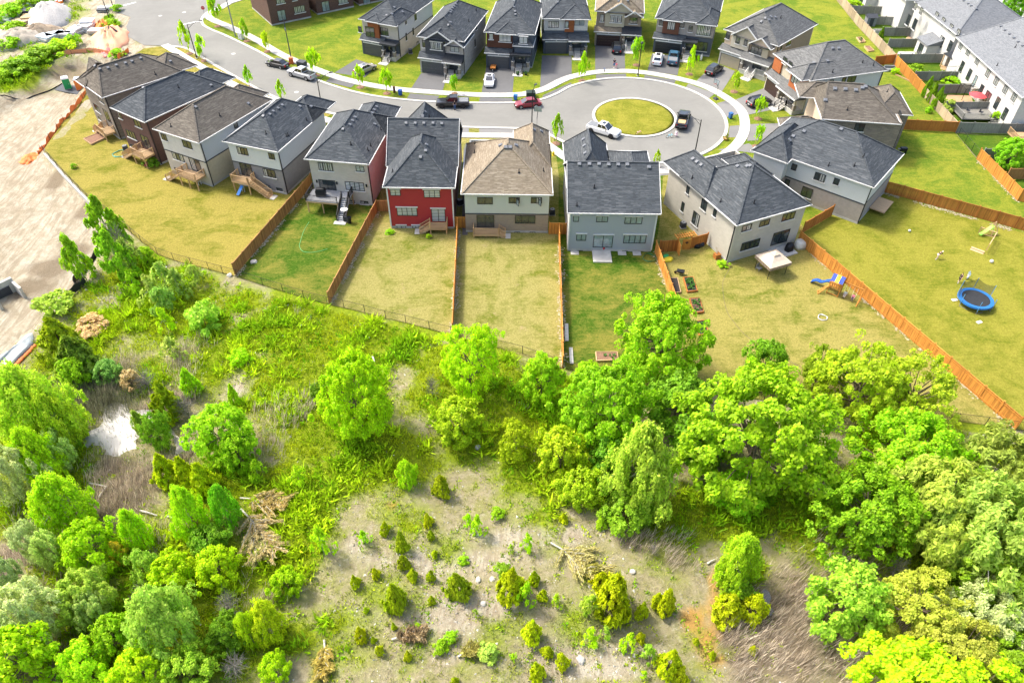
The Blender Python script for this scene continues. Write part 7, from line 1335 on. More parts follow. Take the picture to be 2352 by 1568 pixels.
# ---------------------------------------------------------------- trees and shrubs
def quads_mesh(name, C, U, V, mat, tint=None, tip=0.35):
    # one leaf per row: a pointed four-sided blade; C centre, U half length, V half width
    n = len(C); co = np.empty((n, 4, 3), 'f'); co[:, 0] = C - U; co[:, 1] = C + V - U * 0.1; co[:, 2] = C + U; co[:, 3] = C - V - U * 0.1
    me = bpy.data.meshes.new(name); me.vertices.add(n * 4); me.vertices.foreach_set('co', co.ravel()); me.loops.add(n * 4); me.loops.foreach_set('vertex_index', np.arange(n * 4, dtype='i'))
    me.polygons.add(n); me.polygons.foreach_set('loop_start', np.arange(0, n * 4, 4, dtype='i')); me.polygons.foreach_set('loop_total', np.full(n, 4, 'i'))
    if tint is not None:
        at = me.attributes.new('tint', 'FLOAT_COLOR', 'POINT'); at.data.foreach_set('color', np.repeat(np.c_[tint, np.ones(n)], 4, 0).astype('f').ravel())
    me.update(calc_edges=True); me.materials.append(mat); return me
def unit(v): return v / (np.linalg.norm(v, axis=-1, keepdims=True) + 1e-9)
def leaves(rs, P, out, size, long=1.5, droop=0.0):
    n = len(P); nrm = unit(out * 0.6 + np.array([-.15, .1, 1.0]) + rs.normal(0, 0.5, (n, 3))); a = rs.normal(0, 1, (n, 3)); a[:, 2] -= droop
    u = unit(a - nrm * (a * nrm).sum(1, keepdims=True)); v = np.cross(nrm, u); s = (size * rs.uniform(0.6, 1.35, (n, 1)))
    return P, u * s * long * 0.5, v * s * 0.5
def limbs(name, tips, base_r, h0, mat, rs, lean=(0, 0)):
    mb = MB(); top = np.array([lean[0], lean[1], h0]); mb.tube([(0, 0, -.15), (lean[0] * .3, lean[1] * .3, h0 * .35), (lean[0] * .7, lean[1] * .7, h0 * .7), tuple(top)], [base_r, base_r * .8, base_r * .55, base_r * .2], 7)
    for q in tips:
        f = rs.uniform(.3, .8); a = np.array([lean[0] * f, lean[1] * f, h0 * f]); m = a * .5 + q * .5 + np.array([0, 0, .04 * h0]) + rs.normal(0, .03, 3) * h0; mb.tube([tuple(a), tuple(m), tuple(a * .04 + q * .96)], [base_r * .42, base_r * .26, base_r * .08], 5)
    return mb.mesh(name, mat)
PROTO = {}; Mt['twig'] = plain('grey_twigs', (.24, .22, .19), .9, 0, .3, 5)
def proto(kind, i):
    if (kind, i) in PROTO: return PROTO[(kind, i)]
    rs = np.random.RandomState(hash((len(kind), ord(kind[0]), i)) % 100000 + i * 7)
    spec = {  # clumps, leaves per clump, clump radius, leaf size, crown bottom, shape
        'maple': (300, 95, .115, .036, .10, 'dome'), 'ash': (240, 80, .105, .034, .10, 'open'), 'broad': (130, 70, .17, .060, .03, 'dome'), 'birch': (200, 85, .12, .038, .05, 'column'),
        'willow': (190, 90, .13, .036, .03, 'open'), 'poplar': (50, 80, .22, .085, .05, 'spire'), 'shrub': (34, 50, .32, .14, .0, 'dome'), 'street': (16, 26, .30, .20, .36, 'spire'), 'sapling': (22, 26, .28, .16, .04, 'spire')}
    if kind in spec:
        nc, per, cr, ls, zb, sh = spec[kind]; P = []; O = []; tips = []
        lob = rs.uniform(0, 6.28, 4)
        for k in range(nc):
            a = rs.uniform(0, 6.283); t = rs.uniform(0, 1) ** .8; z = zb + (1 - zb) * t
            if sh == 'dome': prof = math.sqrt(max(0.02, 1 - ((t - .36) / .66) ** 2)) if t > .36 else .62 + .38 * (t / .36)
            elif sh == 'open': prof = math.sqrt(max(0.02, 1 - ((t - .45) / .58) ** 2)) if t > .45 else .5 + .5 * (t / .45)
            elif sh == 'column': prof = min(1, 1.25 * (1 - t) ** .55) * (.55 + .45 * min(1, t * 3))
            else: prof = min(1, 1.6 * (1 - t) ** .8) * (.5 + .5 * min(1, t * 4))
            lump = 1 + .15 * math.sin(3 * a + lob[0]) + .13 * math.sin(5 * a + lob[1] + 5 * t) + .12 * math.sin(2 * a + lob[2] + 3 * t)
            r = prof * lump * (rs.uniform(.2, 1) ** .45) * (rs.uniform(1.0, 1.28) if rs.rand() < .16 else 1.0); c = np.array([r * math.cos(a), r * math.sin(a), z]); tips.append(c)
            n = int(per * rs.uniform(.55, 1.4)); d = unit(rs.normal(0, 1, (n, 3)) + np.array([0, 0, .45])); rad = cr * rs.uniform(.55, 1.25) * rs.uniform(.3, 1, (n, 1)) ** .5
            sc_ = np.array([1, 1, .62 if kind not in ('birch', 'willow') else 1.0]); p = c + d * rad * sc_
            if kind == 'birch': p[:, 2] -= rs.uniform(0, .10, n)
            P.append(p); O.append(d * .6 + unit(np.array([c[0], c[1], .25]))[None] * .6)
        P = np.concatenate(P); O = np.concatenate(O); P[:, 2] = np.clip(P[:, 2], zb * .5 + .01, None)
        C, U, V = leaves(rs, P, O, ls, {'willow': 2.6, 'birch': 1.9}.get(kind, 1.5), {'birch': 1.2, 'willow': .3}.get(kind, 0))
        me = quads_mesh('crown', C, U, V, Mt['leaf']); pick = rs.choice(len(tips), min(len(tips), {'maple': 34, 'ash': 30, 'birch': 22, 'broad': 16}.get(kind, 7)), False)
        tr = limbs('trunk', [tips[q] for q in pick], {'birch': .028, 'street': .022, 'sapling': .02}.get(kind, .035), .9 if kind in ('birch', 'poplar', 'street', 'sapling') else .72, Mt['bark_pale' if kind in ('birch', 'poplar', 'willow', 'sapling') else 'bark'], rs)
    elif kind == 'cedar':
        P = []; O = []
        for k in range(170):
            t = rs.uniform(0, 1) ** 1.1; a = rs.uniform(0, 6.283); r0 = (1 - t) ** .9 * min(1, .62 + 2.4 * t) * (1 + .2 * math.sin(3 * a + i + 5 * t) + .16 * math.sin(7 * t + 2 * a)) ; f = rs.uniform(.45, 1) ** .4; c = np.array([r0 * f * math.cos(a), r0 * f * math.sin(a), .02 + .97 * t * (1 - .12 * (1 - f))]); n = rs.randint(14, 30)
            d = unit(np.array([math.cos(a), math.sin(a), .9]) + rs.normal(0, .35, (n, 3))); L = .34 * (.35 + .65 * (1 - t)) ; P.append(c + d * rs.uniform(0, 1, (n, 1)) * L * np.array([1, 1, .5])); O.append(d)
        P = np.concatenate(P); O = np.concatenate(O); C, U, V = leaves(rs, P, unit(O * np.array([1, 1, .3])), .115, 2.4)
        me = quads_mesh('crown', C, U, V, Mt['needle']); mb = MB(); mb.tube([(0, 0, -.1), (0, 0, .5), (0, 0, .95)], [.045, .03, .008], 6); tr = mb.mesh('trunk', Mt['bark'])
    elif kind == 'dead':
        mb = MB(); mb.tube([(0, 0, -.1), (.03, .02, .5), (.08, .02, 1.0)], [.03, .02, .006], 6)
        for k in range(80):
            a = rs.uniform(0, 6.28); z = rs.uniform(.12, .8); l = rs.uniform(.4, 1.0) * (1 - z * .5); p = np.array([math.cos(a) * l, math.sin(a) * l, z + rs.uniform(.0, .45)]); b = np.array([.04 * z, .02 * z, z]); m = b * .5 + p * .5 + rs.normal(0, .05, 3); mb.tube([tuple(b), tuple(m), tuple(p)], [.011, .007, .003], 4, False)
            for j in range(2): q = m + (p - b) * .35 + rs.normal(0, .16, 3); mb.tube([tuple(m), tuple(q)], [.007, .003], 3, False)
        tr = mb.mesh('trunk', Mt['twig']); me = None
    PROTO[(kind, i)] = (tr, me); return PROTO[(kind, i)]
LC = {k_: tuple(min(.85, 1.85 * q_) for q_ in v_) for k_, v_ in {'bright': (.205, .36, .008), 'lime': (.275, .42, .005), 'mid': (.155, .28, .012), 'deep': (.115, .23, .010), 'olive': (.24, .30, .035), 'pale': (.27, .36, .055), 'silver': (.30, .37, .15), 'birch': (.235, .36, .03), 'cedar': (.30, .36, .005), 'cedard': (.22, .29, .006), 'gold': (.26, .38, .010), 'dry': (.36, .28, .13), 'orange': (.60, .40, .03), 'young': (.28, .44, .008)}.items()}
NP = {'maple': 3, 'ash': 2, 'broad': 4, 'birch': 3, 'willow': 2, 'poplar': 2, 'shrub': 4, 'street': 3, 'sapling': 2, 'cedar': 5, 'dead': 2}
LT = 'trees of the left thicket'
def plant(kind, label, px, rad, h_, col, cat='tree', name=None, group=None, z=None, by='crown', lean=None):
    # px is the sight line to the middle of the crown (or to the foot when by='foot')
    if group == LT and kind != 'cedar': rad *= .86; h_ *= .9
    p = G(px, h_ * .56 if by == 'crown' else 0.0); q = (p.x, p.y); zz = hz(q) if z is None else z
    nm = name or {'maple': 'maple_tree', 'ash': 'ash_tree', 'broad': 'leafy_tree', 'birch': 'birch_tree', 'willow': 'willow_tree', 'poplar': 'poplar_tree', 'shrub': 'shrub', 'street': 'street_tree', 'sapling': 'sapling', 'cedar': 'cedar_tree', 'dead': 'bare_shrub'}[kind]
    t = thing(nm, label, cat, (q[0], q[1], zz), rnd.uniform(0, 6.28), group); tr, me = proto(kind, rnd.randrange(NP[kind]))
    a = put('trunk', tr, t); a.scale = (rad, rad, h_)
    if kind in ('maple', 'ash', 'broad', 'birch', 'willow', 'poplar', 'street', 'sapling', 'cedar') : s_ = min(1.0, .9 * h_ / (rad * 2)) ; a.scale = (rad, rad, h_)
    if me is not None:
        b = put('crown', me, t); b.scale = (rad, rad, h_); c = LC[col] if isinstance(col, str) else (2.1 * col[0] + .03, 1.95 * col[1], 1.6 * col[2]); k = rnd.uniform(.9, 1.12); b.color = (c[0] * k * rnd.uniform(.92, 1.1), c[1] * k, c[2] * k, 1)
    return t
def ppm(px): p = G(px, 3); return 1700 / (Vector((p.x, p.y, 3 - CAM_H)).length)
def T(kind, label, x, y, r_px, h_, col, **kw): return plant(kind, label, (x, y), r_px / ppm((x, y)), h_, col, **kw)
BT = 'big trees behind the gardens'
T('maple', 'huge bright green maple with a spreading crown below the cream brick house yard', 1745, 990, 150, 12, 'bright', group=BT)
T('maple', 'dense green walnut-like tree growing over the garden beds', 1522, 775, 96, 10, 'bright', group=BT); T('broad', 'darker green lower tree right below the garden bed tree', 1560, 915, 78, 6, 'deep', group=BT)
T('maple', 'dense rounded green tree left of the huge maple, above the tall birch', 1400, 930, 98, 9, (.155, .33, .008), group=BT); T('birch', 'tall pale green birch in front of the dense rounded tree', 1472, 1065, 84, 11, 'birch', group=BT)
T('ash', 'loose mid green tree right of the huge maple, nearest the garden lawn', 1975, 880, 92, 9, (.19, .33, .012), group=BT); T('ash', 'loose olive green tree, rightmost of those along the long orange fence', 2095, 905, 92, 8.5, (.21, .33, .02), group=BT); T('ash', 'small leafy tree on the upper right edge of the huge maple', 1885, 845, 42, 6, (.12, .23, .012), group=BT); T('broad', 'small leafy tree at the upper left edge of the huge maple', 1760, 828, 46, 5.5, (.10, .24, .012), group=BT)
T('maple', 'bright yellow-green tree right of the huge maple, lower down', 2105, 1055, 104, 9, 'bright', group=BT); T('maple', 'deep green tree below the huge maple on the right', 2000, 1175, 100, 8, (.145, .31, .010), group=BT)
T('willow', 'olive pale willow in the middle of the right hand thicket', 2160, 1165, 104, 9, 'olive', group=BT); T('willow', 'olive willow beside the sandy path at the right edge', 2280, 1085, 92, 8, (.17, .235, .04), group=BT); T('willow', 'light yellow-green feathery willow at the right edge', 2275, 1230, 108, 10, 'pale', group=BT); T('broad', 'dark green tree cut by the right edge, behind the feathery willow', 2345, 1240, 70, 7, 'deep', group=BT)
T('broad', 'deep green tree below the feathery willow at the right edge', 2300, 1340, 80, 6, 'mid', group=BT); T('broad', 'fresh green shrubby tree in the reeds, left of the olive willow', 1955, 1375, 78, 6, (.17, .32, .03), group=BT); T('ash', 'olive tree with many shoots at the bottom right, above the bright crown', 2110, 1400, 88, 6, (.22, .30, .04), group=BT)
T('willow', 'silvery blue-green willow in the bottom right thicket', 2265, 1418, 66, 5.5, 'silver', group=BT); T('ash', 'second olive tree below the silvery willow', 2205, 1490, 78, 6, (.21, .28, .045), group=BT); T('maple', 'very bright lime crown filling the bottom right corner', 2165, 1665, 160, 8, 'lime', group=BT); T('broad', 'green shrub tree in the right corner of the picture', 2330, 1520, 60, 5, 'mid', group=BT)
T('broad', 'mid green bushes hanging below the huge maple on its left', 1615, 1010, 70, 5, (.08, .24, .012), group=BT); T('broad', 'bright low lobe of foliage hanging below the huge maple', 1700, 1130, 56, 4, 'bright', group=BT)
MT = 'trees of the scrub below the chain-link fence'
T('ash', 'tall yellow-green maple at the chain-link fence behind the tan yard', 1078, 832, 72, 9, 'lime', group=MT); T('broad', 'round green tree at the fence, right of the yellow-green maple', 1245, 868, 50, 6, 'bright', group=MT); T('broad', 'small green tree at the fence corner near the white planks', 1350, 862, 36, 4, 'bright', group=MT); T('maple', 'big lime green tree standing alone in the meadow', 818, 908, 76, 10, (.205, .385, .006), group=MT)
T('broad', 'yellow flowering bush below the yellow-green maple', 1052, 968, 60, 5, 'gold', group=MT); T('broad', 'yellowish bush left of the flowering thicket row', 1185, 1012, 42, 4.5, (.21, .34, .010), group=MT); T('broad', 'yellow blossoming bush left of the tall birch', 1290, 1040, 62, 5, (.21, .34, .010), group=MT); T('broad', 'low yellow bush below the blossoming one', 1330, 1115, 52, 3.6, (.20, .33, .010), group=MT); T('broad', 'green undergrowth bush at the foot of the tall birch', 1440, 1165, 62, 3.5, (.13, .28, .012), group=MT); T('broad', 'green bush at the foot of the dense rounded tree', 1400, 1050, 56, 4.5, (.07, .22, .012), group=MT)
T('birch', 'slender yellow-green birch leaning beside the orange soil', 1702, 1278, 50, 7, (.20, .33, .012), group=MT); T('cedar', 'left yellow-green cedar below the leaning birch', 1678, 1388, 36, 3.2, 'cedar', group=MT); T('cedar', 'right yellow-green cedar below the leaning birch', 1738, 1388, 30, 3.2, 'cedar', group=MT)
T('shrub', 'dark low shrub at the foot of the leaning birch', 1695, 1335, 40, 2, 'mid', group=MT, cat='shrub'); T('birch', 'young birch standing on the gravel edge below the meadow', 932, 1083, 28, 3.5, 'young', group=MT)
T('broad', 'bright green spreading tree right of the pond', 505, 995, 66, 6, 'bright', group=MT); T('broad', 'lower right lobe tree of the bush right of the pond', 545, 1040, 40, 4.5, 'bright', group=MT)
LT = 'trees of the left thicket'
T('birch', 'large feathery birch at the left edge above the silver willow', 62, 925, 84, 11, (.25, .39, .025), group=LT); T('birch', 'feathery birch at the left edge, its right hand neighbour', 120, 960, 54, 9, (.27, .41, .02), group=LT); T('willow', 'silver willow at the left edge below the feathery birch', 22, 1085, 54, 7, 'silver', group=LT); T('birch', 'yellow-green conical tree right of the silver willow', 75, 1040, 52, 8, 'young', group=LT); T('willow', 'pale grey-green willow behind the yellow-green conical tree', 125, 1030, 40, 5, (.25, .36, .10), group=LT); T('birch', 'lime feathery tree above the brown reed strip', 135, 1150, 66, 8, 'young', group=LT)
T('broad', 'lime green maple bush beside the orange-leaved sapling', 205, 1255, 66, 6, 'lime', group=LT); T('willow', 'silver bush against the brown reed strip', 66, 1245, 34, 5, 'silver', group=LT); T('willow', 'second silver bush, just right of the first', 115, 1265, 32, 5, (.26, .37, .11), group=LT); T('poplar', 'small orange-yellow leaved sapling in the thicket', 270, 1270, 24, 3.5, 'orange', group=LT); T('birch', 'lime conical tree right of the orange-leaved sapling', 305, 1215, 38, 6, 'young', group=LT); T('birch', 'feathery lime tree beside the fallen conifer', 428, 1170, 46, 7, 'young', group=LT); T('birch', 'greener feathery tree left of the fallen conifer', 510, 1160, 38, 6, (.12, .33, .012), group=LT)
T('willow', 'large grey-green willow bushes below the lime maple bush', 190, 1370, 62, 5, (.22, .36, .05), group=LT); T('willow', 'pale silver-green bush left of the weeping birch', 215, 1400, 36, 4.5, (.22, .34, .11), group=LT); T('willow', 'big silver willow in the bottom left corner', 55, 1420, 72, 7, 'silver', group=LT); T('broad', 'lime tree in the very bottom left corner', 48, 1520, 78, 7, 'lime', group=LT); T('willow', 'silver-green willow at the left edge below the brown reeds', 8, 1325, 30, 5, 'silver', group=LT)
T('birch', 'pale weeping birch with white limbs near the bottom left', 365, 1420, 84, 9, (.20, .33, .05), group=LT); T('broad', 'lime bush above the weeping birch', 390, 1325, 56, 4.5, 'lime', group=LT); T('broad', 'lime bush right of the weeping birch, above the thicket edge', 495, 1300, 52, 4, 'lime', group=LT); T('broad', 'mid green bush in front of the pale weeping birch', 265, 1460, 52, 4.5, 'bright', group=LT); T('broad', 'lime bush at the bottom edge, left of the weeping birch foot', 320, 1535, 62, 5, 'lime', group=LT); T('broad', 'mid green bush at the bottom edge below the weeping birch', 430, 1530, 58, 4, (.19, .37, .03), group=LT); T('birch', 'yellow-green paired birch at the edge of the gravel', 610, 1420, 46, 6, (.23, .36, .008), group=LT); T('birch', 'left partner of the paired birch at the gravel edge', 565, 1440, 34, 5, 'young', group=LT); T('broad', 'small lime bush at the bottom of the gravel edge', 630, 1530, 36, 3, 'lime', group=LT); T('broad', 'deep green bush between the paired birch and the thicket', 520, 1450, 48, 4, 'deep', group=LT); T('broad', 'dark green undergrowth bush at the fallen conifer', 480, 1240, 50, 3, 'deep', group=LT); T('broad', 'green bush at the bottom edge left of centre thicket', 190, 1530, 54, 5, 'young', group=LT); T('broad', 'green bush with silver top between thicket bushes', 330, 1300, 34, 4, (.22, .37, .05), group=LT); T('broad', 'lime bush below the paired birch', 655, 1330, 40, 3, 'lime', group=LT)
T('cedar', 'upper yellow-green conifer beside the creek', 375, 1075, 30, 4.5, 'cedar', group=LT); T('cedar', 'yellow-green conifer pair below the creek, left one', 420, 1082, 30, 4.2, 'cedar', group=LT); T('cedar', 'yellow-green conifer pair below the creek, right one', 462, 1098, 32, 4.2, 'cedar', group=LT); T('cedar', 'dark green conifer standing above the pond', 375, 915, 32, 5, 'cedard', group=LT); T('broad', 'leafy tree with thin crown standing in front of the pond', 358, 985, 34, 5, (.11, .25, .015), group=LT); T('birch', 'thin pale birch sapling in front of the pond', 318, 970, 20, 4, 'birch', group=LT); T('broad', 'small round green tree left of the pond', 174, 975, 20, 3, 'bright', group=LT); T('broad', 'small green tree on the brown bank left of the pond', 170, 1010, 14, 2.5, 'mid', group=LT)
UT = 'trees of the upper left scrub'
T('poplar', 'tall bright poplar at the end of the black chain-link fence', 240, 515, 34, 8, (.16, .31, .012), group=UT); T('poplar', 'narrow bright poplar at the silt fence', 166, 585, 26, 7, (.17, .33, .012), group=UT); T('poplar', 'second stem of poplar below the tall one', 262, 585, 34, 7, (.14, .30, .012), group=UT); T('sapling', 'thin grey-green poplar right of the tall one, half bare', 292, 590, 26, 5, (.16, .27, .05), group=UT); T('broad', 'round yellow-green bush against the chain-link fence', 335, 590, 18, 2.5, 'gold', group=UT)
for i, (x, y, r, h_, c_) in enumerate([(345, 665, 26, 4, 'pale'), (375, 640, 26, 4.5, 'pale'), (405, 650, 24, 4, (.16, .27, .05)), (372, 690, 28, 3.5, (.13, .25, .04)), (300, 640, 22, 3, 'bright'), (445, 630, 20, 3, 'pale')]): T('sapling', ['blue-green young conifer-like shrub left in the pale cluster', 'tallest pale green shrub of the cluster below the fence', 'pale shrub right in the cluster below the fence', 'darker shrub at the foot of the pale cluster', 'bright shrub below the half bare poplar', 'small pale shrub above the round bush, under the fence'][i], x, y, r, h_, c_, cat='shrub', name='shrub', group=UT)
T('shrub', 'round pale green bush beside the bare ground', 466, 728, 36, 3, (.19, .34, .03), group=UT, cat='shrub'); T('sapling', 'bright conical sapling between the pale bushes', 374, 732, 18, 3.2, 'young', group=UT, name='sapling'); T('sapling', 'grey-green shrub on the pale ground slope', 392, 800, 24, 3, 'pale', group=UT, name='shrub', cat='shrub'); T('cedar', 'feathery dark conifer above the sandbags', 130, 770, 38, 5, 'cedard', group=UT); T('cedar', 'second feathery dark conifer right of the sandbags', 170, 815, 44, 5.5, (.10, .19, .02), group=UT); T('broad', 'bright green maple bush below the feathery conifers', 170, 855, 34, 3.5, 'bright', group=UT); T('broad', 'grey-green bush right of the bright maple bush', 245, 855, 30, 2.6, (.13, .27, .06), group=UT); T('cedar', 'lime conical conifer above the grey thicket', 432, 875, 22, 3.5, 'young', group=UT); T('cedar', 'narrow lime conifer on the sandy strip', 534, 905, 13, 3, 'young', group=UT); T('shrub', 'round lime bush in the open meadow', 552, 822, 22, 1.8, 'lime', group=UT, cat='shrub'); T('shrub', 'dark bluish bush beside the lone lime tree', 728, 898, 18, 2, 'deep', group=UT, cat='shrub'); T('sapling', 'bright sapling with twin crown left of the meadow', 590, 1082, 20, 2.6, 'bright', group=UT, name='sapling'); T('sapling', 'lime sapling in the lower meadow', 684, 1092, 20, 2.4, 'young', group=UT, name='sapling'); T('sapling', 'thin lime poplar in the lower meadow', 735, 1240, 26, 4, 'young', group=UT, name='sapling'); T('shrub', 'pale bush in the cluster left of the tall poplars', 125, 700, 34, 2, (.17, .30, .03), group=UT, cat='shrub')
for lb, x, y, r, h_ in (('grey bare bush below the yellow-green maple', 992, 885, 26, 3), ('grey leafless thicket above the conifer by the pond', 330, 870, 34, 2.6), ('grey leafless thicket right of the pond conifer', 425, 935, 34, 3), ('pale bare shrub in the shade below the huge maple', 2060, 1300, 30, 2.5), ('bare dead poplar between the leafy ones', 276, 560, 26, 5.5), ('grey bare brush in the bottom left thicket', 330, 1370, 34, 2.4), ('grey bare brush right of the weeping birch', 520, 1390, 40, 2.4), ('grey bare brush at the bottom edge', 540, 1530, 40, 2.2), ('small bare shrub in the shade under the right trees', 1500, 1260, 18, 1.5)): T('dead', lb, x, y, r, h_, 'mid', cat='shrub', group='bare shrubs')
for lb, x, y, r, h_ in (('rust brown dead conifer beside the grey thicket', 297, 870, 22, 2.2), ('rust brown dry branches in the upper scrub', 208, 742, 30, 1.2), ('straw coloured dead conifer in the upper scrub', 208, 768, 20, 1.0)): T('shrub', lb, x, y, r, h_, 'dry', cat='shrub', name='dead_conifer', group='dead conifers')
# cedars and seedlings of the gravel clearing: crown centre, height in picture pixels
CED = [(881, 1209, 34, 'cedar'), (924, 1246, 46, 'cedard'), (926, 1286, 36, 'cedard'), (984, 1189, 34, 'cedar'), (989, 1224, 26, 'cedard'), (906, 1369, 66, 'cedard'), (1054, 1342, 66, 'cedard'), (1171, 1345, 74, 'cedar'), (1202, 1364, 62, 'young'), (1154, 1309, 34, 'mid'), (1227, 1329, 30, 'cedar'), (1411, 1356, 120, 'cedar'), (1347, 1386, 58, 'birch'), (1222, 1449, 56, 'cedar'), (1257, 1492, 32, 'cedar'), (1294, 1509, 42, 'cedar'), (1241, 1536, 50, 'cedar'), (1477, 1402, 36, 'cedar'), (1531, 1379, 56, 'cedar'), (1512, 1372, 38, 'cedar'), (1537, 1522, 66, 'cedar'), (1560, 1548, 40, 'cedar'), (1121, 1502, 42, 'pale'), (1014, 1486, 32, 'bright'), (1037, 1466, 26, 'bright'), (827, 1456, 36, 'cedar'), (872, 1492, 26, 'cedar'), (946, 1319, 30, 'cedar'), (987, 1319, 28, 'cedar'), (864, 1312, 26, 'cedar'), (816, 1336, 30, 'cedar'), (991, 1379, 24, 'cedar'), (997, 1266, 20, 'cedar'), (1094, 1212, 46, 'young'), (1072, 1189, 30, 'young'), (1141, 1179, 28, 'bright'), (1212, 1252, 38, 'young'), (1381, 1202, 28, 'gold'), (1297, 1192, 24, 'cedar'), (1361, 1459, 44, 'young'), (1390, 1450, 32, 'birch'), (1442, 1479, 46, 'young'), (1494, 1499, 44, 'birch'), (1474, 1459, 26, 'cedar'), (937, 1508, 24, 'cedar'), (837, 1232, 36, 'young'), (1281, 1379, 32, 'young'), (1011, 1104, 56, 'cedard'), (1246, 1366, 26, 'cedar'), (1065, 1284, 22, 'bright'), (1180, 1506, 26, 'young'), (1045, 1560, 24, 'cedar'), (1430, 1400, 50, 'cedar'), (1385, 1330, 56, 'cedar'), (1730, 1490, 20, 'cedar'), (1640, 1500, 22, 'cedar'), (1600, 1470, 18, 'cedar'), (858, 1470, 16, 'cedar'), (1172, 1262, 20, 'birch'), (1480, 1548, 20, 'young'), (905, 1440, 16, 'cedar'), (960, 1440, 14, 'bright'), (840, 1400, 16, 'cedar'), (1092, 1410, 18, 'birch')]
NAMED = {0: 'topmost left cedar of the gravel clearing', 1: 'dark twin cedar, upper of two touching ones on the left', 2: 'dark twin cedar, lower of two touching ones on the left', 5: 'full dark cedar standing alone on the left gravel', 6: 'full dark cedar standing alone in the middle gravel', 7: 'tall cedar in the trio behind the young birch', 8: 'young bright birch in front of the tall cedar trio', 11: 'biggest cedar of the gravel clearing, beside the cut branches', 12: 'feathery young birch left of the biggest cedar', 13: 'pointed cedar standing alone below the trio', 20: 'golden cedar at the bottom edge, beside the orange soil', 22: 'grey-green willow bush low on the gravel', 33: 'upright lime birch sapling at the top of the gravel', 47: 'round dark cedar between meadow and gravel', 52: 'cedar at the lower left foot of the biggest cedar', 53: 'upper left top of the biggest cedar clump'}
_ord = ['first', 'second', 'third', 'fourth', 'fifth', 'sixth', 'seventh', 'eighth', 'ninth', 'tenth', 'eleventh', 'twelfth', 'thirteenth', 'fourteenth', 'fifteenth', 'sixteenth', 'seventeenth', 'eighteenth', 'nineteenth', 'twentieth']
CPOS = []
def sizew(h): return 'tiny' if h < 24 else 'small' if h < 38 else 'medium'
_rest = {}
for i, (x, y, h_, c_) in enumerate(CED):
    if i not in NAMED: _rest.setdefault((0 if y < 1280 else 1 if y < 1390 else 2 if y < 1475 else 3, c_ in ('cedar', 'cedard', 'gold')), []).append((x, i))
_lab = dict(NAMED)
for (band, isc), lst in _rest.items():
    for k, (x, i) in enumerate(sorted(lst)): _lab[i] = '%s %s on the %s of the gravel clearing, %s from the left there' % (sizew(CED[i][2]), 'yellow-green cedar' if isc else 'leafy seedling', ['top strip', 'upper middle', 'lower middle', 'bottom strip'][band], _ord[k])
for i, (x, y, h_, c_) in enumerate(CED):
    k = ppm((x, y)); r = h_ * (.36 if c_ not in ('pale', 'mid', 'bright') else .5) / k; hh = h_ * 1.12 / k
    kd = 'cedar' if c_ in ('cedar', 'cedard', 'gold') else 'sapling' if c_ in ('young', 'birch') else 'shrub'
    _o = plant(kd, _lab[i], (x, y), r * (1.12 if kd == 'cedar' else 1.1), hh * 1.22 if kd != 'shrub' else hh * .7, c_, group='cedars and seedlings on the gravel clearing', cat={'cedar': 'conifer', 'sapling': 'sapling', 'shrub': 'shrub'}[kd]); _o.rotation_euler = (rnd.uniform(-.12, .12), rnd.uniform(-.12, .12), rnd.uniform(0, 6.28)); _o.scale = (rnd.uniform(.8, 1.2), rnd.uniform(.8, 1.2), rnd.uniform(.9, 1.15)); CPOS.append((_o.location.x, _o.location.y))
# street trees: foot and height (picture pixels)
for lb, x, y, hp, c_ in (('young street tree left of the lamp near the leftmost houses', 435, 124, 48, 'young'), ('young street tree right of the lamp near the leftmost houses', 470, 140, 42, 'young'), ('young street tree on the near verge behind the second house', 574, 202, 36, 'bright'), ('young street tree on the near verge behind the white sided house', 649, 236, 38, 'lime'), ('young street tree just behind the stop sign corner', 500, 61, 52, 'bright'), ('young street tree beside the white utility cabinet', 567, 95, 36, 'bright'), ('young street tree between cabinet and dark pole on the far verge', 614, 119, 34, 'lime'), ('yellow-green street tree beside the silver pickup bed', 727, 174, 50, 'lime'), ('street tree in front of the bronze sedan', 828, 201, 42, 'lime'), ('yellow-green street tree left of the brown pedestal', 889, 215, 48, 'lime'), ('street tree behind the black pickup', 1044, 216, 36, 'bright'), ('street tree at the start of the circle on the far verge', 1337, 186, 48, 'lime'), ('street tree beside the lamp post at the top of the circle', 1462, 150, 50, 'bright'), ('street tree right of the blue pickup driveway', 1583, 171, 46, 'lime'), ('nearly leafless street tree in front of the beige house porch', 1686, 211, 34, 'gold'), ('street tree in front of the black car at the right of the circle', 1741, 273, 42, 'bright'), ('street tree below the right end of the circle pavement', 1737, 337, 42, 'bright'), ('slim street tree between the tan house and the circle', 1278, 330, 54, 'bright'), ('street tree peeping over the grey sided house roof', 1507, 384, 32, 'lime')):
    k = 1700 / (G((x, y)) - Vector((0, 0, CAM_H))).length; hh = hp * 1.22 / k
    t = plant('street', lb, (x, y), hh * .2, hh * .92, c_, group='young street trees on the verges', by='foot', z=0.0); s = 1.0
    MB().loft([[(r_ * math.cos(6.2832 * q / 14) * (1 + .1 * math.sin(5 * q)), r_ * math.sin(6.2832 * q / 14), z_) for q in range(14)] for r_, z_ in ((.75, 0), (.6, .1), (.2, .14))]).build('mulch_ring', Mt['mulch'], t)
    for a_ in (1.0, 4.1): MB().tube([(.35 * math.cos(a_), .35 * math.sin(a_), 0), (.35 * math.cos(a_), .35 * math.sin(a_), 1.3)], .03, 5).build('stake', Mt['wood_raw'], t)
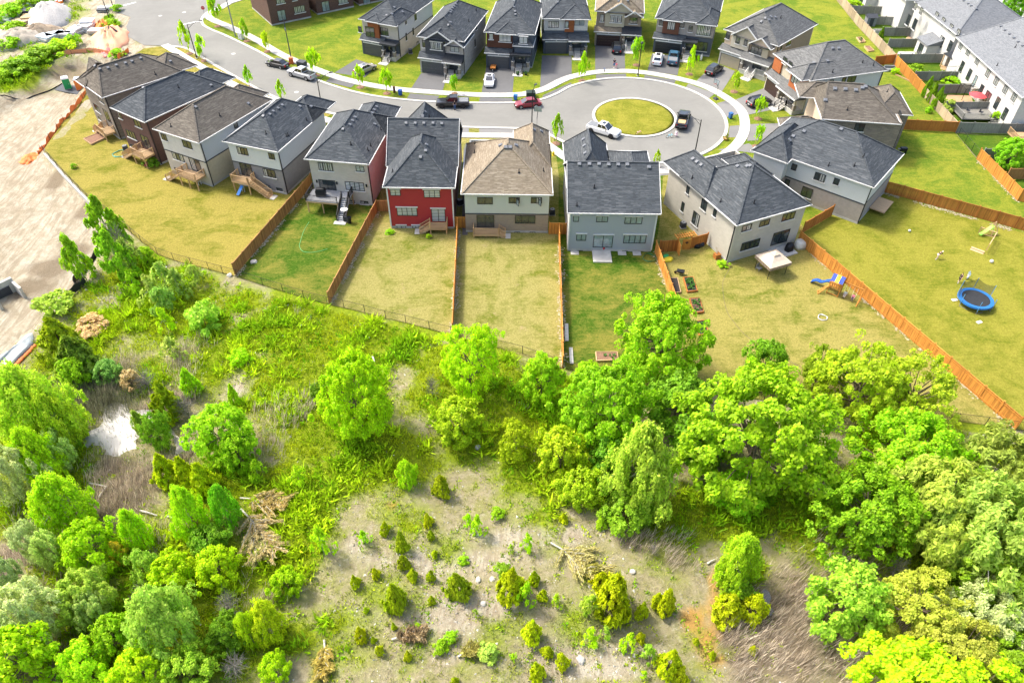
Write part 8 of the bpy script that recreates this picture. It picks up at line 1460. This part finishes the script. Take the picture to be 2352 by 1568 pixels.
T('maple', 'round bright green tree by the street at the top right corner', 2330, 16, 20, 6, (.10, .30, .008), group='trees round the townhouses', z=0.0); T('maple', 'round bright green tree at the right edge beside the orange fence', 2328, 350, 32, 4.5, (.14, .33, .01), group='trees round the townhouses', z=0.0)
for lb, x, y, r, h_ in (('left conical cedar behind the boundary fence', 2134, 197, 9, 3.6), ('middle conical cedar behind the boundary fence', 2146, 210, 9, 3.6), ('right conical cedar behind the boundary fence', 2158, 222, 10, 3.8), ('thin conical shrub in the yard with the wooden pergola', 2026, 76, 6, 2.6)): plant('cedar', lb, (x, y), r / ppm((x, y)), h_, (.085, .20, .006), group='conical cedars of the townhouse yards', z=0.0, cat='conifer')
for lb, x, y, r, h_, c_ in (('dark round bush in the gazebo yard of the townhouses', 2104, 158, 13, 1.5, 'mid'), ('pale flowering bush at the railed townhouse deck', 2180, 243, 14, 1.8, 'pale'), ('green bush right of the railed townhouse deck', 2292, 268, 10, 1.6, 'bright'), ('weeds under the bare metal gazebo frame', 2188, 183, 18, .9, 'bright'), ('green bushes in the farthest townhouse yard', 1962, 8, 16, 1.4, 'bright'), ('bright bushes along the far townhouse fence', 2000, 12, 16, 1.2, 'bright'), ('small bush at the foot of the boundary fence', 2134, 252, 7, 1.0, 'bright'), ('small plant beside the wooden terrace', 2116, 108, 7, 1.4, 'mid'), ('yellowish bush beside the grey bench below the boundary fence', 2058, 163, 8, 1.0, 'lime'), ('dark shrubs at the foot of the second deck from the left', 350, 372, 14, 1.0, 'deep'), ('low shrub on the golden lawn by the retaining wall', 168, 381, 7, .7, 'bright'), ('low shrubs along the base of the red house', 895, 532, 10, .5, 'bright'), ('small shrub at the foot of the red house steps', 985, 542, 6, .6, 'bright'), ('low plants along the base of the cream brick house', 1660, 605, 12, .7, 'bright')): T('shrub', lb, x, y, r, h_, c_, group='garden shrubs', cat='shrub', z=0.0)
for i, (x, y, r, h_, c_) in enumerate([(15, 30, 26, 3, 'bright'), (60, 12, 26, 3, 'bright'), (30, 62, 18, 2, 'bright'), (20, 98, 18, 1.6, 'bright'), (110, 118, 28, 2.2, 'bright'), (82, 128, 26, 2.4, 'mid'), (52, 148, 28, 2.4, 'mid'), (22, 158, 24, 2.4, 'mid'), (150, 105, 18, 2.0, 'lime'), (168, 92, 14, 2.0, 'bright'), (128, 112, 18, 2.0, 'bright'), (268, 122, 14, 1.2, 'bright'), (256, 52, 14, 1.2, 'bright'), (268, 18, 10, 1.2, 'bright'), (8, 175, 16, 2, 'bright'), (95, 6, 18, 2.4, 'mid'), (130, 100, 14, 1.5, 'lime')]):
    T('shrub', ['bush in the far top left corner', 'bush left of the rust red container', 'bush left of the pallet stacks', 'bush below the pale dirt mound at the left edge', 'bush on the bank, above the pit in the middle', 'bush on the bank left of the middle one', 'dark bush on the bank further left', 'dark bush at the left end of the bank', 'lime bush below the lumber stacks', 'bush beside the fourth lumber stack', 'bush at the top of the bank near the lumber', 'bush behind the stone house at the street end', 'bush at the foot of the rubble pole', 'bush on the street corner island', 'bush at the left edge below the bank', 'bush just below the red container', 'lime bush between bank and lumber'][i], x, y, r, h_, c_, group='bushes of the construction ground', cat='shrub', z=0.0 if True else None)
# ---------------------------------------------------------------- ground cover: grass, weeds, reeds, stones, fallen branches
RS = np.random.RandomState(11)
def scatter(n, dens, box=(-66, 60, 19, 88), wild=True):
    # random ground points of the scrub, kept with the probability dens gives
    X = RS.uniform(box[0], box[1], n); Y = RS.uniform(box[2], box[3], n); k = signed(X, Y, SITE) < -.3
    k &= (wild_mask(X, Y) > .6) if wild else ~inside(X, Y, road_outline)
    for poly in (POND, CREEK, PUDDLE): k &= signed(X, Y, poly) < .1
    X, Y = X[k], Y[k]; vis = np.abs(X) < Y * .35 + (36 if wild else 300); X, Y = X[vis], Y[vis]; g, b, p, r = cover(X, Y); d = dens(X, Y, g, b, p, r); k = RS.uniform(0, 1, len(X)) < d
    return X[k], Y[k], g[k], b[k], p[k]
def blades(name, X, Y, per, hgt, wid, spread, tint, var=.25, lean=None, flat=.35):
    n = len(X); N = n * per; base = np.repeat(np.c_[X, Y, height(X, Y)], per, 0); base[:, :2] += RS.normal(0, spread, (N, 2)); hs = np.repeat(RS.uniform(.6, 1.35, n) * hgt, per) * RS.uniform(.6, 1.2, N)
    d = RS.normal(0, flat, (N, 3)); d[:, 2] = 1
    if lean is not None: d[:, :2] += lean
    u = unit(d) * (hs * .5)[:, None]; v = unit(np.cross(u, RS.normal(0, 1, (N, 3)))) * (wid * RS.uniform(.6, 1.3, N) * .5)[:, None]
    t = np.repeat(tint, per, 0) * RS.uniform(1 - var, 1 + var, (N, 1)); o = put(name, quads_mesh(name, base + u, u, v, Mt['blade'], t)); return stuff(o)
def lerpc(a, b, f): return np.array(a)[None] * (1 - f[:, None]) + np.array(b)[None] * f[:, None]
n_ = lambda X, Y, f=.4: np.clip(.5 + .3 * wave(X, Y, f, 6, .7), 0, 1)
X, Y, g, b, p = scatter(105000, lambda X, Y, g, b, p, r: np.clip(g * 1.7 - .2, 0.0, 1) * (1 - .8 * b)); blades('meadow_grass', X, Y, 6, .42, .08, .17, lerpc((.27, .40, .006), (.48, .54, .014), n_(X, Y)))
X, Y, g, b, p = scatter(80000, lambda X, Y, g, b, p, r: np.clip(.55 - .4 * g, .08, 1) * np.clip(.12 + 1.3 * n_(X, Y, .6) ** 2, 0, 1) * (1 - .45 * p) * (1 - .7 * b)); blades('sparse_grass', X, Y, 5, .22, .06, .16, lerpc((.27, .33, .02), (.50, .46, .16), n_(Y, X)))
# leafy weeds: dense along the fence and under the trees
X, Y, g, b, p = scatter(30000, lambda X, Y, g, b, p, r: np.clip(g * 1.3 - .3, 0, 1) * np.clip(2.2 * n_(X, Y, .55) - .9, 0, 1)); blades('leafy_weeds', X, Y, 9, .40, .19, .20, lerpc((.16, .40, .006), (.34, .56, .006), n_(Y, X, .3)), flat=.9)
X, Y, g, b, p = scatter(40000, lambda X, Y, g, b, p, r: (.28 + .3 * g) * np.clip(n_(X, Y, 1.1) * 2.4 - 1.1, 0, 1)); blades('low_weeds', X, Y, 10, .24, .15, .15, lerpc((.23, .42, .008), (.42, .52, .012), n_(Y, X, .5)), flat=1.1)
# tangled undergrowth between the trees
X, Y, g, b, p = scatter(9000, lambda X, Y, g, b, p, r: np.clip(g * 1.6 - .5, 0, 1) * np.clip(n_(X, Y, .35) * 2.0 - .55, 0, 1) * np.where((X < -14) | (X > 2) & (Y < 52) | (Y > 58), 1, .35)); X = np.repeat(X, 7) + RS.normal(0, .45, len(X) * 7); Y = np.repeat(Y, 7) + RS.normal(0, .45, len(Y) * 7)
blades('undergrowth', X, Y, 10, 1.0, .17, .26, lerpc((.24, .46, .008), (.50, .66, .014), n_(Y, X, .25)), .3, None, .8)
q = np.array(CPOS); q = np.repeat(q, 9, 0) + RS.normal(0, .65, (len(q) * 9, 2)); blades('foot_weeds', q[:, 0], q[:, 1], 7, .28, .10, .14, lerpc((.26, .34, .02), (.50, .50, .12), RS.uniform(0, 1, len(q))), .3, None, .7)
# reeds, wind-laid
LEAN = np.array([.30, .06])
X, Y, g, b, p = scatter(85000, lambda X, Y, g, b, p, r: np.clip(b * 1.5 - .3, 0, 1) * (1 - .5 * g)); blades('dry_reeds', X, Y, 7, 1.35, .04, .2, lerpc((.42, .35, .26), (.58, .50, .39), n_(X, Y, .8)), .4, LEAN, .17)
X, Y, g, b, p = scatter(9000, lambda X, Y, g, b, p, r: np.clip(1 - np.abs(b - .35) * 4, 0, 1) * .5); blades('green_reeds', X, Y, 6, .95, .06, .2, lerpc((.16, .29, .03), (.30, .38, .07), n_(X, Y, .8)), .3, LEAN * .8, .3)
# dark reeds standing in the pond edge
a = G((232, 915)); X = RS.normal(a.x - .4, 2.4, 2600); Y = RS.normal(a.y + .2, 1.7, 2600); blades('pond_reeds', X, Y, 4, 1.1, .035, .2, np.tile((.24, .24, .15), (2600, 1)), .4, np.array([.1, .2]), .2)
a = G((300, 975)); X = RS.normal(a.x, 2.2, 260); Y = RS.normal(a.y, 1.5, 260); blades('pond_sprouts', X, Y, 4, .5, .05, .1, np.tile((.20, .24, .10), (260, 1)), .4, None, .3)
X, Y, g, b, p = scatter(16000, lambda X, Y, g, b, p, r: np.clip(g * 1.6 - .3, 0, 1), (-135, -66, 112, 185), False); blades('bank_grass', X, Y, 7, .8, .22, .3, lerpc((.14, .34, .006), (.36, .50, .01), n_(X, Y)), flat=.7)
# stones
def stones(name, n, dens, lo, hi, c1, c2):
    X, Y, *_ = scatter(n, dens); N = len(X); s = RS.uniform(lo, hi, N) ** 1.0; z = height(X, Y)
    tet = np.array([[1, 0, 0], [-.5, .87, 0], [-.5, -.87, 0], [0, 0, .8], [.1, .05, -.5]]); co = tet[None] * s[:, None, None] * RS.uniform(.6, 1.3, (N, 5, 3)); a = RS.uniform(0, 6.28, N); ca, sa = np.cos(a)[:, None], np.sin(a)[:, None]
    xy = np.stack([co[..., 0] * ca - co[..., 1] * sa, co[..., 0] * sa + co[..., 1] * ca, co[..., 2]], -1) + np.c_[X, Y, z][:, None]; f = np.array([[0, 1, 3], [1, 2, 3], [2, 0, 3]]); F = (np.arange(N)[:, None, None] * 5 + f[None]).reshape(-1, 3)
    me = bpy.data.meshes.new(name); me.from_pydata(xy.reshape(-1, 3).tolist(), [], F.tolist()); at = me.attributes.new('tint', 'FLOAT_COLOR', 'POINT'); tn = np.repeat(np.c_[lerpc(c1, c2, RS.uniform(0, 1, N)), np.ones(N)], 5, 0); at.data.foreach_set('color', tn.astype('f').ravel()); me.materials.append(Mt['stone_bits']); return stuff(put(name, me))
Mt['stone_bits'] = vcolmat('gravel_bits', 0.0, .25)
stones('gravel', 30000, lambda X, Y, g, b, p, r: np.clip(p * .9 + .12 - g * .5, .02, 1), .04, .15, (.20, .18, .14), (.66, .63, .56)); stones('loose_stones', 3600, lambda X, Y, g, b, p, r: np.clip(.5 * p + .05, 0, 1), .10, .22, (.42, .40, .36), (.66, .63, .58))
# dug earth and stones along the feet of the garden fences
_f = [((541, 634), (716, 430)), ((759, 699), (868, 489)), ((1041, 768), (1053, 528)), ((1293, 843), (1285, 540)), ((1549, 704), (1506, 580)), ((2331, 984), (1834, 558)), ((2028, 443), (2352, 536)), ((2247, 370), (2338, 462))]
for k_, (sz, cA, cB, nn, sp) in enumerate(((.10, (.28, .25, .15), (.44, .40, .28), 26, .22), (.16, (.27, .24, .14), (.42, .37, .25), 9, .26))):
    Q = []
    for a, b in _f:
        a, b = G(a), G(b); L = (b - a).length; u = np.clip(RS.uniform(0, 1, int(L * nn)), 0, 1)[:, None]; pt = np.array(a.xy)[None] * (1 - u) + np.array(b.xy)[None] * u; keep = np.sin(u[:, 0] * L * .9 + 2 * np.sin(u[:, 0] * L * .37)) > -.35; Q.append(pt[keep] + RS.normal(0, sp, (keep.sum(), 2)))
    Q = np.concatenate(Q); n = len(Q); d = RS.normal(0, .4, (n, 3)); d[:, 2] = 0; u_ = unit(d) * sz * RS.uniform(.5, 1.3, (n, 1)); v_ = np.c_[-u_[:, 1], u_[:, 0], np.zeros(n)] * .8
    stuff(put('fence_foot_earth', quads_mesh('fence_foot_earth', np.c_[Q, np.full(n, .03) + RS.uniform(0, .05, n)], u_, v_, Mt['stone_bits'], lerpc(cA, cB, RS.uniform(0, 1, n)))))
# white blossoms
X, Y, g, b, p = scatter(5200, lambda X, Y, g, b, p, r: np.clip(n_(X, Y, .9) * 1.8 - 1.0, 0, 1) * .6); blades('white_blossoms', X, Y, 3, .10, .10, .1, np.tile((.75, .75, .68), (len(X), 1)), .1, None, 1.5); bpy.data.objects['white_blossoms'].location.z = .28
# cut and fallen conifers: a pale stem with drooping dry fronds
def fallen(label, px, ang, L, col, spread=.9, stem=True):
    p = G(px); z = hz(p); t = thing('fallen_conifer', label, 'fallen tree', (p.x, p.y, z + .12), ang, 'cut and fallen conifers')
    MB().tube([(-L * .06, 0, .05), (L * .4, .12, .16), (L, -.1, .1)], [.09, .06, .015], 7).build('trunk', Mt['bark_pale'], t)
    C, U, V = [], [], []
    br = MB()
    for k in range(30):
        f = .2 + .8 * k / 30; s_ = -1 if k % 2 else 1; l = spread * L * .5 * (1 - .6 * f) * RS.uniform(.35, 1.35); b0 = np.array([L * f, 0, .22]); e = np.array([L * f + l * RS.uniform(.2, 1.5), s_ * l * RS.uniform(.3, 1.1), RS.uniform(.1, .7)]); br.tube([tuple(b0), tuple(b0 * .5 + e * .5 + np.array([0, 0, .12])), tuple(e)], [.03, .02, .006], 4, False)
        n = 110; q = RS.uniform(0.1, 1, n)[:, None]; P_ = b0 * (1 - q) + e * q + RS.normal(0, .10, (n, 3)) * np.array([1, 1, .5]); u = unit((e - b0)[None] + RS.normal(0, .45, (n, 3)) * l); C.append(P_); U.append(u * .2); V.append(unit(np.cross(u, RS.normal(0, 1, (n, 3)))) * .05)
    br.build('branches', Mt['bark_pale'], t); col = tuple(min(.8, 1.5 * q_) for q_ in col); o = put('foliage', quads_mesh('foliage', np.concatenate(C), np.concatenate(U), np.concatenate(V), Mt['needle']), t); o.color = (*col, 1)
fallen('straw coloured fallen conifer left of the meadow, upper one', (560, 1150), R(-10), 4.2, (.36, .29, .10)); fallen('straw coloured fallen conifer with long drooping fronds, lower one', (560, 1180), R(-45), 5.5, (.40, .33, .15)); fallen('fallen straw coloured fronds at the foot of the lower conifer', (585, 1215), R(-65), 3.6, (.38, .34, .15))
fallen('cut conifer branches with a thick pale stump beside the biggest cedar', (1270, 1255), R(-38), 4.6, (.36, .33, .12), 1.0); fallen('green-brown cut conifer tops left of the biggest cedar', (1320, 1305), R(-25), 3.0, (.26, .25, .05)); fallen('small yellowed cut conifer at the bottom left of the gravel', (745, 1475), R(-80), 2.8, (.40, .34, .08)); fallen('dry branches on the brown ground below the pond', (390, 1190), R(-20), 3.6, (.30, .25, .09)); fallen('rust needled branch remains on the left gravel', (905, 1472), R(10), 2.4, (.24, .18, .09)); fallen('yellow wilted branch low on the gravel', (1055, 1512), R(20), 1.6, (.28, .26, .06))
for lb, a, b in (('pale log lying on the brown ground below the pond', (206, 1108), (247, 1118)), ('second pale log crossing the first one', (227, 1142), (247, 1114)), ('thin pale log at the thicket edge', (322, 1172), (362, 1184)), ('short white board standing in the meadow', (856, 820), (861, 832)), ('white bleached trunk lying at the bottom right edge', (2290, 1545), (2352, 1488)), ('dead branch on the orange soil', (1625, 1292), (1642, 1284))):
    A, B = G(a), G(b); A.z = hz(A) + .15; B.z = hz(B) + .18; tag(MB().tube([A, A.lerp(B, .5) + Vector((0, 0, .06)), B], [.11, .09, .05], 6).build('log', Mt['bark_pale']), lb, 'log', 'logs and boards lying about')
